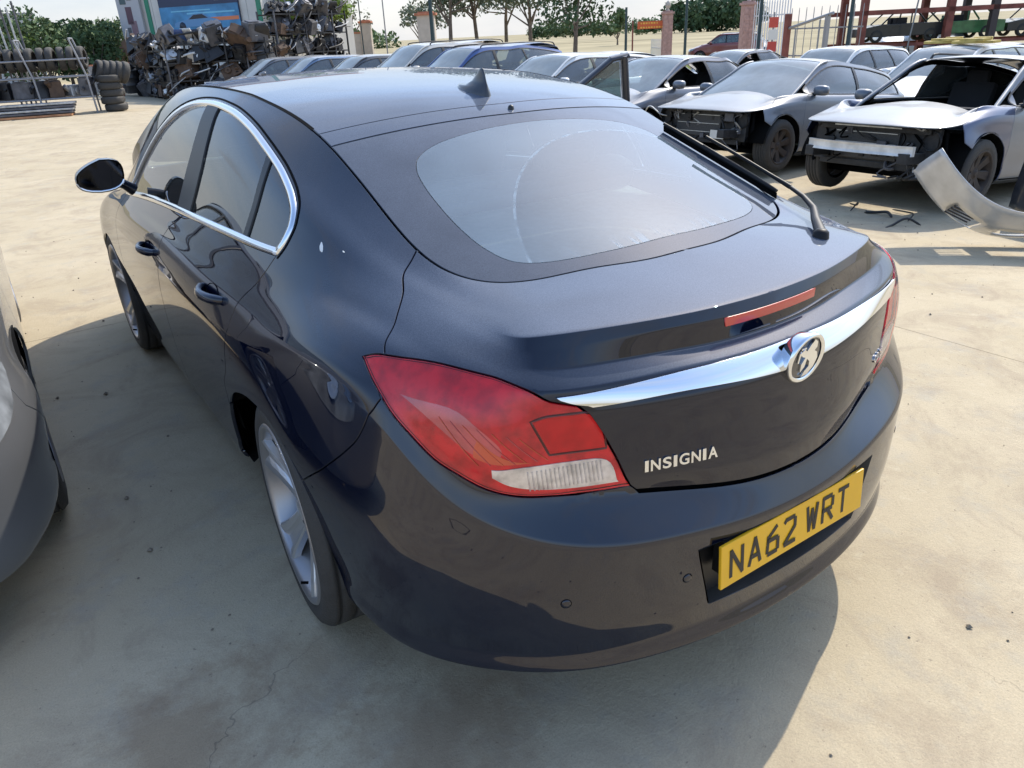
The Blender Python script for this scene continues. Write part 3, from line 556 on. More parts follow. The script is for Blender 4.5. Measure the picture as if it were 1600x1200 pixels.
def build_dark_saloon():
    car = empty('parked_car', label='glossy dark navy hatchback in the foreground with yellow number plate and dusty dust-coated rear window', cat='car')
    # bumper: from the underside to the ledge below the tailgate, round to the wheel arch
    low = ROW(8.0, 0, arch[-1][0]); lw2 = np.array([[arch[-1][0], 8.0], arch[-1]])
    rec = inv([(.318,.101,.537),(.272,.09,.362),(.0,.08,.362)]); rect = inv([(.318,.101,.537),(0,.068,.548)])
    rec = np.array([(0, rect[1][1]), (rect[0][0]*.5, (rect[0][1]+rect[1][1])/2), rect[0], rec[1], (rec[1][0]*.5, rec[2][1]), (0, rec[2][1])])
    bo = join(np.array([[0, 8.0], [0, rec[-1][1]]]), rec[::-1], np.array([[0, rec[0][1]], [0, T_BUMP]]), ROW(T_BUMP, 0, sIN-1.5), uLL[::-1][:len(uLL)-kLL], bumperseam[1:], arch_bk[1:], lw2[::-1], low[::-1])
    bp = panel('rear_bumper', bo, PAINT2, car, side=0)
    # number plate recess and plinth
    mb = MB(); F3 = SP(rec)
    ring = [(-p[0], p[1], p[2]) for p in F3[::-1]] + [tuple(p) for p in F3[1:-1]]
    rin = [(x*.93, .128 if abs(x) > 1e-6 else .128, .45+(z-.45)*.93) for (x, y, z) in ring]
    ring = [(x, y-.001, z) for x, y, z in ring]
    n_ = len(ring); mb.add(ring+rin, [(i, (i+1) % n_, n_+(i+1) % n_, n_+i) for i in range(n_)]+[tuple(range(n_, 2*n_))])
    mb.build('plate_recess', BLACK, car)
    # the plate
    pl = MB(); PM = Matrix.Translation((-.018, .072, .484)) @ Matrix.Rotation(R(-4), 4, 'X')
    pl.box((0, 0, 0), (.52, .008, .111), M=PM); plate = pl.build('number_plate', YELLOW, car, bevel=.002)
    MB().box((-.018, .098, .484), (.46, .04, .09)).build('plate_plinth', BLACK, car)
    # characters, stroke by stroke
    W_, H_, S_ = .050, .079, .0135
    def strokes(ch):
        a, b = W_, H_; s = S_
        L = {
         'N': [((0,0),(0,b)),((a,0),(a,b)),((0,b),(a,0))], 'A': [((0,0),(a*.5,b)),((a*.5,b),(a,0)),((a*.2,b*.3),(a*.8,b*.3))],
         '6': [((a*.85,b),(a*.18,b*.72)),((a*.08,b*.72),(0,b*.1)),((a*.1,0),(a*.9,0)),((a,b*.08),(a,b*.5)),((a*.9,b*.56),(a*.1,b*.56))],
         '2': [((0,b*.92),(a*.14,b)),((a*.1,b),(a*.9,b)),((a,b*.92),(a,b*.62)),((a*.96,b*.58),(0,b*.04)),((0,0),(a,0))],
         'W': [((0,b),(a*.24,0)),((a*.24,0),(a*.5,b*.85)),((a*.5,b*.85),(a*.76,0)),((a*.76,0),(a,b))],
         'R': [((0,0),(0,b)),((0,b),(a*.85,b)),((a,b*.9),(a,b*.58)),((a*.88,b*.48),(0,b*.48)),((a*.45,b*.48),(a,0))],
         'T': [((a*.5,0),(a*.5,b)),((0,b),(a,b))]}
        return L[ch]
    x = -.2355
    for ch in 'NA62 WRT':
        if ch == ' ': x += .033-.011; continue
        cb = MB(); q = 0
        for (p0, p1) in strokes(ch):
            p0 = Vector(p0); p1 = Vector(p1); d = (p1-p0); ln = d.length; d.normalize(); nn = Vector((-d.y, d.x))*S_/2
            inn = .5*S_
            k = [(p0-d*inn*.55+nn), (p0-d*inn*.55-nn), (p1+d*inn*.55-nn), (p1+d*inn*.55+nn)]
            sx = (W_-S_)/W_; sy = (H_-S_)/H_
            k = [Vector((x+S_/2+v.x*sx, -.0045-.00035*q, -H_/2+S_/2+v.y*sy)) for v in k]
            k = [PM @ v for v in k]; cb.prism(k, (PM.to_3x3() @ Vector((0, -.0004, 0))))
            q += 1
        cb.build('plate_character', INK, plate)
        x += W_+.011
    # parking sensors
    for sx in (-1, 1):
        for P0 in ((.604,.198,.473), (.340,.109,.468)):
            if sx > 0 and P0[0] < .4: continue
            u = inv([P0])[0]; p = SP(u)[0]; nn = SNm(u)[0]
            Mx = Matrix.Translation((sx*p[0], p[1], p[2])) @ Vector((sx*nn[0], nn[1], nn[2])).to_track_quat('Z', 'Y').to_matrix().to_4x4()
            b = MB(); pr = [(.0005,.0105),(.0022,.010),(.0028,.006),(.003,.0001)]; b.lathe(pr, 20, 'Z'); b.v = [tuple(Mx @ Vector(v)) for v in b.v]
            so = b.build('parking_sensor', PAINT2, car)
            b = MB(); b.lathe([(.0002,.0122),(.0009,.0118),(.0009,.0107)], 20, 'Z'); b.v = [tuple(Mx @ Vector(v)) for v in b.v]; b.build('sensor_ring', GAPM, so)
    # tailgate: body part
    kS = int(np.argmin(np.abs(ulid[:, 0]-sT)))
    kU = int(np.argmin(np.linalg.norm(uLU-ulid[-1], axis=1))); ulid[-1] = uLU[kU]
    to = join(np.array([[0, T_LID], [0, 160]]), ROW(160, 0, sT), ulid, uLU[kU:], uLI, ROW(T_LID, sIN-1.0, 0))
    panel('tailgate', to, PAINT, car, side=0)
    # quarter panels, doors, front wings for each side
    for sd in (-1, 1):
        sF = inv([(.725, 3.62, float(zB(.725, 3.62)))])[0][0]
        qo = join(ulid[::-1], ROW(160, sT, sF), np.array([[sF, 160], inv([(.80,3.40,1.0)])[0], uD1[0]]), uD1, doorseam, arch[kR:kA+1] if kR < kA else arch[kA:kR+1][::-1], bumperseam[::-1], uLL[:kLL+1][::-1], uLU[:kU+1])
        panel('rear_quarter', qo, PAINT, car, side=sd)
        sill0 = sAx(arch[0][0], .2)
        rd = join(doorseam[::-1], uD2[:kb+1], bseam, np.array([bseam[-1], arch[0]]), arch[:kR+1])
        d1 = panel('rear_door', rd, PAINT, car, side=sd)
        fd = join(bseam[::-1], uD2[kb:], fseam, np.array([fseam[-1], bseam[-1]]))
        d2 = panel('front_door', fd, PAINT, car, side=sd)
        so_ = join(np.array([[arch[0][0], 8], arch[0]]), np.array([arch[0], bseam[-1]]), np.array([bseam[-1], fseam[-1]]), np.array([fseam[-1], farch[-1]]), np.array([farch[-1], [farch[-1][0], 8]]), ROW(8, farch[-1][0], arch[0][0]))
        panel('sill', so_, PAINT2, car, side=sd)
        wing = join(fseam[::-1], np.array([uD1[0], inv([(.80,3.40,1.0)])[0], [sF, 160], [sF+1.2, 160]]), U([(.70,3.72,.94),(.73,3.95,.885),(.745,4.15,.855),(.70,4.40,.80)]), U([(.70,4.40,.80),(.78,4.42,.68),(.86,4.36,.45),(.88,4.27,.245)]), farch[1:], np.array([farch[-1], fseam[-1]]))
        panel('front_wing', wing, PAINT, car, side=sd)
        # handles
        for dpar, cy, cz in ((d1, 1.545, .893), (d2, 2.50, .845)):
            hb = MB(); xs = []
            for k in range(13):
                y = cy-.095+.19*k/12; w = math.sin(math.pi*k/12)**.6
                u = inv([(.91, y, cz)])[0]; p = SP(u)[0]; xs.append((sd*(p[0]-.006+.040*w), y, p[2]+.004*w))
            hb.tube(xs, [.009]+[.0125]*11+[.009], 10, flat=1.25); hb.build('door_handle', PAINT, dpar)
            cup = MB(); n_ = 24; u = inv([(.91, cy, cz)])[0]; p = SP(u)[0]; nn = SNm(u)[0]; T = np.array([0, 1., 0]); T -= nn*np.dot(T, nn); T /= np.linalg.norm(T); B_ = np.cross(nn, T)
            V = [tuple((p+nn*h+T*ra*math.cos(2*math.pi*k/n_)+B_*rb*math.sin(2*math.pi*k/n_))*[sd, 1, 1]) for (h, ra, rb) in ((.0012, .060, .030), (-.010, .045, .020)) for k in range(n_)]
            cup.add(V, [(k, (k+1) % n_, n_+(k+1) % n_, n_+k) for k in range(n_)]+[tuple(range(n_, 2*n_))], sm=True); cup.build('handle_cup', GAPM, dpar)
        # side windows: glass, black pillars, bright surround
        ctr = DLO.mean(0)
        def sub(line3, side_rear):
            """split the window outline by a line from top to bottom"""
            u = U(line3, 5); return u
        bF = sub([(.628,2.235,1.389),(.653,2.222,1.364),(.719,2.19,1.265),(.771,2.20,1.157),(.828,2.215,1.026)], 0)
        bR = sub([(.627,2.095,1.390),(.644,2.085,1.369),(.716,2.035,1.265),(.771,2.02,1.155),(.825,2.03,1.032)], 0)
        qF = sub([(.655,1.530,1.295),(.671,1.515,1.273),(.717,1.480,1.210),(.760,1.462,1.136),(.806,1.458,1.048)], 0)
        qR = sub([(.657,1.490,1.283),(.670,1.480,1.269),(.717,1.448,1.205),(.760,1.432,1.131),(.804,1.425,1.049)], 0)
        def nearest(q, L): return int(np.argmin(np.linalg.norm((L-q)*[1, .35], axis=1)))
        a1, a2 = nearest(bF[0], uD1), nearest(bF[-1], uD2); b1, b2 = nearest(bR[0], uD1), nearest(bR[-1], uD2)
        c1, c2 = nearest(qF[0], uD1), nearest(qF[-1], uD2); e1, e2 = nearest(qR[0], uD1), nearest(qR[-1], uD2)
        kw = dict(side=sd, gap=.004, lip=.004, off=-.008, step=(1, 2))
        panel('front_door_glass', join(uD1[:a1+1], bF, uD2[a2:]), SGLASS, car, **kw)
        panel('rear_door_glass', join(uD1[b1:c1+1], qF, uD2[c2:b2+1], bR[::-1]), SGLASS, car, **kw)
        panel('quarter_glass', join(uD1[e1:], uD2[:e2+1], qR[::-1]), SGLASS, car, **kw)
        panel('centre_pillar', join(bF, uD2[b2:a2+1][::-1], bR[::-1], uD1[a1:b1+1][::-1]), BLACK, car, side=sd, gap=0, lip=.006, off=-.002)
        panel('glass_divider', join(qF, uD2[e2:c2+1][::-1], qR[::-1], uD1[c1:e1+1][::-1]), BLACK, car, side=sd, gap=0, lip=.006, off=-.003)
        # bright strip all round the windows
        D = join(uD1, uD2); P3 = SP(D); N3 = SNm(D); n = len(D); V = []; F = []
        for i in range(n):
            T = P3[(i+1) % n]-P3[i-1]; T /= np.linalg.norm(T); d = np.cross(N3[i], T); cdir = P3.mean(0)-P3[i]
            if np.dot(d, cdir) < 0: d = -d
            w = .021 if D[i][1] > 112 else .024
            for (dd, h) in ((-.001, -.004), (0, .0035), (w*.5, .0058), (w, .0035), (w+.002, -.010)):
                q = P3[i]+d*dd+N3[i]*h; V.append((sd*q[0], q[1], q[2]))
        for i in range(n):
            for k in range(4): F.append((i*5+k, i*5+k+1, ((i+1) % n)*5+k+1, ((i+1) % n)*5+k))
        MB().add(V, F, sm=True).build('window_trim', TRIMCH, car)
        # thin black door-frame seam outside the bright strip
        V = []; F = []; top = uD1; P3 = SP(top); N3 = SNm(top); n = len(top)
        for i in range(n):
            T = P3[min(i+1, n-1)]-P3[max(i-1, 0)]; T /= np.linalg.norm(T); d = np.cross(N3[i], T)
            if np.dot(d, P3.mean(0)-P3[i]) > 0: d = -d
            for (dd, h) in ((.009, .0012), (.0125, .0016), (.016, .0012)): q = P3[i]+d*dd+N3[i]*h; V.append((sd*q[0], q[1], q[2]))
        for i in range(n-1):
            for k in range(2): F.append((i*3+k, i*3+k+1, (i+1)*3+k+1, (i+1)*3+k))
        MB().add(V, F, sm=True).build('door_frame_seam', GAPM, car)
        # wheels' arch tunnels
        for cy, r in ((1.20, .47), (3.855, .435)):
            b = MB(); b.lathe([(sd*.40, .02), (sd*.40, r), (sd*.905, r)], 28, 'X', (0, cy, .26 if cy < 2 else .30), a0=math.pi*.17, a1=math.pi*.90)
            b.build('wheel_arch_liner', GAPM, car, fixn=False)
        # tail lamp
        lo = join(uLL, uLI[::-1], uLU[::-1])
        lamp = panel('tail_lamp', lo, LENS, car, side=sd, gap=.0035, lip=.02, off=-.0065)
        panel('lens_cover', lo, CLEAR, lamp, side=sd, gap=.0037, lip=.006, off=.0028)
        wo = U([(.690,.322,.760),(.660,.303,.737),(.610,.273,.722),(.540,.244,.714),(.455,.207,.710)]); wt = U([(.455,.207,.710),(.478,.218,.768),(.560,.250,.780),(.640,.290,.782),(.690,.322,.780)])
        rv = panel('reversing_lens', join(wo, wt), WHITEL, lamp, side=sd, gap=.002, lip=.003, off=-.0035)
        for k in range(18):
            a = .485+.135*k/17; u0 = inv([(a, .21+.1*(a-.45)/.2, .725)])[0]; u1 = inv([(a+.006, .21+.1*(a-.45)/.2, .770)])[0]
            p0 = SP(u0)[0]+SNm(u0)[0]*-.0028; p1 = SP(u1)[0]+SNm(u1)[0]*-.0028
            MB().tube([(sd*p0[0], p0[1], p0[2]), (sd*p1[0], p1[1], p1[2])], .0016, 5).build('lens_rib', WHITEL, rv)
        # lamp chambers showing through the red cover
        ib = join(U([(.497,.222,.872),(.520,.233,.880),(.590,.262,.882),(.622,.275,.876)], 4), U([(.622,.275,.876),(.604,.264,.830),(.592,.258,.800)], 4), U([(.592,.258,.800),(.540,.240,.797),(.480,.215,.794)], 4), U([(.480,.215,.794),(.484,.216,.83),(.497,.222,.872)], 4))
        P3 = SP(ib); N3 = SNm(ib); V = []; F = []; n = len(ib); cc = P3.mean(0)
        for i in range(n):
            T = P3[(i+1) % n]-P3[i-1]; T /= np.linalg.norm(T)+1e-9; d = np.cross(N3[i], T)
            if np.dot(d, cc-P3[i]) < 0: d = -d
            for (dd, h) in ((-.0028, -.0065), (0, -.0030), (.0012, -.0030), (.0024, -.0065)): q = P3[i]+d*dd+N3[i]*h; V.append((sd*q[0], q[1], q[2]))
        for i in range(n):
            for k in range(3): F.append((i*4+k, i*4+k+1, ((i+1) % n)*4+k+1, ((i+1) % n)*4+k))
        MB().add(V, F, sm=True).build('lamp_chamber_rim', mat('dark_red_rim', (.10,.004,.006), rough=.3, coat=1), lamp)
        panel('lamp_window', ib, LENS_IN, lamp, side=sd, gap=.0034, lip=0, off=-.0055)
        for k in range(7):
            f = k/6; a_ = np.array([.735-.10*f, .415-.11*f, .875-.035*f]); b_ = np.array([.700-.105*f, .345-.085*f, .790-.0*f])
            ua, ub = inv([a_])[0], inv([b_])[0]; pts_ = []
            for g_ in np.linspace(0, 1, 6): uu = ua+(ub-ua)*g_; pp = SP(uu)[0]+SNm(uu)[0]*-.0048; pts_.append((sd*pp[0], pp[1], pp[2]))
            MB().tube(pts_, .0011, 5).build('lens_flute', LENS_PK if k % 2 else LENS_OR, lamp)
        bd = join(U([(.785,.500,.905),(.760,.455,.880),(.735,.405,.850),(.705,.362,.815),(.675,.325,.795)], 4), U([(.675,.325,.795),(.664,.322,.822),(.690,.352,.862),(.725,.400,.895),(.785,.500,.905)], 4))
        panel('lamp_inner_band', bd, LENS_PK, lamp, side=sd, gap=0, lip=0, off=-.0058)
        bo2 = join(U([(.705,.352,.806),(.680,.326,.792),(.650,.300,.789),(.620,.282,.789)], 4), U([(.620,.282,.789),(.655,.303,.797),(.676,.326,.815),(.694,.350,.842)], 4), U([(.694,.350,.842),(.702,.352,.825),(.705,.352,.806)], 4))
        panel('lamp_reflector', bo2, LENS_OR, lamp, side=sd, gap=0, lip=0, off=-.0052)
        # door mirror
        mi = MB(); V = []; F = []; ns, nr = 24, 7
        cx, cz = .972, 1.088
        for j in range(nr):
            f = j/(nr-1); y = 2.90+.15*f; sc = [1, 1.03, 1.02, .97, .86, .62, .12][j]
            for k in range(ns):
                a = 2*math.pi*k/ns; ca, sa = math.cos(a), math.sin(a)
                px = abs(ca)**.72*math.copysign(1, ca)*.093; pz = abs(sa)**.72*math.copysign(1, sa)*(.070 if sa > 0 else .062)
                pz *= (1.0-.42*max(0, px/.093)) if sa > 0 else (1-.15*max(0, px/.093)); px += -.012*sa
                V.append((sd*(cx+px*sc), y, cz+pz*sc))
        for j in range(nr-1):
            for k in range(ns): F.append((j*ns+k, j*ns+(k+1) % ns, (j+1)*ns+(k+1) % ns, (j+1)*ns+k))
        F.append(tuple(range((nr-1)*ns, nr*ns)))
        mm = MB().add(V, F, sm=True).build('door_mirror', PAINT, car)
        g = [(sd*(cx+(v[0]*sd-cx)*.93), v[1]+.004, cz+(v[2]-cz)*.90+.002) for v in V[:ns]]
        gg = MB(); gg.add(g+[(sd*(cx+(v[0]*sd-cx)*.93), v[1]+.02, cz+(v[2]-cz)*.90) for v in V[:ns]], [tuple(range(ns))]+[(i, (i+1) % ns, ns+(i+1) % ns, ns+i) for i in range(ns)])
        gg.build('mirror_glass', mat('mirror_glass_dark', (.035,.037,.045), rough=.04, metal=1), mm)
        gg = MB(); lowr = [V[k] for k in range(ns//2, ns+1 if False else ns)]; gg.tube([(p[0], p[1]-.001, p[2]+.003) for p in lowr[1:]], .0055, 8); gg.build('mirror_edge_strip', TRIMCH, mm)
        gg = MB(); gg.tube([(sd*.845, 2.99, 1.005), (sd*.880, 2.985, 1.035), (sd*.915, 2.975, 1.055)], [.034, .026, .026], 12, flat=.8); gg.build('mirror_arm', PAINT, mm)
    for (P0, ang, ln) in (((.742,1.01,1.115), .9, .016), ((.70,.93,1.10), .2, .005)):
        u = inv([P0])[0]; p = SP(u)[0]; nn = SNm(u)[0]; T = np.array([0, math.cos(ang), math.sin(ang)]); T -= nn*np.dot(T, nn); T /= np.linalg.norm(T); B_ = np.cross(nn, T)
        q = MB(); V = [tuple((p+nn*h+T*ln*sc_*math.cos(a)*(1+.2*math.sin(3*a))+B_*ln*.38*sc_*math.sin(a))*[-1, 1, 1]) for h, sc_ in ((.0002, 1), (.0012, .6)) for a in np.linspace(0, 2*math.pi, 13)[:-1]]
        q.add(V, [(k, (k+1) % 12, 12+(k+1) % 12, 12+k) for k in range(12)]+[tuple(range(12, 24))]); q.build('bird_dropping', mat('white_dropping', (.75,.75,.72), rough=.8), car)
    # top: roof, tailgate top strip, glass
    def yroof(x): return 1.268+.063*(abs(x)/.565)**1.4
    def yglas(x): return 1.193+.055*(abs(x)/.57)**1.5
    Ex = lambda y: float(np.interp(y, _Ey, _Ex_))
    er = LONG[:, 16]; k0 = int(np.argmin(np.abs(np.arange(NSG)-sT)))
    sel = [i for i in range(NSG) if 2.6*SN < i < 10.1*SN]
    global _Ey, _Ex_
    ys = er[sel, 1]; xs = er[sel, 0]; od = np.argsort(ys); _Ey, _Ex_ = ys[od], xs[od]
    edge = [(float(GRID[i, -1, 0]), float(GRID[i, -1, 1])) for i in range(NSG)]
    yr = 1.331; yg = 1.247; yw = 3.02
    eroof = [p for p in edge if yr < p[1] < yw and p[0] > .3]
    roof = [(0, yroof(0))]+[(x, yroof(x)) for x in np.linspace(.04, Ex(yr)-.01, 14)]+[(Ex(yr), yr)]+eroof+[(Ex(yw), yw)]+[(x, yw+.045*(1-(x/Ex(yw))**2)) for x in np.linspace(Ex(yw)-.03, 0, 14)]
    panel('roof', roof, PAINT, car, surf=SurfB, side=0)
    strip = [(0, yglas(0))]+[(x, yglas(x)) for x in np.linspace(.04, Ex(yg)-.01, 14)]+[(Ex(yg), yg), (Ex((yg+yr)/2), (yg+yr)/2), (Ex(yr), yr)]+[(x, yroof(x)) for x in np.linspace(Ex(yr)-.01, .04, 14)]+[(0, yroof(0))]
    panel('tailgate_top_strip', strip, PAINT, car, surf=SurfB, side=0, minb=.01)
    inner = [(0,.543),(.13,.545),(.27,.563),(.365,.590),(.42,.630),(.447,.70),(.456,.78),(.455,.87),(.445,.97),(.425,1.04),(.385,1.085),(.30,1.115),(.15,1.129),(0,1.132)]
    inner = [tuple(p) for p in crom(inner, 4)]; inner[0] = (0, .543); inner[-1] = (0, 1.132)
    eg = [p for i, p in enumerate(edge) if p[1] < yg and i < 6.5*SN]
    outer = eg+[(Ex(yg), yg)]+[(x, yglas(x)) for x in np.linspace(Ex(yg)-.01, .04, 14)]+[(0, yglas(0))]
    rw = panel('rear_window', outer+inner[::-1], FRIT, car, surf=SurfB, side=0, gap=.003, off=-.0015, minb=.008)
    panel('rear_window_glass', inner, RGLASS, rw, surf=SurfB, side=0, gap=-.001, lip=0, off=-.0016)
    ws = [(0, yw+.05)]+[(x, yw+.05-.045*(x/Ex(yw))**2) for x in np.linspace(.04, Ex(yw)-.02, 10)]+[(Ex(yw+.005), yw+.005)]+[p for p in edge if yw+.01 < p[1] < 3.62 and p[0] > .55]+[(.715, 3.64), (.60, 3.77), (.40, 3.86), (.2, 3.90), (0, 3.91)]
    panel('windscreen', ws, FGLASS, car, surf=SurfB, side=0, gap=.003, off=-.002)
    # roof ditch seals
    for sd in (-1, 1):
        V = []; F = []
        pts = [(x, y) for (x, y) in edge if 1.331 < y < 3.05 and x > .3]
        for (x, y) in pts:
            for dx, h in ((-.0045, .0006), (0, -.0006), (.0045, .0000)): V.append((sd*(x+dx), y, float(zB(x, y))+h-(abs(dx) > 0)*dx*.25))
        for i in range(len(pts)-1):
            for k in range(2): F.append((i*3+k, i*3+k+1, (i+1)*3+k+1, (i+1)*3+k))
        MB().add(V, F, sm=True).build('roof_seal', GAPM, car)
    # bonnet and front bumper
    bon = join(np.array([[NSG-1.0, 160.0]]), ROW(160, NSG-1, inv([(.70,3.72,.94)])[0][0]), U([(.70,3.72,.94),(.73,3.95,.885),(.745,4.15,.855),(.70,4.40,.80)]), U([(.70,4.40,.80),(.60,4.52,.73),(.40,4.66,.70),(.2,4.72,.70)]), np.array([[NSG-1, inv([(0,4.73,.70)])[0][1]]]))
    for sd in (-1, 1):
        panel('bonnet', bon, PAINT, car, side=sd, gap=.0008)
        fb = join(U([(.70,4.40,.80),(.60,4.52,.73),(.40,4.66,.70),(.2,4.72,.70)]), np.array([[NSG-1, inv([(0,4.73,.70)])[0][1]], [NSG-1, 8]]), ROW(8, NSG-1, farch[0][0]), np.array([[farch[0][0], 8], farch[0]]), U([(.88,4.27,.245),(.86,4.36,.45),(.78,4.42,.68),(.70,4.40,.80)]))
        panel('front_bumper', fb, PAINT2, car, side=sd, gap=.001)
    # chrome bar across the tailgate, lettering, badge, brake lamp
    sc1 = inv([(.578,.270,.918)])[0]; sc0 = inv([(.520,.236,.893)])[0]
    cb = join(ROW((99.8, sc0[1]-.3), 0, sc0[0]-.9), U([(.528,.240,.896),(.552,.253,.903),(.574,.266,.914)], 4)-[.9, 0], ROW((sc1[1]+.2, 109.6), sc1[0]-.9, 0))
    panel('chrome_bar', cb, CHROME, car, side=0, gap=0, lip=.006, off=lambda q: .0025+.007*np.sqrt(np.clip(1-((q[:, 1]-104.6)/5.6)**2, .02, 1)), minb=.002)
    bk = join(ROW(126.2, 0, inv([(.150,.22,.99)])[0][0]), ROW(129.8, inv([(.153,.22,.99)])[0][0], 0))
    panel('high_brake_lamp', bk, mat('brake_lamp_red', (.62,.045,.03), rough=.25, coat=1), car, side=0, gap=0, lip=.006, off=.003)
    bc = Vector((0, .118, .893)); tilt = Matrix.Translation(bc) @ Matrix.Rotation(R(8), 4, 'X')
    b = MB(); b.lathe([(.028, .050), (.0, .060), (-.006, .0595), (-.009, .056), (-.009, .053), (-.005, .049)], 40, 'Y'); b.v = [tuple(tilt @ Vector(v)) for v in b.v]
    em = b.build('badge', CHROME, car, fixn=True)
    b = MB(); b.lathe([(-.003, .050), (-.0045, .03), (-.005, .0005)], 40, 'Y'); b.v = [tuple(tilt @ Vector(v)) for v in b.v]; b.build('badge_disc', mat('badge_dark', (.02,.02,.025), rough=.25, coat=1), em)
    gr = [(x_*1.12, z_*1.12) for x_, z_ in [(-.030,.020),(-.018,.026),(-.010,.020),(.0,.034),(.010,.040),(.018,.034),(.020,.022),(.014,.016),(.024,.010),(.030,-.004),(.024,-.022),(.010,-.036),(-.008,-.038),(-.002,-.026),(.008,-.018),(.006,-.006),(-.004,.002),(-.006,-.016),(-.016,-.026),(-.018,-.008),(-.010,.006),(-.020,.010)]]
    b = MB(); b.prism([tilt @ Vector((x_, -.0052, z_)) for x_, z_ in gr], tilt.to_3x3() @ Vector((0, -.004, 0))); b.build('griffin_emblem', CHROME, em)
    b = MB()
    for x_, z_ in ((-.026, .026), (-.026, .012)): b.box((0, 0, 0), (.016, .003, .004), M=tilt @ Matrix.Translation((x_+.004, -.0065, z_+.004)))
    b.box((0, 0, 0), (.004, .003, .03), M=tilt @ Matrix.Translation((-.031, -.0065, .012))); b.build('emblem_banner', CHROME, em)
    def letters(txt, p0, p1, h, parent, name):
        """raised characters from p0 to p1 along the tailgate"""
        fc = bpy.data.curves.new(name, 'FONT'); fc.body = txt; fc.size = 1; fc.extrude = .035; fc.offset = .022; fc.bevel_depth = 0
        tmp = bpy.data.objects.new('tmp', fc); COL.objects.link(tmp); bpy.context.view_layer.update()
        me = bpy.data.meshes.new_from_object(tmp); bpy.data.objects.remove(tmp)
        co = np.array([v.co[:] for v in me.vertices]); lo, hi = co.min(0), co.max(0); co = (co-lo)/(hi-lo)
        p0, p1 = np.array(p0), np.array(p1)
        for v, q in zip(me.vertices, co):
            b_ = p0+(p1-p0)*q[0]; u = inv_fast((abs(b_[0]), b_[1], b_[2]+h*q[1])); p = SP(u)[0]; nn = SNm(u)[0]; s_ = -1 if b_[0] < 0 else 1
            v.co = (s_*p[0]+s_*nn[0]*(.0005+.003*q[2]), p[1]+nn[1]*(.0005+.003*q[2]), p[2]+nn[2]*(.0005+.003*q[2]))
        bm = bmesh.new(); bm.from_mesh(me); bmesh.ops.recalc_face_normals(bm, faces=bm.faces); bm.to_mesh(me); bm.free()
        return link(name, me, CHROME, parent)
    def inv_fast(p): return inv([p])[0]
    # split the word letter by letter so that each stands on its own
    word = 'INSIGNIA'; wd = [.35, .95, .85, .35, 1.0, .95, .35, 1.0]; tot = sum(wd)+.22*7; pos = 0
    A0, A1 = np.array((-.405,.186,.727)), np.array((-.243,.136,.727))
    for ch, w in zip(word, wd):
        letters(ch, A0+(A1-A0)*pos/tot, A0+(A1-A0)*(pos+w)/tot, .026, car, 'badge_letter'); pos += w+.22
    pos = 0; A0, A1 = np.array((.395,.180,.745)), np.array((.475,.205,.745))
    for ch, w in zip('CDTi', (1, 1, .9, .35)):
        letters(ch, A0+(A1-A0)*pos/3.7, A0+(A1-A0)*(pos+w)/3.7, .020, car, 'badge_letter'); pos += w+.15
    # aerial fin, washer jet
    fz = float(zB(0, 1.42)); V = []; F = []
    for j, (zz, y0, y1, w) in enumerate(((-.006, 1.335, 1.515, .034), (.008, 1.338, 1.50, .030), (.016, 1.342, 1.475, .016), (.03, 1.347, 1.43, .009), (.048, 1.352, 1.40, .006), (.062, 1.358, 1.385, .004), (.067, 1.362, 1.376, .002))):
        for k in range(16):
            a = 2*math.pi*k/16; V.append((math.sin(a)*w, (y0+y1)/2-math.cos(a)*(y1-y0)/2, fz+zz+(1.42-(y0+y1)/2)*.0+(math.cos(a)*(y1-y0)/2)*-.16*(j < 2)))
    for j in range(6):
        for k in range(16): F.append((j*16+k, j*16+(k+1) % 16, (j+1)*16+(k+1) % 16, (j+1)*16+k))
    F.append(tuple(range(96, 112)))
    MB().add(V, F, sm=True).build('roof_aerial', mat('aerial_black', (.010,.012,.020), rough=.3, coat=.6), car)
    b = MB(); zc_ = float(zB(.005, 1.222)); b.lathe([(zc_-.004, .010), (zc_+.006, .009), (zc_+.010, .006), (zc_+.012, .0004)], 16, 'Z', (.005, 1.222, 0)); b.build('washer_jet', BLACK, car)
    # rear wiper
    wi = MB(); wi.lathe([(1.010, .024), (1.052, .020), (1.060, .012), (1.061, .0005)], 18, 'Z', (.405, .385, 0))
    WBK = mat('wiper_black', (.006,.006,.007), rough=.5, spec=.3); wo_ = wi.build('rear_wiper', WBK, car)
    b = MB(); b.tube([(.405,.385,1.048), (.47,.45,1.065), (.535,.505,1.078), (.575,.57,1.095), (.592,.63,1.112)], [.017, .013, .010, .0085, .008], 10, flat=.7)
    b.tube([(.592,.63,1.112), (.590,.70,1.138), (.573,.78,1.175), (.553,.86,1.212), (.538,.92,1.238)], [.0075, .006, .0055, .005, .006], 8); b.build('wiper_arm', WBK, wo_)
    b = MB(); bl = [(.578,.665), (.565,.74), (.548,.82), (.53,.90), (.512,.98), (.492,1.06)]
    b.tube([(x_, y_, float(zB(x_, y_))+.024) for x_, y_ in bl], [.007, .0095, .010, .010, .009, .006], 8, flat=.8); wb = b.build('wiper_blade', WBK, wo_)
    V = []; F = []
    for x_, y_ in bl: z_ = float(zB(x_, y_)); V += [(x_-.002, y_, z_+.018), (x_+.002, y_, z_+.018), (x_+.003, y_, z_+.001), (x_-.001, y_, z_+.001)]
    for i in range(len(bl)-1):
        for k in range(4): F.append((i*4+k, i*4+(k+1) % 4, (i+1)*4+(k+1) % 4, (i+1)*4+k))
    MB().add(V, F).build('blade_rubber', GAPM, wb)
    # dark inner shell behind every gap
    keep = []; G = GRID-NRM*.030; Gc = G[::2, ::3]; ns_, nt_ = Gc.shape[:2]; V = []; F = []
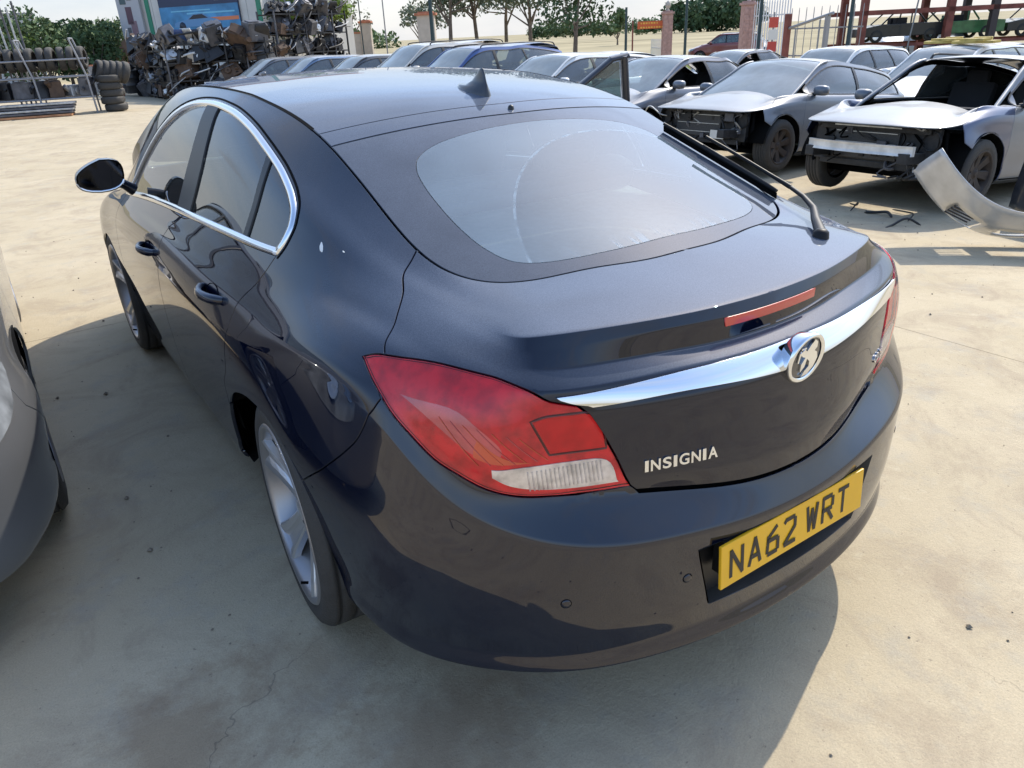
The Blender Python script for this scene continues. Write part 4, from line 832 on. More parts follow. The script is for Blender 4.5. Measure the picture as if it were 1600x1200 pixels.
    for sd in (-1, 1):
        k0 = len(V); V += [(sd*p[0], p[1], p[2]) for p in Gc.reshape(-1, 3)]
        for i in range(ns_-1):
            for j in range(nt_-1):
                c = Gc[i:i+2, j:j+2].reshape(-1, 3).mean(0); u = ((i+.5)*2, (j+.5)*3)
                if in_poly([u], DLO)[0]: continue
                if (abs(c[0]) > .6) and any((c[1]-cy)**2+(c[2]-cz)**2 < rr**2 for cy, cz, rr in ((1.22, .25, .50), (3.86, .30, .45))): continue
                if abs(c[0]) < .34 and c[1] < .3 and .32 < c[2] < .58: continue
                q = (k0+i*nt_+j, k0+(i+1)*nt_+j, k0+(i+1)*nt_+j+1, k0+i*nt_+j+1); F.append(q)
    MB().add(V, F).build('inner_shell', GAPM, car, fixn=False)
    # ledge strips behind tailgate edge, exhaust, floor
    loop = [tuple(GRID[i, 8]+[0, 0, .004]) for i in range(0, NSG, 3)]; full = loop+[(-p[0], p[1], p[2]) for p in loop[::-1]]
    fp = MB(); cz_ = .24; inner_ = [(p[0]*.86, 2.4+(p[1]-2.4)*.93, cz_) for p in full]; n_ = len(full)
    fp.add(full+inner_, [(i, (i+1) % n_, n_+(i+1) % n_, n_+i) for i in range(n_) if not (abs(full[i][0]) > .5 and (.70 < full[i][1] < 1.75 or 3.44 < full[i][1] < 4.28))]+[tuple(range(n_, 2*n_))])
    fp.build('floor_pan', GAPM, car)
    # cabin
    for sd in (-1, 1):
        s = MB(); s.box((sd*.37, 2.55, .62), (.50, .52, .16)); s.box((0, 0, 0), (.50, .12, .62), M=Matrix.Translation((sd*.37, 2.27, .92)) @ Matrix.Rotation(R(14), 4, 'X')); s.box((sd*.37, 2.16, 1.26), (.26, .09, .16))
        s.build('front_seat', CLOTH, car, bevel=.035)
        s = MB(); s.box((sd*.36, 1.42, 1.14), (.24, .08, .14)); s.build('rear_headrest', CLOTH, car, bevel=.03)
    s = MB(); s.box((0, 1.70, .62), (1.30, .52, .18)); s.box((0, 0, 0), (1.28, .13, .60), M=Matrix.Translation((0, 1.47, .84)) @ Matrix.Rotation(R(16), 4, 'X')); s.build('rear_bench', CLOTH, car, bevel=.04)
    s = MB(); s.add([(-.60,1.36,1.03),(.60,1.36,1.03),(.50,.66,.985),(-.50,.66,.985),(-.60,1.36,1.01),(.60,1.36,1.01),(.50,.66,.965),(-.50,.66,.965)], [(0,1,2,3),(7,6,5,4),(0,4,5,1),(1,5,6,2),(2,6,7,3),(3,7,4,0)]); s.build('parcel_shelf', PALE, car)
    s = MB(); s.box((0, 3.45, .86), (1.45, .42, .22)); s.build('dashboard', CLOTH, car, bevel=.04)
    s = MB(); b = [( .36+.18*math.cos(a), 3.06+.05*math.sin(a), .95+.18*math.sin(a)) for a in np.linspace(0, 2*math.pi, 25)]; s.tube(b, .014, 8, cap=False); s.build('steering_wheel', BLACK, car)
    return car

def make_wheel(name, R_t=.340, R_r=.258, width=.235, spokes=5, parent=None, alloy=None, detail=True):
    """wheel with its outer face towards -X, centre at the origin"""
    alloy = alloy or ALLOY
    w = empty(name); w.parent = parent
    h = width/2; t = MB()
    pr = [(h, R_r-.004), (h, R_r+.012), (h+.004, R_r+.03), (h-.004, R_t-.018), (h-.02, R_t-.004)]
    for k in range(4):
        a = h-.03-(2*h-.06)*k/4; b = h-.03-(2*h-.06)*(k+1)/4
        pr += [(a, R_t), (b+.009, R_t), (b+.008, R_t-.008), (b+.001, R_t-.008)]
    pr += [(-h+.03, R_t), (-h+.02, R_t-.004), (-h+.004, R_t-.018), (-h-.004, R_r+.035), (-h-.003, R_r+.02), (-h+.001, R_r+.010), (-h+.002, R_r-.004)]
    t.lathe(pr, 72 if detail else 28, 'X'); t.build('tyre', RUBBER, w, fixn=True)
    r = MB(); o = -h
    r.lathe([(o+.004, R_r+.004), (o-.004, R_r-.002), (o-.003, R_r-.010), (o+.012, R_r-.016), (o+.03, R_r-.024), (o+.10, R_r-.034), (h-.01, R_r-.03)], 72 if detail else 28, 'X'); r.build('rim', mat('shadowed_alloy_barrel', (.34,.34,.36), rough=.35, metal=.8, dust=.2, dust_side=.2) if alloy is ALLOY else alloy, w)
    br = MB(); br.lathe([(o+.11, R_r-.04), (o+.112, .06)], 40, 'X'); br.build('brake_disc', mat('brushed_disc', (.05,.048,.045), rough=.4, metal=.7), w)
    for s in range(spokes):
        a0 = 2*math.pi*(s+.12)/spokes; V = []; F = []
        rad = [.045, .075, .12, .17, .215, R_r-.018, R_r-.006]; wid = [.036, .036, .040, .047, .056, .068, .078]; x0 = [o+.050, o+.045, o+.036, o+.024, o+.012, o+.004, o+.003]
        sec = [(-1.0, .022), (-.95, .002), (-.80, -.002), (-.45, .004), (-.22, .014), (.22, .014), (.45, .004), (.80, -.002), (.95, .002), (1.0, .022)] if detail else [(-1, .02), (-.8, 0), (.8, 0), (1, .02)]
        for rr, ww, xx in zip(rad, wid, x0):
            for (q, dx) in sec:
                ly = q*ww; depth = dx*(1.0 if rr > .06 else .4)
                V.append((xx+depth, rr*math.cos(a0)-ly*math.sin(a0), rr*math.sin(a0)+ly*math.cos(a0)))
        m = len(sec)
        for i in range(len(rad)-1):
            for k in range(m-1): F.append((i*m+k, i*m+k+1, (i+1)*m+k+1, (i+1)*m+k))
        MB().add(V, F, sm=False).build('spoke', alloy, w)
    hb = MB(); hb.lathe([(o+.070, .062), (o+.050, .058), (o+.046, .045), (o+.042, .032), (o+.034, .030), (o+.031, .024), (o+.030, .0005)], 24, 'X'); hb.build('hub', alloy, w)
    if detail:
        for k in range(5):
            nb = MB(); a = 2*math.pi*(k+.6)/5; nb.lathe([(o+.055, .009), (o+.040, .009), (o+.038, .006), (o+.0385, .0004)], 8, 'X', (0, .042*math.cos(a), .042*math.sin(a)))
            nb.build('wheel_nut', mat('nut_dark', (.1,.1,.1), rough=.4, metal=.8), w)
        v = MB(); v.tube([(o+.008, -.10, -.195), (o-.012, -.095, -.190)], .0045, 6); v.build('valve', GAPM, w)
    return w

CAR = build_dark_saloon()
for _sx in (-1, 1):
    for _y in (1.085, 3.822):
        w = make_wheel('wheel', R_t=.342, R_r=.268, width=.235)
        w.parent = CAR; w.location = (_sx*.798, _y, .340); w.rotation_euler = (R(12), 0, (0 if _sx < 0 else math.pi)+(R(4.0)*(-1 if _sx < 0 else 1) if _y < 2 else 0))
# ---------------------------------------------------------------- the other cars: nose at local y = 0, tail towards +y
def gz(x, y=0):
    """the concrete falls gently away to the right"""
    t = min(max((x-1.6)/5.0, 0), 1); return -.21*t*t*(3-2*t)-.034*min(max(x-7, 0), 9)
class GS:
    A = True
    def __init__(s, cols, creases):
        NET = np.array(cols, float); s.nc, s.nr = NET.shape[:2]; s.sn, s.tn = 8, 6
        d = np.linalg.norm(np.diff(NET, axis=0), axis=2).mean(axis=1)**.8; sp = np.concatenate([[0], np.cumsum(d)])
        sv = np.concatenate([sp[i]+(sp[i+1]-sp[i])*np.arange(s.sn)/s.sn for i in range(s.nc-1)]+[[sp[-1]]])
        mr = NET[1:3][::-1]*[-1, 1, 1]; mf = NET[-3:-1][::-1]*[-1, 1, 1]
        LG = nat_spline(np.concatenate([[-sp[2], -sp[1]], sp, [2*sp[-1]-sp[-2], 2*sp[-1]-sp[-3]]]), np.concatenate([mr, NET, mf]), sv)
        sg = np.linalg.norm(np.diff(LG, axis=1), axis=2); ml = np.zeros_like(LG); mm = np.zeros_like(LG)
        for r in range(s.nr):
            dl = (LG[:, r]-LG[:, r-1])/sg[:, r-1, None] if r else None; dr = (LG[:, r+1]-LG[:, r])/sg[:, r, None] if r < s.nr-1 else None
            dl = dr if dl is None else dl; dr = dl if dr is None else dr
            m = (dl*sg[:, r, None]+dr*sg[:, r-1, None])/(sg[:, r, None]+sg[:, r-1, None]) if 0 < r < s.nr-1 else dl
            k = creases.get(r, 0); ml[:, r] = m*(1-k)+dl*k; mm[:, r] = m*(1-k)+dr*k
        g = []
        for r in range(s.nr-1):
            h = sg[:, r, None]
            for i in range(s.tn):
                u = i/s.tn; g.append((2*u**3-3*u**2+1)*LG[:, r]+(u**3-2*u**2+u)*h*mm[:, r]+(-2*u**3+3*u**2)*LG[:, r+1]+(u**3-u**2)*h*ml[:, r+1])
        g.append(LG[:, -1]); s.G = np.stack(g, 1); s.ns, s.nt = s.G.shape[:2]
        ds = np.gradient(s.G, axis=0); dt = np.gradient(s.G, axis=1); ds[0] = [1, 0, 0]; ds[-1] = [-1, 0, 0]
        s.Nr = np.cross(ds, dt); s.Nr /= np.linalg.norm(s.Nr, axis=2, keepdims=True)+1e-12
        if s.Nr[s.ns//2, 3*s.tn, 0] < 0: s.Nr = -s.Nr
        s.fl = s.G.reshape(-1, 3)
    def _b(s, A, st):
        st = np.atleast_2d(st); a = np.clip(st[:, 0], 0, s.ns-1.000001); t = np.clip(st[:, 1], 0, s.nt-1.000001); i = a.astype(int); j = t.astype(int); a = (a-i)[:, None]; b = (t-j)[:, None]
        return A[i, j]*(1-a)*(1-b)+A[i+1, j]*a*(1-b)+A[i, j+1]*(1-a)*b+A[i+1, j+1]*a*b
    def P(s, st): return s._b(s.G, st)
    def N(s, st):
        n = s._b(s.Nr, st); return n/(np.linalg.norm(n, axis=1, keepdims=True)+1e-12)
    def lattice(s, lo, hi, step):
        a = np.arange(math.ceil(lo[0]), hi[0]+1e-6, step[0]); b = np.arange(math.ceil(lo[1]), hi[1]+1e-6, step[1]); return np.array([(x, y) for x in a for y in b])
    def inv(s, P):
        out = []
        for p in np.atleast_2d(np.asarray(P, float)):
            k = int(np.argmin(((s.fl-p)**2).sum(1))); st = np.array([k//s.nt, k % s.nt], float)
            for _ in range(5):
                q = s.P(st)[0]; a1, a0 = min(st[0]+.5, s.ns-1.001), max(st[0]-.5, 0); b1, b0 = min(st[1]+.5, s.nt-1.001), max(st[1]-.5, 0)
                J = np.stack([(s.P((a1, st[1]))[0]-s.P((a0, st[1]))[0])/(a1-a0), (s.P((st[0], b1))[0]-s.P((st[0], b0))[0])/(b1-b0)], 1)
                st = np.clip(st+np.clip(np.linalg.lstsq(J, p-q, rcond=None)[0], -1.5, 1.5), 0, [s.ns-1.001, s.nt-1.001])
            out.append(st)
        return np.array(out)
    def U(s, pts, n=4):
        uv = s.inv(pts); return crom(uv, n) if len(uv) > 2 else np.array([uv[0]+(uv[1]-uv[0])*k/n for k in range(n+1)])
class TopS:
    A = False
    def __init__(s, prof, k): s.y = np.linspace(prof[0][0], prof[-1][0], 300); p = np.array(prof); s.z = pchip(p[:, 0], p[:, 1], s.y); s.k = k
    def zf(s, x, y): return np.interp(y, s.y, s.z)-s.k*np.asarray(x)**2
    def P(s, u): u = np.atleast_2d(u); return np.stack([u[:, 0], u[:, 1], s.zf(u[:, 0], u[:, 1])], 1)
    def N(s, u):
        u = np.atleast_2d(u); e = .02; dx = (s.zf(u[:, 0]+e, u[:, 1])-s.zf(u[:, 0]-e, u[:, 1]))/(2*e); dy = (s.zf(u[:, 0], u[:, 1]+e)-s.zf(u[:, 0], u[:, 1]-e))/(2*e)
        n = np.stack([-dx, -dy, np.ones_like(dx)], 1); return n/np.linalg.norm(n, axis=1, keepdims=True)
    def lattice(s, lo, hi, step):
        a = np.arange(math.floor(lo[0]/.06)*.06, hi[0], .06); b = np.arange(math.floor(lo[1]/.06)*.06, hi[1], .06); return np.array([(x, y) for x in a for y in b])

WSG = glassmat('dusty_windscreen', tint=(.62,.78,.76), dark=.6, dust=.33, dustcol=(.50,.58,.60))
WSG2 = glassmat('clear_side_glass', tint=(.55,.72,.70), dark=.6, dust=.16, dustcol=(.45,.52,.56))
SEATM = mat('black_seat_cloth', (.02,.02,.023), rough=.9)
LAMPM = mat('headlamp_glass', (.30,.32,.34), rough=.08, coat=1, spec=.7, metal=.3, noise=.5, nscale=12)
STEEL = mat('dull_bare_steel', (.52,.52,.50), rough=.4, metal=.6, noise=.25, nscale=14)
DARKM = mat('grimy_engine_black', (.018,.018,.019), rough=.6, noise=.5, nscale=20, dust=.25)
def paintmat(name, c, dust=.45, metal=.35, coat=.9):
    return mat(name, c, rough=.42, metal=metal, coat=coat, coat_rough=.05, coat_ior=1.5, dust=dust, dustcol=(.46,.44,.40), dust_scale=1.5, dust_side=.05, noise=.06, nscale=3)

def build_car(name, label, paint, L=4.3, W=1.77, H=1.42, cowl=1.12, wsy=1.92, zn=.71, zc=.97, tail='hatch', bumper=True, group=None, rails=False, doors3=False, wing_paint=None, bonnet=True, glassless=(), wheel=None, wheelfr=True, windscreen=True, detail=1, mirrors=True, bonnet_up=False, cat='car', yfw=.86, crown=.03):
    w = W/2; car = empty(name, label=label, cat=cat, group=group)
    bl0, bl1 = zc-.03, zc+.05; ya = cowl*.86
    bel = lambda y: bl0+(bl1-bl0)*min(max((y-ya)/(L-ya-.5), 0), 1)
    re = {'hatch': (L-.62, L-.10), 'estate': (L-.42, L-.10), 'mpv': (L-.30, L-.08), 'saloon': (L-1.35, L-.75)}[tail]
    top = TopS([(cowl-.12, zc-.075), (cowl, zc), ((cowl+wsy)/2, (zc+H-.05)/2+.015), (wsy, H-.035), (wsy+.45, H), (L*.62, H-.01), (re[0], H-.075), ((re[0]+re[1])/2, (H-.075+bl1)/2+.05), (re[1], bl1+.02), (L+.2, bl1-.3)], .13)
    xr = w*.64
    def side(y, xs=1.0, ins=0):
        b = bel(y); return [(w*.90*xs, y, .20), (w*.965*xs, y, .26), (w*.985*xs, y, .42), (w*xs, y, .58), (w*.99*xs, y, .72 if b > .85 else b*.84), (w*.968*xs, y, b-.075), (w*.935*xs, y, b-.022), (w*.905*xs, y, b)]
    def up(c, e, bulge=.02):
        a = np.array(c[-1]); e = np.array((e[0], e[1], float(top.zf(e[0], e[1])))); o = []
        for f in (.34, .68): q = a+(e-a)*f; q[0] += bulge*4*f*(1-f); o.append(tuple(q))
        return c+o+[tuple(e)]
    def nose(x, y0, z0, e):
        r = [(x, y0+.07, .20), (x, y0+.02, .26), (x, y0, .40), (x, y0+.005, .54), (x, y0+.035, z0-.075), (x, y0+.08, z0-.02), (x*.985, y0+.16, z0+.01), (x*.96, y0+.30, z0+.045)]
        a = np.array(r[-1]); e = np.array((e[0], e[1], float(top.zf(e[0], e[1])))); o = []
        for f in (.36, .70): q = a+(e-a)*f; q[2] += crown*4*f*(1-f); o.append(tuple(q))
        return r+o+[tuple(e)]
    C = [nose(0, 0, zn, (0, cowl)), nose(w*.42, .035, zn, (w*.22, cowl-.01)), nose(w*.78, .15, zn-.01, (w*.46, cowl-.035))]
    y3 = .46; c3 = [(w*.86, y3-.02, .20), (w*.935, y3-.03, .26), (w*.955, y3-.04, .42), (w*.96, y3-.04, .56), (w*.92, y3, zn-.045), (w*.895, y3+.03, zn+.01), (w*.85, y3+.09, zn+.045), (w*.79, y3+.17, zn+.075), (w*.75, y3+.28, zn+.12), (w*.70, y3+.42, zc-.085), (w*.64, cowl-.075, float(top.zf(w*.64, cowl-.075)))]
    C.append(c3)
    s4 = side(.86); s4[4:] = [(w*.975, .86, .68), (w*.95, .86, zn+.085), (w*.905, .87, zn+.12), (w*.86, .88, zn+.145)]; C.append(s4+[(w*.83, .90, zn+.175), (w*.81, .94, zc-.055), (w*.785, cowl-.12, float(top.zf(w*.785, cowl-.12)))])
    C.append(up(side(1.30), (w*.775, cowl+.12), .0)); C.append(up(side(1.75), (w*.685, (cowl+wsy)/2+.15), .015)); C.append(up(side(2.25), (xr, wsy+.22)))
    C.append(up(side(2.75), (xr, 2.75))); C.append(up(side(L-1.25), (xr*.99, min(L-1.25, re[0]-.12)))); C.append(up(side(L-.80, .995), (xr*.97, (re[0]+.06 if tail != 'saloon' else re[1]-.1))))
    def rear(x, y0, e, zz=0):
        b = bl1; r = [(x, y0-.10, .22), (x, y0-.03, .28), (x, y0, .42), (x, y0-.005, .56), (x*.985, y0-.07, .70), (x*.97, y0-.085, b-.16), (x*.955, y0-.09, b-.07), (x*.94, y0-.095, b-.01)]
        a = np.array(r[-1]); e = np.array((e[0], e[1], float(top.zf(e[0], e[1])))); return r+[tuple(a+(e-a)*.34), tuple(a+(e-a)*.68), tuple(e)]
    C.append(rear(w*.93, L-.28, (xr*.93, (re[0]+re[1])/2+.02))); C.append(rear(w*.72, L-.06, (xr*.80, re[1]-.03))); C.append(rear(w*.36, L-.01, (xr*.4, re[1]))); C.append(rear(0, L, (0, re[1])))
    S = GS(C, {5: .45, 7: .25}); R_ = .335; T = S.tn; sc = lambda k: k*S.sn
    E1 = S.nt-1; ns = S.ns-1
    if wing_paint is None: wing_paint = paint
    par = dict(surf=S, lip=.01, res=.03, minb=.012, gap=.003)
    inv_ = lambda *p: S.inv([p])[0]
    hx = zn+.01
    f1 = S.U([(0, .085, zn-.02), (w*.42, .12, zn-.02), (w*.74, .23, zn-.025), (w*.885, y3+.03, zn+.015)]); f1[0][0] = 0
    f2 = S.U([(w*.885, y3+.03, zn+.015), (w*.86, .70, zn+.10), (w*.83, .92, zc-.09), (w*.80, cowl-.06, zc-.075)])
    sC = inv_(w*.80, cowl-.06, zc-.075)[0]; f2[-1] = (sC, E1)
    # bonnet
    bo = join(f1, f2, ROW2(E1, sC, 0), np.array([[0, E1], f1[0]]))
    if bonnet:
        o = panel('bonnet', bo, paint, car, side=0, **par)
        if bonnet_up:
            o.location = (0, cowl*.98, zc); o.rotation_euler = (R(-bonnet_up), 0, 0)
            me = o.data
            for v in me.vertices: v.co -= Vector((0, cowl*.98, zc))
            me.update()
    yw1, yw2 = yfw, L-.83; arc = []
    def archpts(cy, r=.375, n=11, x=w):
        return [(x, cy+r*math.cos(a), .33+r*math.sin(a)) for a in np.linspace(-.28, math.pi+.28, n)]
    A1, A2 = S.U(archpts(yw1), 3), S.U(archpts(yw2), 3)     # from behind the wheel over the top to the front
    # front door line, B line, rear door line
    yF = cowl+.13; yB = 2.35 if not doors3 else 2.62; yD = L-1.28
    b_ = lambda y: bel(y)
    dF = S.U([(w*.90, yF+.12, b_(yF)), (w*.968, yF, b_(yF)-.08), (w, yF-.02, .55), (w*.97, yF, .27)], 4)
    dB = S.U([(w*.905, yB, b_(yB)), (w*.968, yB, b_(yB)-.08), (w, yB, .55), (w*.97, yB, .27)], 4)
    ap = S.P(A2); kk = int(np.argmin(np.abs(ap[:, 2]-.60)+(ap[:, 1] > yw2)*9))
    dD = S.U([(w*.905, yD+.12, b_(yD)), (w*.968, yD+.14, b_(yD)-.08), (w, yD+.13, .76), (w, ap[kk][1], .60)], 4); dD[-1] = A2[kk]
    g0 = dict(par)
    # window line polygon
    dl = .022
    wl_b = S.U([(w*.90, yF+.12, b_(yF)+.005)]+[(w*.90, y, b_(y)+.005) for y in np.linspace(yF+.4, (re[0]+re[1])/2-.22 if tail != 'saloon' else re[1]-.25, 6)], 4)
    ye = (re[0]+re[1])/2-.22 if tail != 'saloon' else re[1]-.25
    tp = [(xr*1.04, ye-.02+.0, None)]
    def ed(f, y): # point on the side between belt and roof edge: f fraction up
        i = np.argmin(np.abs(S.G[:, 7*T, 1]-y)+(S.G[:, 7*T, 0] < .5)*9); return np.array([i, 7*T+f*3*T])
    yTop0 = wsy+.12; 
    pts = [wl_b[-1]]+[ed(.45, ye-.03), ed(.82, ye-.22 if tail != 'mpv' else ye-.1)]+[ed(.86, y) for y in np.linspace(ye-.5, yTop0+.25, 5)]
    # A-pillar edge: walk along constant fraction .84 forward until the belt
    for y, f in ((yTop0-.12, .84), (yTop0-.38, .80), (yTop0-.62, .70), (yTop0-.82, .42)): 
        if y > yF+.16: pts.append(ed(f, y))
    pts.append(wl_b[0]); up_ = crom(np.array(pts), 3)
    kB1 = int(np.argmin(np.abs(S.P(wl_b)[:, 1]-yB))); dB[0] = wl_b[kB1]
    kB2 = 1+int(np.argmin(np.abs(S.P(up_)[:, 1]-(yB+.02))[1:]))
    cp = wl_b[kB1]
    # lower panels
    for sd in (-1, 1):
        g = dict(par); g['side'] = sd
        fw = join(f2[::-1], np.array([f1[-1], inv_(w*.93, y3, .58), [inv_(w*.93, y3, .5)[0], 4]]) if not bumper else np.array([f1[-1], inv_(w*.92, y3+.02, .60), A1[int(len(A1)*.80)]]), A1[::-1][(0 if not bumper else len(A1)-1-int(len(A1)*.80)):], np.array([A1[0], dF[-1]]), dF[::-1], np.array([dF[0], [sC+3, E1-1], [sC, E1]]))
        if not bumper:
            fw = join(f2[::-1], np.array([f1[-1], inv_(w*.94, y3+.02, .62)]), A1[int(len(A1)*.72)::-1], np.array([A1[0], dF[-1]]), dF[::-1], np.array([dF[0], [sC+3, E1-1], [sC, E1]]))
        panel('front_wing', fw, wing_paint, car, **g)
        if bumper:
            kq = int(len(A1)*.80)
            fb = join(f1, np.array([f1[-1], inv_(w*.92, y3+.02, .60), A1[kq]]), A1[kq:], np.array([A1[-1], [A1[-1][0], 3.0]]), ROW2(3.0, A1[-1][0], 0), np.array([[0, 3.0], f1[0]]))
            if sd == -1: panel('front_bumper', fb, paint, car, **{**par, 'side': 0})
            hl = S.U([(w*.52, .165, zn-.05), (w*.72, .24, zn-.045), (w*.89, .46, zn-.005), (w*.90, .56, zn-.02), (w*.905, .42, zn-.10), (w*.80, .20, zn-.155), (w*.58, .10, zn-.15)], 3)
            h = panel('headlamp', hl, LAMPM, car, surf=S, side=sd, gap=0, lip=.01, off=.006, res=.03, minb=.012)
            for cx_, rr in ((.62, .045), (.76, .050)):
                u = inv_(w*cx_, .17 if cx_ < .7 else .24, zn-.095); p = S.P(u)[0]; nn = S.N(u)[0]; Mx = Matrix.Translation((sd*p[0]+sd*nn[0]*.007, p[1]+nn[1]*.007, p[2]+nn[2]*.007)) @ Vector((sd*nn[0], nn[1], nn[2])).to_track_quat('Z', 'Y').to_matrix().to_4x4()
                q = MB(); q.lathe([(.002, rr), (.004, rr*.85), (-.002, rr*.5), (.003, .0004)], 18, 'Z'); q.v = [tuple(Mx @ Vector(v)) for v in q.v]; q.build('lamp_bulb_ring', CHROME, h)
        fd = join(dF, np.array([dF[-1], dB[-1]]), dB[::-1], wl_b[:kB1+1][::-1], np.array([wl_b[0], dF[0]]))
        panel('front_door', fd, paint, car, **g)
        kD1 = int(np.argmin(np.abs(S.P(wl_b)[:, 1]-(yD+.10)))); dD[0] = wl_b[kD1]
        if not doors3:
            rd = join(dB, np.array([dB[-1], A2[-1]]), A2[::-1][:len(A2)-kk], dD[::-1], wl_b[kB1:kD1+1][::-1]); panel('rear_door', rd, paint, car, **g)
            start = dD; q0 = wl_b[kD1:]; af = A2[:kk+1][::-1]; pre = dD
        else:
            start = dB; q0 = wl_b[kB1:]; af = A2[::-1]; pre = join(dB, np.array([dB[-1], A2[-1]]))
        sR = inv_(w*.90, L-.16, .6)[0]
        rq = join(pre, af, np.array([A2[0], [sR, 6], [sR, 7*T], [sR-1, E1-.01]]), ROW2(E1, sR-1, sc(5)+2), np.array([ed(.95, yTop0-.5), ed(.5, yF+.22), wl_b[0]]), up_[::-1], wl_b[::-1][:1], q0[::-1])
        panel('rear_quarter', rq, paint, car, **g)
        rp = join(np.array([[sR, 6], [sR, 7*T]]), np.array([[sR-1, E1-.01]]), ROW2(E1, sR-1, ns), np.array([[ns, E1], [ns, 3]]), ROW2(3, ns, sR)); panel('tail_panel', rp, paint, car, **{**g, 'gap': .001})
        tl = S.U([(w*.86, L-.19, .90), (w*.70, L-.13, .90), (w*.70, L-.12, .74), (w*.90, L-.24, .74)], 2); panel('tail_lamp', tl, mat('plain_red_lens', (.35,.01,.012), rough=.25, coat=1), car, surf=S, side=sd, gap=0, off=.004, res=.05, minb=.02)
        sl = join(np.array([A1[0], A2[-1]]), np.array([[A2[-1][0], 1.5], [A1[0][0], 1.5]])); panel('sill', sl, BLACK, car, **g)
        # windows
        gw = dict(surf=S, side=sd, gap=.006, lip=.003, off=-.006, res=.04, minb=.02)
        mid = np.array([dB[0]*[1, 1]+(up_[kB2]-dB[0])*f for f in np.linspace(0, 1, 6)])
        f_win = join(wl_b[:kB1+1], mid, up_[kB2:])
        r_all = join(wl_b[kB1:], up_[:kB2+1], mid[::-1])
        if 'front' not in glassless: panel('front_door_glass', f_win, WSG2, car, **gw)
        if 'rear' not in glassless: panel('rear_side_glass', r_all, WSG2, car, **gw)
        def strip(line, wd_, nm, mt=BLACK):
            P3 = S.P(line); N3 = S.N(line); V = []; F = []
            for i in range(len(line)):
                t_ = P3[min(i+1, len(line)-1)]-P3[max(i-1, 0)]; t_ /= np.linalg.norm(t_)+1e-9; d = np.cross(N3[i], t_)
                for q, h in ((-wd_, 0.0), (-wd_*.8, .004), (wd_*.8, .004), (wd_, 0.0)): p = P3[i]+d*q+N3[i]*h; V.append((sd*p[0], p[1], p[2]))
            for i in range(len(line)-1):
                for k in range(3): F.append((i*4+k, i*4+k+1, (i+1)*4+k+1, (i+1)*4+k))
            MB().add(V, F).build(nm, mt, car)
        strip(mid, .035, 'centre_pillar', paint if name == 'silver_hatchback' else BLACK)
        strip(np.concatenate([wl_b, up_[1:]]), .009, 'window_seal')
        if not doors3:
            m2 = np.array([wl_b[kD1]+(up_[int(np.argmin(np.abs(S.P(up_[:kB2])[:, 1]-(yD-.03))+(np.arange(kB2) < 2)*9))]-wl_b[kD1])*f for f in np.linspace(0, 1, 6)]); strip(m2, .022, 'rear_pillar')
        if mirrors:
            m = MB(); V = []; F = []; n_ = 14; mx, my, mz = w*.905+.10, yF+.22, bl0+.065
            for j, (dy, sc_) in enumerate(((-.075, .25), (-.06, .75), (-.02, 1), (.04, .98), (.055, .86))):
                for k in range(n_):
                    a = 2*math.pi*k/n_; V.append((sd*(mx+.095*sc_*abs(math.cos(a))**.7*math.copysign(1, math.cos(a))), my+dy, mz+.062*sc_*abs(math.sin(a))**.7*math.copysign(1, math.sin(a))))
            for j in range(4):
                for k in range(n_): F.append((j*n_+k, j*n_+(k+1) % n_, (j+1)*n_+(k+1) % n_, (j+1)*n_+k))
            F.append(tuple(range(n_))); F.append(tuple(range(4*n_, 5*n_))); m.add(V, F, sm=True); mo = m.build('door_mirror', paint, car)
            MB().tube([(sd*w*.88, my, bl0+.01), (sd*(w*.905+.05), my, bl0+.03)], [.03, .022], 8).build('mirror_arm', BLACK, mo)
        for cy in (yw1, yw2):
            b = MB(); b.lathe([(sd*.40, .02), (sd*.40, .385), (sd*w*.985, .385)], 16, 'X', (0, cy, .33), a0=math.pi*.03, a1=math.pi*.97); b.build('wheel_arch_liner', GAPM, car, fixn=False)
    # top surfaces
    ring = [(float(S.G[i, -1, 0]), float(S.G[i, -1, 1])) for i in range(S.ns)]
    ks = [i for i in range(S.ns) if ring[i][0] > w*.35 and i > sc(3)]
    ex = lambda y: float(np.interp(y, [ring[i][1] for i in ks], [ring[i][0] for i in ks]))
    yA = wsy+.02; yR = re[0]
    tk = dict(surf=top, side=0, lip=.006, res=.05, minb=.02, gap=.003)
    rf = [(0, yA-.03)]+[(x, yA-.03+.03*(x/ex(yA))**2) for x in np.linspace(.1, ex(yA)-.02, 6)]+[(ex(yA), yA)]+[r for r in ring if yA+.02 < r[1] < yR-.02 and r[0] > .4]+[(ex(yR), yR)]+[(x, yR+.02*(1-(x/ex(yR))**2)) for x in np.linspace(ex(yR)-.05, 0, 6)]
    panel('roof', rf, paint, car, **tk)
    if windscreen:
        wsn = [(0, cowl-.0)]+[r for i, r in enumerate(ring) if i <= sc(4) and r[0] > .05]+[r for i, r in enumerate(ring) if i > sc(4) and r[1] < yA-.02 and r[0] > .4]+[(ex(yA), yA)]+[(x, yA-.03+.03*(x/ex(yA))**2) for x in np.linspace(ex(yA)-.02, 0, 6)]
        panel('windscreen', wsn, WSG, car, **{**tk, 'off': -.004})
    rwn = [(0, yR+.02)]+[(x, yR+.02*(1-(x/ex(yR))**2)) for x in np.linspace(.1, ex(yR)-.05, 5)]+[(ex(yR), yR)]+[r for i, r in enumerate(ring) if i > sc(8) and r[1] > yR+.02]
    rwn = [p for p in rwn if p[0] >= 0]; rwn[-1] = (0, rwn[-1][1])
    panel('rear_window', rwn, WSG2, car, **{**tk, 'off': -.004})
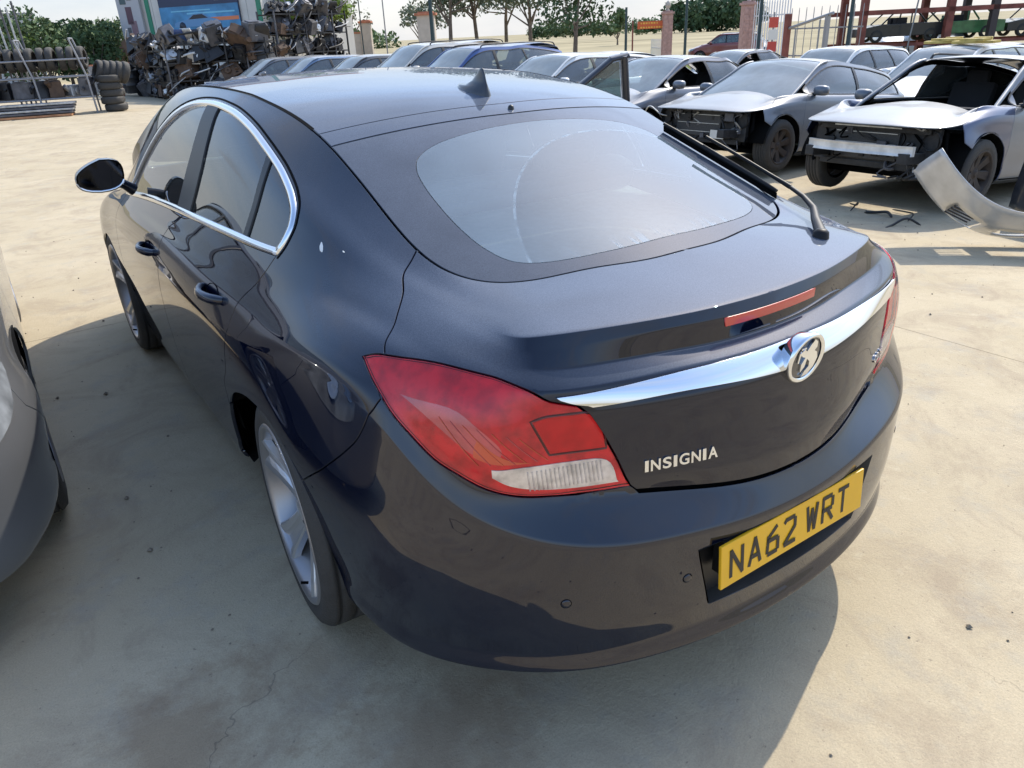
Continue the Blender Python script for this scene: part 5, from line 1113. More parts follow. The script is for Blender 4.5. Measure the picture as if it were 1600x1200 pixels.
    # A pillars (covering the joint) 
    for sd in (-1, 1):
        pts = [(sd*(r[0]), r[1], float(top.zf(r[0], r[1]))) for i, r in enumerate(ring) if sc(4)+2 < i and r[1] < yA+.1 and r[0] > .4]
        MB().tube(pts, .024, 8, flat=.7).build('windscreen_pillar', paint, car)
    if rails:
        for sd in (-1, 1):
            pts = [(sd*(ex(y)-.03), y, float(top.zf(ex(y)-.03, y))+h) for y, h in ((yA+.12, .005), (yA+.25, .045), ((yA+yR)/2, .055), (yR-.2, .045), (yR-.05, .005))]; MB().tube(crom(pts, 4), .014, 6).build('roof_rail', BLACK, car)
    # inside
    G = S.G-S.Nr*.03; V = []; F = []; Gc = G[::2, ::2]; a, b = Gc.shape[:2]; DL = join(wl_b, up_)
    for sd in (-1, 1):
        k0 = len(V); V += [(sd*p[0], p[1], p[2]) for p in Gc.reshape(-1, 3)]
        for i in range(a-1):
            for j in range(b-1):
                c = Gc[i:i+2, j:j+2].reshape(-1, 3).mean(0); u = ((i+.5)*2, (j+.5)*2)
                if in_poly([u], DL)[0] or (not bumper and c[1] < .75) or (bonnet_up and c[1] < cowl): continue
                if abs(c[0]) > .5 and any((c[1]-cy)**2+(c[2]-.33)**2 < .40**2 for cy in (yw1, yw2)): continue
                F.append((k0+i*b+j, k0+(i+1)*b+j, k0+(i+1)*b+j+1, k0+i*b+j+1))
    MB().add(V, F).build('inner_shell', GAPM, car, fixn=False)
    fl = MB(); fl.box((0, L/2+.25, .24), (W*.84, L-1.2, .05)); fl.build('floor_pan', GAPM, car)
    for sd in (-1, 1):
        q = MB(); q.box((sd*.36, cowl+1.35, .56), (.48, .5, .16)); q.box((0, 0, 0), (.48, .12, .60), M=Matrix.Translation((sd*.36, cowl+1.62, .86)) @ Matrix.Rotation(R(-14), 4, 'X')); q.box((sd*.36, cowl+1.72, 1.20), (.25, .09, .17)); q.build('front_seat', SEATM, car, bevel=.04)
    q = MB(); q.box((0, 0, 0), (1.24, .13, .58), M=Matrix.Translation((0, L-1.22, .84)) @ Matrix.Rotation(R(-16), 4, 'X')); q.box((0, L-1.5, .56), (1.24, .5, .16)); q.build('rear_bench', SEATM, car, bevel=.04)
    q = MB(); q.box((0, cowl+.42, bl0-.11), (W*.80, .40, .18)); q.build('dashboard', SEATM, car, bevel=.04)
    if wheel is not None:
        for sd in (-1, 1):
            for cy in (yw1, yw2):
                if not wheelfr and cy == yw1: continue
                o = copy_tree(wheel, car); o.location = (sd*(w-.125), cy, R_); o.rotation_euler = (R(random.uniform(0, 70)), 0, 0 if sd < 0 else math.pi)
    if not bumper:
        e = MB(); e.box((0, .42, .55), (W*.74, .06, .36)); e.box((0, .40, .70), (W*.66, .10, .05)); e.box((0, .42, .36), (W*.62, .10, .06)); fr = e.build('radiator_support', DARKM, car, bevel=.008)
        e = MB(); e.box((-.06, .375, .56), (.70, .035, .30)); rd = e.build('radiator', mat('radiator_core', (.035,.036,.038), rough=.5, noise=.4, nscale=70), car, bevel=.005)
        e = MB(); 
        for k in range(-1, 2): e.box((-.06, .352, .56+k*.10), (.66, .01, .006))
        e.box((-.06, .352, .715), (.72, .014, .012)); e.build('radiator_rail', STEEL, rd)
        for sd in (-1, 1):
            e = MB(); e.box((sd*.50, .30, .46), (.10, .40, .10)); e.build('chassis_rail', DARKM, car, bevel=.01)
            e = MB(); e.lathe([(0, .085), (.02, .09), (.05, .075), (.10, .03), (.105, .001)], 16, 'Y', (sd*.60, .36, .62)); e.build('lamp_bracket', DARKM, car)
            e = MB(); e.tube([(sd*.66, .5, .70), (sd*.72, .42, .52), (sd*.64, .40, .34)], .022, 6); e.tube([(sd*.3, .44, .75), (sd*.52, .36, .60), (sd*.45, .38, .40)], .014, 6); e.build('hanging_hose', GAPM, car)
    if not bumper:
        rr = random.Random(int(L*100))
        for k in range(16):
            x0_ = rr.uniform(-.62, .62); z0_ = rr.uniform(.34, .70); pts_ = [(x0_, .36+rr.uniform(-.04, .06), z0_)]
            for _ in range(3): pts_.append((pts_[-1][0]+rr.uniform(-.16, .16), rr.uniform(.26, .40), min(max(pts_[-1][2]+rr.uniform(-.14, .10), .26), .73)))
            q = MB(); q.tube(crom(pts_, 4), rr.choice((.006, .009, .016)), 6); q.build('loose_wire', rr.choice((GAPM, DARKM, mat('grey_wire', (.12,.12,.13), rough=.6), STEEL)), car)
        for k in range(9):
            q = MB(); q.box((rr.uniform(-.62, .62), .345+rr.uniform(-.02, .05), rr.uniform(.36, .68)), (rr.uniform(.05, .14), .04, rr.uniform(.04, .10)), rz=rr.uniform(-.3, .3)); q.build('bracket', rr.choice((DARKM, mat('grey_bracket', (.09,.09,.10), rough=.6, noise=.4, nscale=20), BLACK)), car, bevel=.004)
    return car
def ROW2(t, s0, s1, n=None):
    n = n or max(2, int(abs(s1-s0)/2)); return np.array([(s0+(s1-s0)*k/n, t) for k in range(n+1)])

def place(o, x, y, heading=0, pitch=0, dz=None, pz=1.3):
    """put a car with its nose towards -X (heading turns it), pitched nose-up about a point 1.3 m behind the nose"""
    o.matrix_world = Matrix.Translation((x, y, gz(x+1.5) if dz is None else dz)) @ Matrix.Rotation(R(heading-90), 4, 'Z') @ Matrix.Translation((0, pz, 0)) @ Matrix.Rotation(-pitch, 4, 'X') @ Matrix.Translation((0, -pz, 0))
SMALLW = make_wheel('wheel', R_t=.315, R_r=.215, width=.205, spokes=7, detail=False)
DIRTW = make_wheel('wheel', R_t=.315, R_r=.215, width=.205, spokes=7, alloy=mat('rusty_dark_wheel', (.05,.038,.03), rough=.8, noise=.4, nscale=9, dust=.2), detail=False)
def kill(o):
    for ch in list(o.children): kill(ch)
    bpy.data.objects.remove(o)
P_SILV = paintmat('silver_blue_paint', (.12,.14,.17), dust=.36, coat=.5, metal=.25); P_GREY = paintmat('mid_grey_paint', (.14,.15,.175)); P_WHITE = paintmat('white_paint', (.72,.72,.70), metal=0); P_BLUE = paintmat('strong_blue_paint', (.025,.075,.24), metal=.2)
P_PALE = paintmat('pale_silver_paint', (.15,.155,.165), dust=.2); P_DKB = paintmat('dark_blue_wing_paint', (.025,.045,.11), dust=.2); P_DKG = paintmat('dark_grey_paint', (.07,.075,.085)); P_YEL = paintmat('yellow_paint', (.62,.45,.05), metal=0); P_RED = paintmat('dull_red_paint', (.22,.03,.025), metal=0); P_BEIGE = paintmat('pale_beige_paint', (.60,.56,.49), metal=.1)
P_LBL = paintmat('light_blue_paint', (.16,.24,.36))
A4 = build_car('parked_car', 'silver-blue estate without front bumper, its bare steel crash bar and dark blue wing showing', P_SILV, L=4.54, W=1.77, H=1.43, zn=.765, zc=.955, crown=.012, tail='estate', bumper=False, rails=True, wing_paint=P_DKB, glassless=('front',), wheel=DIRTW, group='stripped cars', windscreen=False)
place(A4, 5.51, 3.62, -1.2, .083)
b = MB(); pts = [(-.56, .17, .53), (-.4, .10, .53), (0, .06, .53), (.4, .10, .53), (.56, .17, .53)]
V = []; F = []
for p in crom(pts, 4):
    for dy, dz in ((-.02, -.045), (-.012, -.02), (-.012, .02), (-.02, .045), (.03, .045), (.03, -.045)): V.append((p[0], p[1]+dy, p[2]+dz))
for i in range(len(V)//6-1):
    for k in range(6): F.append((i*6+k, i*6+(k+1) % 6, (i+1)*6+(k+1) % 6, (i+1)*6+k))
F += [(0, 1, 2, 3, 4, 5), tuple(range(len(V)-6, len(V)))]
b.add(V, F).build('crash_bar', mat('pale_steel', (.62,.61,.58), rough=.45, metal=.3, noise=.2, nscale=9), A4)
A3 = build_car('parked_car', 'grey-silver three-door hatchback without front bumper, its engine bay gaping black', P_SILV, L=4.2, W=1.765, H=1.42, zn=.74, zc=.965, crown=.012, tail='hatch', bumper=False, doors3=True, wheel=DIRTW, group='stripped cars')
place(A3, 5.85, 6.12, 3.0, .105)
b = MB(); b.box((.30, .30, .44), (.20, .02, .10)); b.build('number_plate', mat('white_plate', (.7,.68,.62), rough=.5), A3)
SEDAN = build_car('parked_car', 'mid-grey saloon with an empty front side window beside the leaning black door', P_GREY, L=4.5, W=1.76, H=1.42, tail='saloon', glassless=('front',), wheel=SMALLW)
place(SEDAN, 5.9, 8.55, 2, .05)
ESTATE = build_car('parked_car', 'white estate parked between the grey saloon and the blue people carrier', P_WHITE, L=4.55, W=1.76, H=1.45, tail='estate', wheel=SMALLW)
place(ESTATE, 5.8, 11.15, 2, .02)
MPV = build_car('parked_car', 'strong blue people carrier with roof rails', P_BLUE, L=4.4, W=1.78, H=1.60, zn=.80, zc=1.06, tail='mpv', rails=True, wheel=SMALLW)
place(MPV, 5.7, 14.2, 1, 0)
HATCH = build_car('parked_car', 'pale silver hatchback cut off by the left edge, nose beside the dark car', P_PALE, L=4.35, W=1.78, H=1.46, zn=.74, tail='hatch', wheel=SMALLW, yfw=.95, mirrors=False)
place(HATCH, -2.31, 1.27, 90, 0, dz=0)
def respray(o, src, dst):
    """give a copied car its own colour; mesh data stays shared"""
    for ch in o.children:
        if ch.type == 'MESH':
            for sl in ch.material_slots:
                if sl.material == src: sl.link = 'OBJECT'; sl.material = dst
        respray(ch, src, dst)
for src, old, new, lab, x, y, h, s in (
    (MPV, P_BLUE, P_BEIGE, 'tall beige people carrier behind the roof of the dark car', 5.9, 17.0, 0, 1.06),
    (HATCH, P_PALE, P_DKG, 'dark grey hatchback left of the beige people carrier', 5.6, 19.6, 0, 1),
    (HATCH, P_PALE, P_LBL, 'light blue-grey hatchback second from the left end of the far row', 5.3, 22.3, 0, 1),
    (ESTATE, P_WHITE, P_PALE, 'pale silver estate at the left end of the far row', 5.0, 25.2, 0, 1),
    (HATCH, P_PALE, P_WHITE, 'white hatchback in the second row behind the stripped hatchback', 12.6, 10.0, 0, 1),
    (ESTATE, P_WHITE, P_WHITE, 'white estate in the second row with yellow parts on its roof', 12.2, 7.3, 0, 1),
    (SEDAN, P_GREY, P_PALE, 'pale saloon behind the white estate with parts on its roof', 14.5, 14.5, 0, 1),
    (HATCH, P_PALE, P_YEL, 'yellow hatchback beyond the pale silver one, mirrored in the dark doors', -4.9, 3.6, 100, 1),
    (MPV, P_BLUE, P_RED, 'maroon people carrier beside the brick gate pillar', 36, 34.5, -60, 1),
    (ESTATE, P_WHITE, P_DKG, 'dark brown estate parked beyond the fence near the gate', 41, 32.5, 75, 1),
    (HATCH, P_PALE, P_WHITE, 'white hatchback far off behind the brown estate', 48, 39, 75, 1),
    (MPV, P_BLUE, P_LBL, 'light blue people carrier behind the palisade fence', 39, 19.5, 60, 1),
    (MPV, P_BLUE, P_WHITE, 'white van-like people carrier behind the palisade fence', 42, 24.5, 50, 1)):
    o = copy_tree(src); o['label'] = lab; respray(o, old, new); place(o, x, y, h, 0)
    if s != 1: o.scale = (s, s, s)
kill(SMALLW); kill(DIRTW)
# ---------------------------------------------------------------- ground
def concrete():
    m = bpy.data.materials.new('yard_concrete'); MATS['yard_concrete'] = m; m.use_nodes = True; n, l = m.node_tree.nodes, m.node_tree.links; b = n['Principled BSDF']
    g = n.new('ShaderNodeNewGeometry')
    def noise(sc, det=6, rough=.6, dist=0):
        t = n.new('ShaderNodeTexNoise'); t.inputs['Scale'].default_value = sc; t.inputs['Detail'].default_value = det; t.inputs['Roughness'].default_value = rough; t.inputs['Distortion'].default_value = dist; l.new(g.outputs['Position'], t.inputs['Vector']); return t
    def rng(src, a, b_, c=0, d=1):
        r = n.new('ShaderNodeMapRange'); r.inputs[1].default_value = a; r.inputs[2].default_value = b_; r.inputs[3].default_value = c; r.inputs[4].default_value = d; l.new(src, r.inputs[0]); return r.outputs[0]
    def mix(f, a, b_):
        x = n.new('ShaderNodeMix'); x.data_type = 'RGBA'; l.new(f, x.inputs[0])
        for i, v in ((6, a), (7, b_)):
            if isinstance(v, tuple): x.inputs[i].default_value = (*v, 1)
            else: l.new(v, x.inputs[i])
        return x.outputs[2]
    base = mix(rng(noise(.8, 9, .66).outputs[0], .36, .64), (.46,.382,.255), (.54,.455,.315))
    base = mix(rng(noise(2.3, 10, .74, .8).outputs[0], .47, .66, 0, .62), base, (.33,.26,.185))          # brown dried mud
    base = mix(rng(noise(4.5, 9, .7).outputs[0], .52, .70, 0, .5), base, (.37,.345,.29))                 # grey scuffs
    base = mix(rng(noise(14, 6, .6).outputs[0], .60, .75, 0, .35), base, (.60,.54,.40))
    base = mix(rng(noise(55, 3, .6).outputs[0], .66, .74, 0, .7), base, (.16,.13,.10))                   # grit
    base = mix(rng(noise(210, 2, .5).outputs[0], .35, .70, .0, .28), base, (.25,.21,.16))
    for (cx, cy, rr, st) in ((-.78, .44, .24, .5), (-1.36, .80, .24, .55), (-.98, .84, .16, .4)):     # brown damp patches left by old spills
        sb = n.new('ShaderNodeVectorMath'); sb.operation = 'SUBTRACT'; sb.inputs[1].default_value = (cx, cy, 0); l.new(g.outputs['Position'], sb.inputs[0]); ln_ = n.new('ShaderNodeVectorMath'); ln_.operation = 'LENGTH'; l.new(sb.outputs[0], ln_.inputs[0])
        nz_ = noise(5.5, 9, .72); ad_ = n.new('ShaderNodeMath'); ad_.operation = 'MULTIPLY_ADD'; ad_.inputs[1].default_value = .9; l.new(nz_.outputs[0], ad_.inputs[0]); l.new(ln_.outputs['Value'], ad_.inputs[2])
        base = mix(rng(ad_.outputs[0], rr+.28, rr+.52, st, 0), base, (.24,.16,.095))
    v = n.new('ShaderNodeTexVoronoi'); v.feature = 'DISTANCE_TO_EDGE'; v.inputs['Scale'].default_value = .33
    wob = n.new('ShaderNodeVectorMath'); wob.operation = 'MULTIPLY_ADD'; nn = noise(2.2, 5, .6); l.new(nn.outputs[1], wob.inputs[0]); wob.inputs[1].default_value = (.5, .5, .5); l.new(g.outputs['Position'], wob.inputs[2]); l.new(wob.outputs[0], v.inputs['Vector'])
    msk = rng(noise(.5, 3).outputs[0], .50, .60); cr = rng(v.outputs[0], .0, .0013, .55, 0)
    mm = n.new('ShaderNodeMath'); mm.operation = 'MULTIPLY'; l.new(msk, mm.inputs[0]); l.new(cr, mm.inputs[1])
    base = mix(mm.outputs[0], base, (.10,.085,.07))
    l.new(base, b.inputs['Base Color']); b.inputs['Roughness'].default_value = .88; b.inputs['Specular IOR Level'].default_value = .1
    bp = n.new('ShaderNodeBump'); bp.inputs['Strength'].default_value = .5; bp.inputs['Distance'].default_value = .006
    h = n.new('ShaderNodeMath'); h.operation = 'ADD'; l.new(noise(90, 5, .7).outputs[0], h.inputs[0]); l.new(noise(9, 6, .6).outputs[0], h.inputs[1]); l.new(h.outputs[0], bp.inputs['Height']); l.new(bp.outputs[0], b.inputs['Normal'])
    return m
CONC = concrete()
FIELD = mat('dry_field', (.34,.29,.18), rough=1, noise=.25, nscale=.06, spec=.1)
VERGE = mat('green_verge', (.13,.16,.035), rough=1, noise=.5, nscale=.8, spec=.1)
base_ = MB(); xs_ = [-900, -60, -12, 1.6, 3, 5, 6.6, 9, 12, 16, 26, 60, 200, 900, 3000]; ys_ = [-900, -60, -10, 60, 200, 900, 3000]
def slope(x): return gz(x)-.03
V = [(x, y, slope(x)) for y in ys_ for x in xs_]; nx_ = len(xs_)
g_ = base_.add(V, [(j*nx_+i, j*nx_+i+1, (j+1)*nx_+i+1, (j+1)*nx_+i) for j in range(len(ys_)-1) for i in range(nx_-1)]).build('ground', FIELD); tag(g_, kind='structure', label='dry yellow field and earth round the yard')
slabs = empty('yard_concrete', kind='structure', label='sun-bleached concrete yard with faint slab joints')
jm = mat('joint_filler', (.10,.09,.075), rough=1, noise=.3)
jf = MB(); XS = np.linspace(-16, 30, 47)
jf.add([(x, y, gz(x)-.010) for y in (-12, 62) for x in XS], [(i, i+1, 47+i+1, 47+i) for i in range(46)]).build('joint_filler', jm, slabs)
SX = [-15.6+4.55*k for k in range(11)]; SY = [-11.2+5.2*k for k in range(15)]
random.seed(4)
for i in range(len(SX)-1):
    for j in range(len(SY)-1):
        x0, x1, y0, y1 = SX[i]+.0022, SX[i+1]-.0022, SY[j]+.0022, SY[j+1]-.0022; m = MB(); n_ = 8; xx = np.linspace(x0, x1, n_+1); d_ = 0
        V = [(x, y, gz(x)+d_) for y in (y0, y1) for x in xx]+[(x, y, gz(x)-.02) for y in (y0, y1) for x in xx]; k = n_+1
        F = [(q, q+1, k+q+1, k+q) for q in range(n_)]+[(q, q+1, 2*k+q+1, 2*k+q) for q in range(n_)]+[(k+q, k+q+1, 3*k+q+1, 3*k+q) for q in range(n_)]+[(0, k, 3*k, 2*k), (n_, 2*k-1, 4*k-1, 3*k-1)]
        m.add(V, F).build('concrete_slab', CONC, slabs)
vg = MB(); vg.add([(x, y, gz(x)+.012 if x < 30 else gz(x)-.012) for x, y in ((30.2, 6), (36, 6), (36, 44), (30.2, 44))], [(0, 1, 2, 3)]); tag(vg.build('grass_verge', VERGE), kind='structure', label='strip of green verge at the yard edge')
# grit and small stones
random.seed(11); gb = MB()
for _ in range(900):
    a = random.uniform(0, 1); x = random.uniform(-3.2, 6.0); y = random.uniform(-1.4, 7.5)
    if -1 < x < 1 and 0 < y < 5: continue
    r = random.choice((.003, .004, .005, .007, .011))*random.uniform(.7, 1.3); z = gz(x)+r*.4
    gb.add([(x-r, y, z), (x+r*.8, y+r*.3, z), (x, y+r, z), (x+r*.2, y-r, z), (x, y, z+r*.8), (x, y, z-r*.5)], [(0,3,4),(3,1,4),(1,2,4),(2,0,4),(0,2,5),(2,1,5),(1,3,5),(3,0,5)])
tag(gb.build('loose_grit', mat('grit', (.20,.17,.13), rough=.95, noise=.5, nscale=3)), kind='stuff', label='small stones and grit scattered over the concrete')

# ---------------------------------------------------------------- foliage
LEAF = {k: mat('leaf_'+k, c, rough=.75, noise=.45, nscale=1.4, spec=.2) for k, c in dict(dark=(.06,.10,.045), mid=(.12,.17,.075), lime=(.17,.24,.045), grey=(.17,.20,.14), hazed=(.17,.20,.13)).items()}  # the paler greens have distance haze put into their colour
BARK = mat('bark', (.15,.12,.095), rough=.95, noise=.3, nscale=6, bump=.4, bscale=20)  # bark lightened as well, haze put into its colour
def crown_mesh(name, blobs, n, leaf, seed):
    """leaf-sized faces spread through clumps"""
    rs = np.random.RandomState(seed); V = []; F = []
    vol = np.array([b[3]**2 for b in blobs]); vol /= vol.sum()
    for q in range(n):
        bx, by, bz, r, sq = blobs[rs.choice(len(blobs), p=vol)]
        d = rs.normal(size=3); d /= np.linalg.norm(d); rr = r*(rs.uniform(.35, 1.0)**.45)*(1+.22*math.sin(5*d[0]+3*d[1]+bx*7)); c = np.array([bx, by, bz])+d*rr*np.array([1, 1, sq])
        a = rs.normal(size=3); a /= np.linalg.norm(a); b = np.cross(a, rs.normal(size=3)); b /= np.linalg.norm(b); s = leaf*rs.uniform(.5, 1.4); k = len(V)
        V += [tuple(c-a*s), tuple(c+b*s*.55), tuple(c+a*s), tuple(c-b*s*.55)]; F.append((k, k+1, k+2, k+3))
    me = bpy.data.meshes.new(name); me.from_pydata(V, [], F); return me
def tree(x, y, h, label, leafm, seed, crown=.62, spread=.34, n=2600, leaf=.10, z0=None, trunkr=.12, cat='tree', group=None, lean=0):
    z = gz(x) if z0 is None else z0; rs = random.Random(seed); t = empty('leafy_tree', (x, y, z), label=label, cat=cat, group=group)
    m = MB(); ht = h*(1-crown); top = (lean, 0, h*.72); m.tube([(0, 0, -.1), (lean*.15, 0, ht*.5), (lean*.3, .02, ht), (lean*.6, 0, h*.55), top], [trunkr*1.25, trunkr, trunkr*.85, trunkr*.5, trunkr*.15], 8); blobs = []
    for k in range(7):
        a = k*2.4+rs.random(); r = h*spread*rs.uniform(.45, .95); zz = ht+(h-ht)*rs.uniform(.12, .8); e = (math.cos(a)*r, math.sin(a)*r, zz)
        m.tube([(lean*.3, 0, ht*rs.uniform(.8, 1.25)), (e[0]*.5+lean*.3, e[1]*.5, (ht+zz)/2), e], [trunkr*.45, trunkr*.3, trunkr*.1], 6)
        blobs.append((e[0]+lean*.5, e[1], zz+h*.03, h*spread*rs.uniform(.32, .5), rs.uniform(.55, .85)))
    for k in range(6):
        a = rs.uniform(0, 6.28); r = h*spread*rs.uniform(0, .6); blobs.append((math.cos(a)*r+lean*.6, math.sin(a)*r, ht+(h-ht)*rs.uniform(.3, .95), h*spread*rs.uniform(.3, .5), rs.uniform(.55, .9)))
    m.build('trunk', BARK, t); link('crown', crown_mesh('crown', blobs, n, leaf, seed), leafm, t); return t
def bush(x, y, w, h, label, leafm, seed, n=700, leaf=.12, z0=None, group=None, name='bush', cat='bush'):
    z = gz(x) if z0 is None else z0; rs = random.Random(seed); bl = [(rs.uniform(-w, w)*.6, rs.uniform(-w, w)*.4, h*rs.uniform(.3, .62), h*rs.uniform(.3, .42), .85) for _ in range(7)]
    o = link(name, crown_mesh(name, bl, n, leaf, seed), leafm); o.location = (x, y, z); return tag(o, label, cat, group)
def at(px, d, z=None):
    """a point on the camera ray through a photograph pixel at ground distance d"""
    v = _f+((px-800)/1167.8)*_r2+.465*_u2; v = v/np.linalg.norm(v[:2]); return CAM_POS[0]+v[0]*d, CAM_POS[1]+v[1]*d
def hgt(py, d, px=800):
    """height above the ground (z=0) of photograph row py at distance d, column px"""
    v = _f+((px-800)/1167.8)*_r2-((py-600)/1167.8)*_u2; return CAM_POS[2]+v[2]/math.hypot(v[0], v[1])*d
random.seed(7)
# trees beyond the yard: column, distance, height row of the top, ...
T0 = [
 (660, 62, 4.6, 'small grey-green tree left of the concrete gate pier', 'grey', 21, 1300, 0),
 (702, 50, 7.5, 'broad tree just right of the concrete gate pier', 'grey', 22, 3600, .5),
 (748, 53, 8.0, 'full dark-leaved tree with a leaning forked trunk', 'mid', 23, 4200, -.8),
 (790, 56, 7.6, 'tree with thin trunk at the right of the dense clump', 'grey', 24, 3600, .3),
 (829, 50, 6.6, 'airy tree above the light blue van', 'hazed', 25, 2200, 0),
 (897, 46, 6.2, 'flat-crowned tree standing alone before the yellow field', 'dark', 26, 2600, .5)]
for px, d, h, lab, lf, sd, n, ln in T0:
    x, y = at(px, d); tree(x, y, h, lab, LEAF[lf], sd, crown=.60 if px < 880 else .66, spread=.36 if px < 880 else .40, n=n, leaf=.13, lean=ln, z0=-.55, trunkr=.13, group='trees along the road')
tree(*at(492, 44), 5.6, 'bright lime-green tree behind the scrap racks', LEAF['lime'], 31, crown=.8, spread=.42, n=5200, leaf=.12, z0=0)
tree(*at(545, 52), 5.2, 'thin half-bare tree by the beige wall', LEAF['grey'], 32, crown=.7, spread=.35, n=500, leaf=.10, z0=0)
tree(*at(450, 42), 4.2, 'sparse small tree in front of the white building corner', LEAF['dark'], 33, crown=.7, spread=.3, n=420, leaf=.10, z0=0)
tree(*at(965, 120), 4.6, 'lone leafy tree by the field hedge', LEAF['mid'], 34, crown=.85, spread=.32, n=900, leaf=.28, z0=-.4)
for k, px in enumerate((-20, 15, 38, 62, 95, 118, 140, 165, 185)):
    x, y = at(px, 47+3*(k % 3)); tree(x, y, (3.6, 4.3, 3.5, 3.2, 3.8, 3.4, 3.1, 3.6, 3.2)[k], ('tree at the far left edge behind the tyre rack', 'tallest tree behind the left end of the tyre rack', 'rounded tree between the two tall ones at left', 'low tree over the leaning pipes', 'bushy tree behind the middle of the tyre rack', 'tree behind the right end of the tyre rack', 'low tree between tyre rack and building', 'tree near the white building', 'small tree touching the white building wall')[k], LEAF['mid' if k % 2 else 'dark'] if k != 2 else LEAF['lime'], 40+k, crown=.86, spread=.45, n=1500, leaf=.13, z0=0, trunkr=.09, group='trees behind the tyre rack')
for k, px in enumerate((838, 858, 874, 890, 911, 934, 955, 1003, 1018)):
    x, y = at(px, 165); bush(x, y, 2.3, 2.6+.5*(k % 2), 'round bush number %s from the left in the hedge line across the field' % ('one two three four five six seven eight nine'.split()[k]), LEAF['mid' if k % 2 else 'dark'], 60+k, n=500, leaf=.28, z0=.4, group='hedge bushes across the field')
# far wood on the skyline
rs = np.random.RandomState(5); bl = []
for px in range(1050, 1180, 3):
    x, y = at(px, 300+rs.uniform(-12, 12)); bl.append((x, y, 4.5+rs.uniform(-.5, 1.2), rs.uniform(3.5, 5.5), 1.0))
o = link('far_wood', crown_mesh('far_wood', bl, 5200, .9, 9), LEAF['dark']); tag(o, 'dark line of woodland on the skyline right of the orange sign', kind='stuff')
bl = []
for px in range(-60, 620, 5):
    x, y = at(px, 260+rs.uniform(-10, 10)); bl.append((x, y, 1.5+rs.uniform(-.5, .8), rs.uniform(2.5, 3.6), .9))
for px in range(835, 1050, 5):
    x, y = at(px, 420+rs.uniform(-10, 10)); bl.append((x, y, 2.5+rs.uniform(-.5, 1.0), rs.uniform(3, 4.5), .9))
o = link('distant_hedges', crown_mesh('distant_hedges', bl, 6000, .8, 10), LEAF['mid']); tag(o, 'low distant hedges along the horizon', kind='stuff')
# weeds and lavender strip at the right
bl = []
for k in range(60):
    px = 1190+k*7.5; x, y = at(px, 23+rs.uniform(-1.2, 1.2)); bl.append((x, y, gz(x)+.35+rs.uniform(0, .25), rs.uniform(.35, .65), .8))
o = link('weed_strip', crown_mesh('weed_strip', bl, 9000, .05, 12), mat('leaf_lavender', (.16,.15,.15), rough=.9, noise=.5, nscale=2)); tag(o, 'grey-purple weeds along the foot of the rack', kind='stuff')
bl = []
for k in range(34):
    px = 1235+k*6; x, y = at(px, 20.5+rs.uniform(-.8, .8)); bl.append((x, y, gz(x)+.12, rs.uniform(.3, .55), .55))
o = link('grass_tufts', crown_mesh('grass_tufts', bl, 6000, .05, 13), LEAF['lime']); tag(o, 'bright yellow-green grass between the second row and the weeds', kind='stuff')

# ---------------------------------------------------------------- posts, pillars, fences
GREENP = mat('dark_green_post', (.02,.045,.05), rough=.5); STONE = mat('pale_render', (.48,.42,.35), rough=.9, noise=.12, nscale=3); TERRA = mat('terracotta', (.42,.16,.09), rough=.85, noise=.2, nscale=9)
BRICK = mat('pink_brick', (.42,.26,.22), rough=.9, noise=.2, nscale=8); WHITEP = mat('white_steel', (.70,.70,.70), rough=.5); GREYP = mat('grey_steel', (.28,.28,.29), rough=.5, metal=.4); RUSTR = mat('red_oxide_steel', (.20,.055,.040), rough=.7, noise=.35, nscale=3)
for px, d, top, r, lab in ((676, 34, -40, .09, 'thick dark pole in front of the concrete gate pier'), (978, 40, 10, .07, 'short dark green pole left of the orange sign'), (1071, 30, -60, .055, 'tall slim pole between the two brick pillars'), (1186, 26, -60, .06, 'tall slim pole beside the right-hand brick pillar'), (1326, 24, -60, .06, 'tall dark pole in front of the blue car by the rack'), (566, 46, -30, .035, 'thin pole left of the capped wall pier'), (603, 60, -60, .05, 'pale hazy pylon post above the silver roofs')):
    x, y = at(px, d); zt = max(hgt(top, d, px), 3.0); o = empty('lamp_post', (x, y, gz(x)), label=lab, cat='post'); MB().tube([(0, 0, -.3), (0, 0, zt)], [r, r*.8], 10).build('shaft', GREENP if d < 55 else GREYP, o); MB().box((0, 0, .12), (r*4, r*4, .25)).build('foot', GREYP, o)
def pier(px, d, wd, top, lab, m, cap, capw=1.25, finial=False, bricks=False):
    x, y = at(px, d); z0 = gz(x); h = hgt(top, d, px)-z0; o = empty('gate_pier', (x, y, z0), rz=-YAW, label=lab, cat='gate pillar')
    MB().box((0, 0, h/2), (wd, wd, h)).build('shaft', m, o, bevel=.01); MB().box((0, 0, h+.05), (wd*capw, wd*capw, .10)).build('cap', cap, o, bevel=.01)
    MB().box((0, 0, h+.13), (wd*capw*.7, wd*capw*.7, .06)).build('cap_top', cap, o)
    if finial:
        f = MB(); f.lathe([(h+.16, .10), (h+.24, .05), (h+.34, .13), (h+.45, .15), (h+.56, .09), (h+.62, .02)], 12, 'Z'); f.build('finial', STONE, o)
    if bricks:
        for k in range(int(h/.24)):
            for s in (-1, 1): MB().box((s*wd*.25, -wd/2-.006, .12+k*.24), (wd*.46, .02, .21)).build('brick', m, o)
    return o
pier(573, 50, .62, 36, 'pale beige pier with terracotta cap at the end of the wall', STONE, TERRA)
pier(668, 40, .82, 24, 'wide pale concrete pier with terracotta cap behind the thick pole', STONE, TERRA, finial=False)
pier(1042, 44, .48, 22, 'pink brick gate pillar at the right end of the orange sign', BRICK, BRICK, finial=True, bricks=True)
pier(1166, 37, .50, 8, 'taller pink brick gate pillar beside the palisade fence', BRICK, BRICK, finial=True, bricks=True)
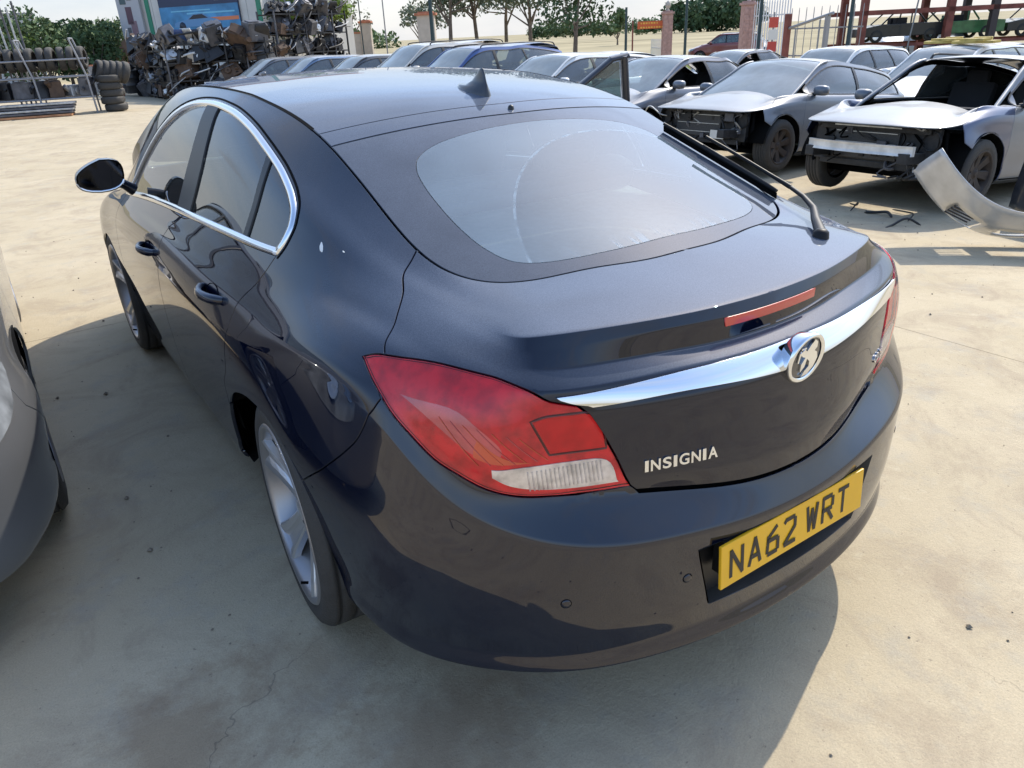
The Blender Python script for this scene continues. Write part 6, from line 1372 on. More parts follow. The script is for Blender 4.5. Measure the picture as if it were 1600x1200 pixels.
# wall left of the pier
x0, y0 = at(500, 49); x1, y1 = at(570, 50); o = empty('yard_wall', ((x0+x1)/2, (y0+y1)/2, 0), rz=math.atan2(y1-y0, x1-x0), label='pale rendered boundary wall behind the right end of the racks', cat='wall'); L_ = math.hypot(x1-x0, y1-y0)
MB().box((0, 0, 1.0), (L_, .2, 2.0)).build('render', STONE, o); MB().box((0, 0, 2.05), (L_, .3, .08)).build('coping', TERRA, o)
# orange sign
x, y = at(1019, 44); o = empty('roadside_sign', (x, y, gz(x)), rz=-YAW-.15, label='orange banner sign on rusty posts beside the left brick pillar', cat='sign')
zt = hgt(33, 44, 1015)-gz(x); zb = hgt(45, 44, 1015)-gz(x); MB().box((0, 0, (zt+zb)/2), (1.55, .04, zt-zb)).build('panel', mat('orange_sign', (.55,.11,.03), rough=.6), o)
for s in (-1.0,): MB().box((s*1.02, .03, zt/2), (.08, .08, zt+.1)).build('post', RUSTR, o)
for k in range(2):
    for j in range(9 if k else 7): MB().box((-.58+j*.135, -.025, (zt+zb)/2+.09-.20*k), (.09*(1 if (j*7+k) % 3 else .6), .008, .075)).build('sign_letter', mat('yellow_sign_text', (.75,.42,.06), rough=.6), o)
# palisade fences: every pale a piece
def palisade(pa, da, pb, db, h, lab, m, stepw=.22, rails=(.25, .8), pw=.07):
    (xa, ya), (xb, yb) = at(pa, da), at(pb, db); L_ = math.hypot(xb-xa, yb-ya); a = math.atan2(yb-ya, xb-xa); o = empty('palisade_fence', (xa, ya, gz(xa)), rz=a, label=lab, cat='fence'); n_ = int(L_/stepw)
    me = None
    for k in range(n_+1):
        if me is None:
            q = MB(); q.box((0, 0, h*.48), (pw, .02, h*.96)); q.add([(-pw/2, -.01, h*.96), (pw/2, -.01, h*.96), (0, -.01, h), (-pw/2, .01, h*.96), (pw/2, .01, h*.96), (0, .01, h)], [(0, 1, 2), (3, 5, 4), (0, 2, 5, 3), (1, 4, 5, 2)]); p = q.build('pale', m, o); me = p.data
        else: p = bpy.data.objects.new('pale', me); COL.objects.link(p); p.parent = o; p.location = (k*stepw, 0, 0)
    for f in rails: MB().box((L_/2, .03, h*f), (L_, .03, .05)).build('rail', m, o)
palisade(1172, 37, 1232, 34, 2.9, 'tall white palisade fence right of the taller brick pillar', WHITEP)
palisade(1018, 47, 1040, 44, 1.5, 'short white palisade fence left of the brick gate pillar', WHITEP, rails=(.3, .7))
palisade(1234, 33, 1345, 30, 2.5, 'thin wire fence in front of the white van and blue car', GREYP, stepw=.42, rails=(.35, .72), pw=.02)
x, y = at(1207, 33); o = empty('notice_board', (x, y, gz(x)), rz=-YAW-.3, label='red and white notice boards on the palisade fence', cat='notice')
for k, c in enumerate(((.55, .08, .05), (.7, .68, .62), (.5, .07, .05))): MB().box((0, -.02, 2.05-k*.42), (.34, .03, .36)).build('board', mat('board_%d' % k, c, rough=.6), o)
MB().box((.0, .02, 1.2), (.06, .06, 2.4)).build('post', GREYP, o)
# steel goal frame
x, y = at(1229, 31); x2, y2 = at(1290, 29.5); L_ = math.hypot(x2-x, y2-y); o = empty('steel_gantry', (x, y, gz(x)), rz=math.atan2(y2-y, x2-x), label='rusty steel goal-post gantry in front of the white van', cat='gantry')
zt = hgt(22, 31, 1229)-gz(x); MB().box((0, 0, zt/2), (.20, .16, zt)).build('post', RUSTR, o); MB().box((L_, 0, zt*.96/2), (.13, .13, zt*.96)).build('post', GREYP, o); MB().tube([(.1, 0, zt*.80), (L_*1.12, 0, zt*.98)], .05, 8).build('beam', GREYP, o); MB().tube([(.45, 0, 0), (.45, 0, zt*.8)], .03, 6).build('brace', GREYP, o); MB().tube([(L_*.82, 0, 0), (L_*.82, 0, zt*.9)], .025, 6).build('brace', GREYP, o)
# ---------------------------------------------------------------- red steel storage rack with car shells
rx, ry = at(1345, 42); rz0 = -.10; ang = -YAW-.06; o = empty('storage_rack', (rx, ry, rz0), rz=ang, label='two-storey red steel rack stacked with dark car shells', cat='rack')
LB = 16.0; zb1, zb2 = hgt(21, 42, 1345)-rz0, hgt(-2, 42, 1345)-rz0
for k, bx in enumerate((0, 3.9, 5.9, 9.8, 13.7)):
    for yy in (0, 2.6): MB().box((bx, yy, 2.3), (.30, .30, 5.4)).build('upright', RUSTR if k != 2 else mat('dark_upright', (.06,.045,.045), rough=.7), o)
for zz, th in ((.42, .14), (zb1, .20), (zb1+.80, .20), (zb1+2.3, .2)):
    for yy in (0, 2.6): MB().box((LB/2-.6, yy-.13 if yy == 0 else yy+.13, zz), (LB, .04, th)).build('beam', RUSTR, o)
for k in range(26): MB().box((.2+k*.6, 1.3, zb1+.93), (.10, 2.5, .06)).build('decking', RUSTR, o)
MB().tube([(2.1, -.2, -.1), (2.45, -.25, 4.3)], .035, 6).build('prop', GREYP, o)
def shell(name, lab, m, L=4.0, W=1.6, H=1.3, grp=None):
    """a stripped car body: sills, pillars, roof, gaping windows"""
    o = empty(name, label=lab, cat='car shell', group=grp); b = MB(); w = W/2
    prof = [(0, .25), (0, .62), (.95, .78), (1.55, H), (3.0, H-.02), (3.55, .82), (L, .78), (L, .25)]
    low = [(0, .25), (0, .62), (.95, .78), (L-.45, .80), (L, .76), (L, .25)]
    for s in (-1, 1): b.prism([(x, s*w, z) for x, z in low], (0, -s*.06, 0))
    b.box((L/2, 0, .28), (L, W, .06)); b.add([(0, -w, .62), (0, w, .62), (.95, w, .78), (.95, -w, .78)], [(0, 1, 2, 3)]); b.box((.02, 0, .45), (.05, W*.95, .34)); b.box((L-.02, 0, .52), (.05, W*.95, .5)); b.build('lower_body', m, o, bevel=.02)
    r = MB(); r.box((2.27, 0, H), (1.5, W*.80, .05)); r.build('roof', m, o, bevel=.02)
    for s in (-1, 1):
        MB().tube([(.95, s*w*.94, .78), (1.55, s*w*.80, H)], .035, 6).build('pillar', m, o); MB().tube([(2.25, s*w*.95, .80), (2.3, s*w*.80, H)], .035, 6).build('pillar', m, o); MB().tube([(3.55, s*w*.94, .82), (3.0, s*w*.80, H)], .04, 6).build('pillar', m, o)
    i = MB(); i.box((1.9, .35, .75), (.5, .45, .6)); i.box((1.9, -.35, .75), (.5, .45, .6)); i.build('seat', SEATM, o, bevel=.03)
    for cx in (.75, L-.8):
        for s in (-1, 1): q = MB(); q.lathe([(-.08, .17), (-.09, .28), (.09, .28), (.08, .17)], 18, 'Y', (cx, s*(w-.08), .28)); q.build('tyre', RUBBER, o)
    return o
SC_ = [('near_black', (.015,.016,.019)), ('green_shell', (.05,.17,.06)), ('navy_shell', (.02,.03,.06)), ('blue_shell', (.16,.22,.32)), ('grey_shell', (.12,.12,.13)), ('rust_shell', (.14,.06,.04))]
def smat(k): return mat(SC_[k][0], SC_[k][1], rough=.45, coat=.4, noise=.3, nscale=4, dust=.25)
RM = Matrix.Translation((rx, ry, rz0)) @ Matrix.Rotation(ang, 4, 'Z')
spots = [(.5, .3, .52, 0, 'black car shell at the left end of the rack, ground level'), (3.1, .3, .52, 1, 'green car shell on the ground level of the rack'), (7.2, .3, .52, 0, 'black shell right of the dark upright, ground level'), (11.3, .3, .52, 3, 'pale blue shell at the right end of the rack'),
         (.3, .3, zb1+.98, 4, 'grey shell on the upper deck, left end'), (4.2, .3, zb1+.98, 5, 'rust-brown shell on the upper deck, second from the left'), (8.0, .3, zb1+.98, 0, 'black shell on the upper deck above the dark one'), (11.6, .3, zb1+.98, 2, 'navy shell on the upper deck, right end')]
for k, (a, b_, z, c, lab) in enumerate(spots):
    s = shell('car_shell', lab, smat(c), grp='car shells in the red rack', H=1.34+.05*(k % 3)); s.matrix_world = RM @ Matrix.Translation((a-.3, b_+1.05, z)) @ Matrix.Rotation(R(2*(k % 3)-2), 4, 'Z')
# ---------------------------------------------------------------- loose parts near the cars
BUMPM = mat('silver_bumper_cover', (.48,.49,.50), rough=.35, metal=.3, coat=.7, coat_rough=.08, dust=.35, dust_side=.1, noise=.15, nscale=6)
def bumper_cover(name, lab, m, loc, eul, cut=1.0, grp=None):
    o = empty(name, loc, label=lab, cat='bumper', group=grp); V = []; F = []; U_ = np.linspace(-1, 1, 41); Wn = 9
    U_ = U_[:int(41*cut)]
    for u in U_:
        x = u*.86; yb = .55*abs(u)**3.2
        for j in range(Wn):
            t = j/(Wn-1); z = .02+.52*t-.06*abs(u)**2*t; out = .075*math.sin(math.pi*min(1, t*1.1))**.7; dx = -.02*(t-.5)*math.copysign(1, u)*abs(u)**3
            V.append((x*(1+.02*out)+dx, yb-out*(1-abs(u)**4)-.02*(t < .2), z))
    n_ = len(U_); isg = lambda i, j: (abs(U_[i]) < .42 and 2 <= j <= 3) or (.56 < abs(U_[i]) < .78 and 1 <= j <= 3)
    for i in range(n_-1):
        for j in range(Wn-1):
            if not isg(i, j): F.append((i*Wn+j, (i+1)*Wn+j, (i+1)*Wn+j+1, i*Wn+j+1))
    q = MB().add(V, F, sm=True); c = q.build('cover', m, o, fixn=False); md = c.modifiers.new('s', 'SOLIDIFY'); md.thickness = .006
    g = MB()
    for s in (-1, 1):
        if s == 1 and cut < .9: continue
        for k in range(4): g.tube([(s*.49, .075, .09+.05*k), (s*.66, .17, .09+.05*k)], .008, 5)
    g.build('fog_grille', BLACK, o); o.rotation_euler = eul; return o
bx_, by_ = 4.95, 2.28
bumper_cover('front_bumper_cover', 'silver front bumper cover lying curled on the concrete before the stripped estate', BUMPM, (5.42, 1.86, gz(5.4)+.10), (R(62), R(0), -YAW-.10), cut=1.0)
bumper_cover('front_bumper_cover', 'black bumper cover lying beside the silver one at the right edge', mat('black_bumper_cover', (.02,.025,.035), rough=.35, coat=.6, dust=.3), (6.35, 1.35, gz(6.3)+.02), (R(12), R(0), R(-50)), cut=1.0)
for k, (px, py, ln, a, lab) in enumerate(((1420, 338, .5, .3, 'long black trim strip on the ground under the stripped estate'), (1440, 345, .35, 2.2, 'short black cable offcut by the silver bumper'), (1395, 332, .3, 1.0, 'black rubber scrap below the crash bar'), (1330, 322, .35, .1, 'grey bracket on the ground between the two stripped cars'))):
    v = _f+((px-800)/1167.8)*_r2-((py-600)/1167.8)*_u2; t = -(CAM_POS[2]+.13)/v[2]; p = CAM_POS+v*t; z = gz(p[0])
    q = MB(); q.tube(crom([(p[0], p[1], z+.012), (p[0]+math.cos(a)*ln*.35, p[1]+math.sin(a)*ln*.35, z+.04+.03*(k % 2)), (p[0]+math.cos(a+.25)*ln*.7, p[1]+math.sin(a+.25)*ln*.7, z+.02), (p[0]+math.cos(a+.5)*ln, p[1]+math.sin(a+.5)*ln, z+.012)], 5), [.004]+[.008+.003*(k % 3)]*14+[.004], 6); tag(q.build('scrap_strip', BLACK), lab, 'scrap strip')
# black door leaning open in front of the saloon
dm = mat('matt_black_door', (.022,.024,.034), rough=.4, coat=.4, dust=.25); dr = empty('leaning_door', (5.05, 7.75, gz(5.6)), label='black car door leaning upright between dark car and grey saloon', cat='car door')
fr = [(0, 0, .82), (0, 0, 1.02), (.95, 0, 1.40), (1.12, 0, 1.42), (1.14, 0, .82)]
d = MB(); d.prism([(0, 0, .12), (0, 0, .84), (1.14, 0, .84), (1.10, 0, .12)], (0, .07, 0)); d.build('door_skin', dm, dr, bevel=.01)
for a, b_, wd in (((0, .03, .84), (.95, .03, 1.44), .045), ((.93, .03, 1.44), (1.16, .03, 1.44), .045), ((1.10, .03, 1.46), (1.10, .03, .80), .06)): MB().tube([a, b_], wd*1.7, 6, flat=.45).build('window_frame', dm, dr)
g = MB(); g.prism([(.10, .03, .86), (.95, .03, 1.38), (1.04, .03, 1.38), (1.04, .03, .86)], (0, .005, 0)); g.build('door_glass', WSG2, dr); dr.rotation_euler = (R(14), R(-9), R(-24)); dr.scale = (1.05, 1, .90)
# parts on the roof of the white estate in the second row
for k, (dx, dy) in enumerate(((2.2, -.35), (2.5, .35))):
    yl = mat('old_yellow_parts', (.48,.36,.10), rough=.7, noise=.3, nscale=8)
    z = gz(13.7)+1.47; q = MB(); q.box((12.2+dx, 7.3+dy, z+.02), (.30, .75, .05), rz=.3*k); q.box((12.2+dx-.05, 7.3+dy, z+.06), (.2, .5, .05), rz=-.2); q.box((12.2+dx+.3, 7.3+dy+.02, z+.07), (.1, .3, .06), rz=.2); tag(q.build('yellow_bracket', yl, bevel=.01), ('yellow and black bumper bracket on the white estate roof, nearer one', 'yellow and black bumper bracket on the white estate roof, farther one')[k], 'car part')
# ---------------------------------------------------------------- tyre rack at the left
def tyre_mesh():
    q = MB(); q.lathe([(-.085, .19), (-.10, .22), (-.098, .27), (-.075, .305), (-.05, .315), (.05, .315), (.075, .305), (.098, .27), (.10, .22), (.085, .19), (.06, .195), (-.06, .195), (-.085, .19)], 24, 'X'); o = q.build('used_tyre', RUBBER); me = o.data; bpy.data.objects.remove(o); return me
TY = tyre_mesh()
def tyre(M, lab, grp): o = bpy.data.objects.new('used_tyre', TY); COL.objects.link(o); o.matrix_world = M; return tag(o, lab, 'tyre', grp)
ax, ay = at(-60, 27.5); bx2, by2 = at(128, 27.0); ra = math.atan2(by2-ay, bx2-ax); RL = math.hypot(bx2-ax, by2-ay); TM = Matrix.Translation((ax, ay, 0)) @ Matrix.Rotation(ra, 4, 'Z')
tr = empty('tyre_rack', (ax, ay, 0), rz=ra, label='grey tube rack full of used tyres and scrap at the left edge', cat='rack')
h1, h2, h3 = .45, 1.02, 1.72
for zz in (h1, h2, h3*.86):
    for yy in (-.35, .35): MB().tube([(0, yy, zz), (RL, yy, zz)], .026, 8).build('rail', GREYP, tr)
for bx in (.05, RL*.52, RL-.05):
    for yy in (-.4, .4): MB().tube([(bx, yy, 0), (bx-.05, yy, h2), (bx-.28, yy*.9, h3+.30)], .026, 8).build('upright', GREYP, tr)
    MB().tube([(bx-.28, -.36, h3+.30), (bx-.28, .36, h3+.30)], .026, 8).build('crossbar', GREYP, tr)
ord_ = 'first second third fourth fifth sixth seventh eighth ninth tenth eleventh twelfth thirteenth fourteenth fifteenth sixteenth'.split()
k = 0; x = .2
while x < RL-.15: tyre(TM @ Matrix.Translation((x, random.uniform(-.04, .04), h2+.33+.15)) @ Matrix.Rotation(R(random.uniform(-8, 8)), 4, 'Z'), 'used tyre on the top shelf, %s from the left' % ord_[min(k, 15)], 'tyres on the top shelf'); x += .262; k += 1
k = 0
for sx, sy, n_ in ((RL+.42, -.1, 5), (RL+.40, .62, 4)):
    for q in range(n_): tyre(TM @ Matrix.Translation((sx+random.uniform(-.04, .04), sy+random.uniform(-.04, .04), .105+q*.2)) @ Matrix.Rotation(R(90), 4, 'Y'), 'tyre in the %s stack right of the rack, %s from the ground' % ('front' if sy < 0 else 'back', ord_[q]), 'tyres stacked flat beside the rack')
for q in range(5): tyre(TM @ Matrix.Translation((RL+.18+q*.17, .1, 1.12+.0*q-.02*q)) @ Matrix.Rotation(R(22), 4, 'Y') @ Matrix.Rotation(R(20), 4, 'Z'), 'tyre leaning on top of the flat stacks, %s from the left' % ord_[q], 'tyres leaning on the stacks')
# scrap on the shelves: boxes, housings, pipes
SCM = [mat('scrap_black', (.015,.015,.017), rough=.5, noise=.4, nscale=6), mat('scrap_grey', (.10,.10,.11), rough=.5, metal=.4, noise=.4, nscale=6), mat('scrap_alu', (.45,.45,.45), rough=.4, metal=.6, noise=.3, nscale=9), mat('scrap_brown', (.09,.055,.035), rough=.8, noise=.4, nscale=6), mat('scrap_red', (.30,.03,.03), rough=.5), mat('scrap_white', (.6,.6,.6), rough=.5), mat('scrap_blue', (.03,.07,.20), rough=.45, coat=.5)]
def lump(seed, mi):
    """a housing: block with ribs, flanges and stubs"""
    rs = random.Random(seed); q = MB(); w, d, h = rs.uniform(.3, .6), rs.uniform(.3, .5), rs.uniform(.25, .5); q.box((0, 0, h/2), (w, d, h), taper=rs.uniform(.6, .95))
    q.box((w*.1, 0, h*.95), (w*.5, d*.7, h*.25), rz=rs.uniform(-.4, .4))
    for _ in range(4): a = rs.uniform(0, 6.28); q.tube([(math.cos(a)*w*.3, math.sin(a)*d*.3, h*.5), (math.cos(a)*w*.75, math.sin(a)*d*.75, h*rs.uniform(.3, 1.1))], rs.uniform(.03, .08), 8)
    q.lathe([(0, .02), (0, rs.uniform(.08, .13)), (.05, .10), (.05, .02)], 12, 'Y', (rs.uniform(-.1, .1), -d/2-.05, h*.5)); o = q.build('engine_part', SCM[mi], bevel=.012); me = o.data; bpy.data.objects.remove(o); return me
LUMPS = [(lump(100+i, (0, 1, 2, 3, 0, 1)[i]), ('black', 'dark grey', 'bare aluminium', 'rusty brown', 'black', 'grey')[i]) for i in range(6)]
def put_lump(M, i, lab, grp, name='engine_part', cat='engine part'): o = bpy.data.objects.new(name, LUMPS[i % 6][0]); COL.objects.link(o); o.matrix_world = M; return tag(o, lab, cat, grp)
k = 0; x = .25
while x < RL-.2:
    put_lump(TM @ Matrix.Translation((x, random.uniform(-.1, .1), h1+.03)) @ Matrix.Rotation(random.uniform(0, 6), 4, 'Z'), k*5+1, '%s engine housing on the lower shelf of the tyre rack, %s from the left' % (LUMPS[(k*5+1) % 6][1], ord_[min(k, 15)]), 'housings on the lower shelf'); x += .42; k += 1
for q in range(5):
    z = .04+.075*q; wd = RL*(1.05-.06*q); o = MB(); o.box((RL*.36+.1*q, -.75+.04*q, z), (wd*.8, .75-.06*q, .055), rz=.02*(q % 3)); ob = o.build('sheet_stack', (mat('old_board', (.40,.20,.10), rough=.8, noise=.3, nscale=5) if q == 0 else SCM[1 if q % 2 else 2]), bevel=.008); ob.matrix_world = TM; tag(ob, ('orange-brown board at the bottom of the sheet pile', 'grey metal sheet second from the bottom of the pile', 'pale sheet in the middle of the pile', 'grey sheet second from the top of the pile', 'short pale sheet on top of the pile')[q], 'sheet', 'sheets piled before the tyre rack')
for q in range(5): o = MB(); o.tube([(RL*.30+.12*q, .5, 0), (RL*.22+.17*q, .55, 2.9+.15*(q % 3))], .03, 6); ob = o.build('leaning_pipe', SCM[2 if q % 2 else 1]); ob.matrix_world = TM; tag(ob, 'grey exhaust pipe leaning behind the tyre rack, %s from the left' % ord_[q], 'pipe', 'pipes leaning behind the tyre rack')
# ---------------------------------------------------------------- scrap racks before the building
def rack_row(pa, da, pb, db, top, cols, lab, seed, grp, tiers=3, bumpers=True):
    (xa, ya), (xb, yb) = at(pa, da), at(pb, db); L_ = math.hypot(xb-xa, yb-ya); a = math.atan2(yb-ya, xb-xa); M = Matrix.Translation((xa, ya, gz(xa))) @ Matrix.Rotation(a, 4, 'Z'); rs = random.Random(seed)
    o = empty('scrap_rack', (xa, ya, gz(xa)), rz=a, label=lab, cat='rack'); H_ = top
    for c in range(cols+1):
        for yy in (-.45, .45): MB().box((L_*c/cols, yy, H_/2), (.055, .055, H_)).build('upright', SCM[0 if c % 2 else 1], o)
    hs = [.12+(H_-.25)*t/tiers for t in range(tiers+1)]
    for zz in hs:
        for yy in (-.45, .45): MB().box((L_/2, yy, zz), (L_, .045, .05)).build('beam', SCM[0], o)
        MB().box((L_/2, 0, zz), (L_, .82, .03)).build('shelf', SCM[0], o)
    names = ['ground', 'second', 'third', 'fourth', 'top'] if tiers == 4 else ['ground', 'second', 'third', 'top']
    for t, zz in enumerate(hs):
        x = .2; q = 0
        while x < L_-.15:
            for yy, row in ((-.22, 'front'), (.24, 'back')):
                if row == 'back' and (q % 2 or t == tiers): continue
                i = rs.choice((0, 4, 0, 5, 3, 0, 4, 2, 1)); Mx = M @ Matrix.Translation((x+rs.uniform(-.08, .08), yy+rs.uniform(-.08, .06), zz+.03)) @ Matrix.Rotation(rs.uniform(0, 6.28), 4, 'Z') @ Matrix.Rotation(rs.uniform(-.8, .5), 4, 'X') @ Matrix.Rotation(rs.uniform(-.5, .5), 4, 'Y') @ Matrix.Scale(rs.uniform(.8, 1.4), 4)
                put_lump(Mx, i, '%s scrap unit, %s row of %s shelf, %s rack, %s from the left' % (LUMPS[i][1], row, names[t], grp.split()[0], ord_[q] if q < 16 else 'last'), grp)
            x += rs.uniform(.34, .52); q += 1
    return M, L_, hs
M1, L1, H1 = rack_row(212, 40, 272, 33, 1.9, 4, 'low scrap rack left of the white building front', 1, 'left scrap rack')
M2, L2, H2 = rack_row(262, 32.5, 420, 31, 2.05, 5, 'long scrap rack in front of the billboard', 2, 'long scrap rack')
M3, L3, H3 = rack_row(420, 34, 530, 37, 3.1, 5, 'tall scrap rack in front of the lime-green tree', 3, 'tall scrap rack', tiers=4)
def rods(M, L_, hs, seed, n_, grp):
    rs = random.Random(seed); used = set()
    for q in range(n_):
        x = rs.uniform(.1, L_-.1); z = rs.choice(hs)+rs.uniform(.1, .3); ln = rs.uniform(.4, 1.3); a = rs.uniform(-1.2, 1.2); b = MB(); dx, dz = math.cos(a)*ln, abs(math.sin(a))*ln*.7
        k = rs.choice(('exhaust pipe', 'strut', 'hose')); r_ = {'exhaust pipe': .035, 'strut': .022, 'hose': .016}[k]; p0 = M @ Vector((x-dx/2, -.5, z)); pm = M @ Vector((x+rs.uniform(-.1, .1), -.58, z+dz*.45)); p1 = M @ Vector((x+dx/2, -.5, z+dz))
        b.tube(crom([p0, pm, p1], 4), r_, 7); mi = rs.choice((0, 1, 2, 0, 5))
        if (mi, k, int(x/L_*16)) in used: continue
        used.add((mi, k, int(x/L_*16))); tag(b.build(k.replace(' ', '_'), SCM[mi]), '%s %s hanging on the front of the %s, %s from the left' % (('black', 'grey', 'silver', '', '', 'white')[mi], k, grp, ord_[min(int(x/L_*16), 15)]), k, grp+' pipes and struts')
rods(M1, L1, H1, 51, 16, 'left scrap rack'); rods(M2, L2, H2, 52, 26, 'long scrap rack'); rods(M3, L3, H3, 53, 26, 'tall scrap rack')
# curved panels standing on the racks
def cpanel(seed):
    rs = random.Random(seed); V = []; F = []; n_ = 10; w, h = rs.uniform(.4, .7), rs.uniform(.35, .65)
    for i in range(n_+1):
        for j in range(5): u = i/n_; t = j/4; V.append(((t-.5)*w*(1-.4*u), -.22*math.sin(u*1.8), u*h*(1-.25*u)))
    for i in range(n_):
        for j in range(4): F.append((i*5+j, i*5+j+1, (i+1)*5+j+1, (i+1)*5+j))
    me = bpy.data.meshes.new('body_panel'); me.from_pydata(V, [], F); return me
CP = [cpanel(i) for i in range(4)]
def put_panel(M, i, mi, lab, grp):
    me = CP[i % 4]; o = bpy.data.objects.new('body_panel', me); COL.objects.link(o)
    if not me.materials: me.materials.append(SCM[0])
    o.material_slots[0].link = 'OBJECT'; o.material_slots[0].material = SCM[mi]; o.matrix_world = M; md = o.modifiers.new('s', 'SOLIDIFY'); md.thickness = .02; return tag(o, lab, 'body panel', grp)
rs = random.Random(3)
for q in range(11): put_panel(M2 @ Matrix.Translation((.3+q*(L2-.5)/10, -.25, H2[-1]+.06)) @ Matrix.Rotation(rs.uniform(-.8, .8), 4, 'Z'), q, (0, 6, 2, 0, 5, 0, 2, 5, 0, 2, 0)[q], '%s wing panel standing on the long scrap rack, %s from the left' % (('black', 'blue', 'silver', 'black', 'white', 'black', 'silver', 'white', 'black', 'silver', 'black')[q], ord_[q]), 'panels on the long rack')
for q in range(9): put_panel(M3 @ Matrix.Translation((.25+q*(L3-.4)/8, -.25, H3[2 if q < 4 else -1]+.06)) @ Matrix.Rotation(rs.uniform(-.8, .8), 4, 'Z'), q+1, (0, 2, 5, 0, 0, 2, 0, 0, 1)[q], '%s panel standing on the tall scrap rack, %s from the left' % (('black', 'silver', 'white', 'black', 'black', 'silver', 'black', 'black', 'grey')[q], ord_[q]), 'panels on the tall rack')
# blue-and-white board standing on the ground
x, y = at(319, 30.5); o = empty('window_panel', (x, y, 0), rz=-YAW+.1, label='small white-framed blue panel standing before the long scrap rack', cat='panel'); o.rotation_euler = (R(-12), 0, -YAW+.1)
MB().box((0, 0, .27), (.66, .04, .50)).build('frame', SCM[5], o)
for s in (-1, 1): MB().box((s*.15, -.028, .27), (.24, .02, .42)).build('pane', SCM[6], o)
MB().box((0, .02, .02), (.7, .12, .04)).build('foot', SCM[1], o)
for k, (px, d, c, lab) in enumerate(((160, 36, 4, 'red drum standing beyond the tyre rack'), (176, 39, 1, 'grey drum right of the red one'), (190, 38, 0, 'black drum beside the low scrap rack'))):
    x, y = at(px, d); q = MB(); q.lathe([(0, .001), (0, .29), (.02, .30), (.30, .29), (.31, .305), (.33, .29), (.60, .29), (.61, .305), (.63, .29), (.88, .29), (.90, .30), (.90, .27), (.88, .001)], 20, 'Z', (x, y, 0)); tag(q.build('oil_drum', SCM[c]), lab, 'drum')
# ---------------------------------------------------------------- white building with the billboard
(xa, ya), (xb, yb) = at(228, 47), at(416, 42); a = math.atan2(yb-ya, xb-xa); L_ = math.hypot(xb-xa, yb-ya); o = empty('workshop_building', (xa, ya, 0), rz=a, label='white flat-roofed building with green corner strips and a car billboard', cat='building')
WALLM = mat('off_white_cladding', (.60,.58,.54), rough=.7, noise=.08, nscale=1.5); GRN = mat('green_trim', (.03,.22,.13), rough=.5)
MB().box((L_/2, 4.0, 3.2), (L_, 8, 6.4)).build('wall', WALLM, o); MB().box((L_/2, 4.0, 6.5), (L_+.5, 8.5, .22)).build('roof', TERRA, o)
for bx in (.55, L_-.14): MB().box((bx, -.03, 3.15), (.24, .05, 6.3)).build('corner_strip', GRN, o)
sp_ = L_/9
for k in range(1, 9): MB().box((k*sp_, -.006, 3.15), (.03, .012, 6.3)).build('cladding_joint', mat('joint_grey', (.4,.4,.38), rough=.7), o)
# side wall poster, left
bb = empty('advert_poster', (xa, ya, 0), rz=a, label='grey product poster on the left end of the white building', cat='poster')
(xs, ys) = at(196, 47.5)
bb.location = (xs, ys, 0); bb.rotation_euler = (0, 0, a+.12); MB().box((.62, 0, 3.0), (1.35, .12, 3.9)).build('poster_sheet', mat('poster_grey', (.42,.42,.44), rough=.5), bb)
for (u, v, w, h, c) in ((.35, 4.1, .35, .55, (.06,.10,.11)), (.75, 4.3, .25, .6, (.05,.09,.09)), (.6, 3.3, .35, .8, (.10,.05,.07)), (.75, 2.6, .35, .9, (.22,.14,.16)), (.42, 2.5, .2, .5, (.12,.12,.13)), (.8, 1.9, .25, .35, (.05,.05,.06))): MB().box((u, -.07, v), (w, .02, h)).build('poster_shape', mat('poster_%d%d' % (u*100, v*10), c, rough=.5), bb)
MB().tube([(.62, .1, 0), (.62, .1, 1.2)], .06, 6).build('post', GREYP, bb)
# billboard
hb = hgt(46, 41.5, 320); MX = Matrix.Translation((xa, ya, 0)) @ Matrix.Rotation(a, 4, 'Z'); x0 = L_*.185; x1 = L_*.835; bw = x1-x0; bz = hb; bh = 3.1
bd = empty('billboard', (xa, ya, 0), rz=a, label='dark blue billboard with a blue car picture on the white building', cat='billboard')
MB().box(((x0+x1)/2, -.09, bz+bh/2), (bw, .10, bh)).build('sheet', mat('bill_navy', (.020,.035,.085), rough=.5), bd)
MB().box(((x0+x1)/2, -.146, bz+.62), (bw, .008, 1.05)).build('sky_glow', mat('bill_blue', (.05,.22,.42), rough=.5, noise=.5, nscale=1.2), bd)
MB().box(((x0+x1)/2+bw*.30, -.154, bz+.50), (bw*.38, .008, .16)).build('orange_streak', mat('bill_orange', (.65,.20,.09), rough=.5), bd)
MB().box(((x0+x1)/2+bw*.15, -.154, bz+.80), (bw*.6, .006, .07)).build('streak', mat('bill_cyan', (.18,.50,.68), rough=.5), bd)
MB().box(((x0+x1)/2-bw*.1, -.154, bz+.93), (bw*.5, .006, .05)).build('streak', mat('bill_cyan', (.18,.50,.68)), bd)
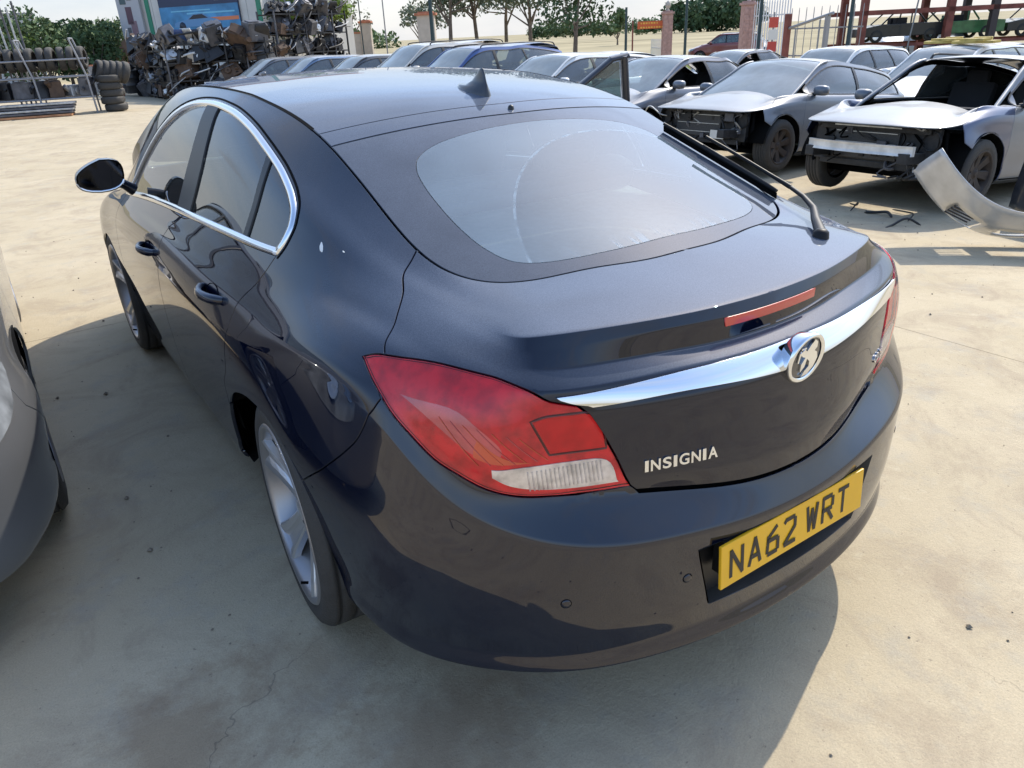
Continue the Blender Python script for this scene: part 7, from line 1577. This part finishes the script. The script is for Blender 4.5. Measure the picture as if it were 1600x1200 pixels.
cpx = (x0+x1)/2-bw*.04; out = [(-1.5, .22), (-1.45, .42), (-1.0, .52), (-.62, .56), (-.2, .82), (.45, .84), (.9, .60), (1.3, .52), (1.5, .40), (1.5, .22)]
MB().prism([(cpx+u*bw*.2, -.158, bz+v*.95) for u, v in out], (0, -.008, 0)).build('pictured_car', mat('bill_carblue', (.10,.26,.48), rough=.4), bd)
MB().prism([(cpx+u*bw*.2, -.168, bz+v*.95) for u, v in ((-.5, .57), (-.15, .77), (.4, .79), (.75, .60))], (0, -.004, 0)).build('pictured_glass', mat('bill_ink', (.01,.015,.03), rough=.4), bd)
for u in (-.95, .95): q = MB(); q.lathe([(-.176, .001), (-.176, .20), (-.158, .20)], 18, 'Y', (cpx+u*bw*.2, 0, bz+.24)); q.build('pictured_wheel', mat('bill_ink', (.01,.015,.03)), bd)
for k in range(11): MB().box((x0+.75+k*.155, -.150, bz+2.02), (.10 if k % 4 != 2 else .05, .01, .15)).build('lettering', mat('bill_white', (.6,.62,.66), rough=.5), bd)
for (u, v, w, h) in ((.72, 1.75, .16, .22), (.80, 1.45, .16, .28), (.86, 1.85, .12, .2), (.64, 1.95, .10, .16)): MB().box((x0+bw*u, -.152, bz+v), (bw*w, .012, h)).build('pictured_part', mat('bill_grey', (.25,.27,.30), rough=.4), bd)
x, y = at(15, 62); o = empty('warehouse', (x, y, 0), rz=-YAW+.5, label='grey flat-topped warehouse at the far left skyline', cat='building'); zt = hgt(24, 62, 15); MB().box((-4, 4, zt/2), (11, 8, zt)).build('wall', mat('hazy_grey_wall', (.42,.44,.45), rough=.8), o); MB().box((-4, 4, zt+.06), (11.3, 8.3, .14)).build('roof_edge', GREYP, o)
# low walls and posts behind
(xa, ya), (xb, yb) = at(128, 41), at(215, 44); L_ = math.hypot(xb-xa, yb-ya); o = empty('low_wall', (xa, ya, 0), rz=math.atan2(yb-ya, xb-xa), label='low grey wall between tyre rack and white building', cat='wall'); MB().box((L_/2, 0, .55), (L_, .2, 1.1)).build('blockwork', mat('grey_block', (.26,.25,.24), rough=.9), o); MB().box((L_/2, 0, 1.13), (L_, .26, .06)).build('coping', TERRA, o)
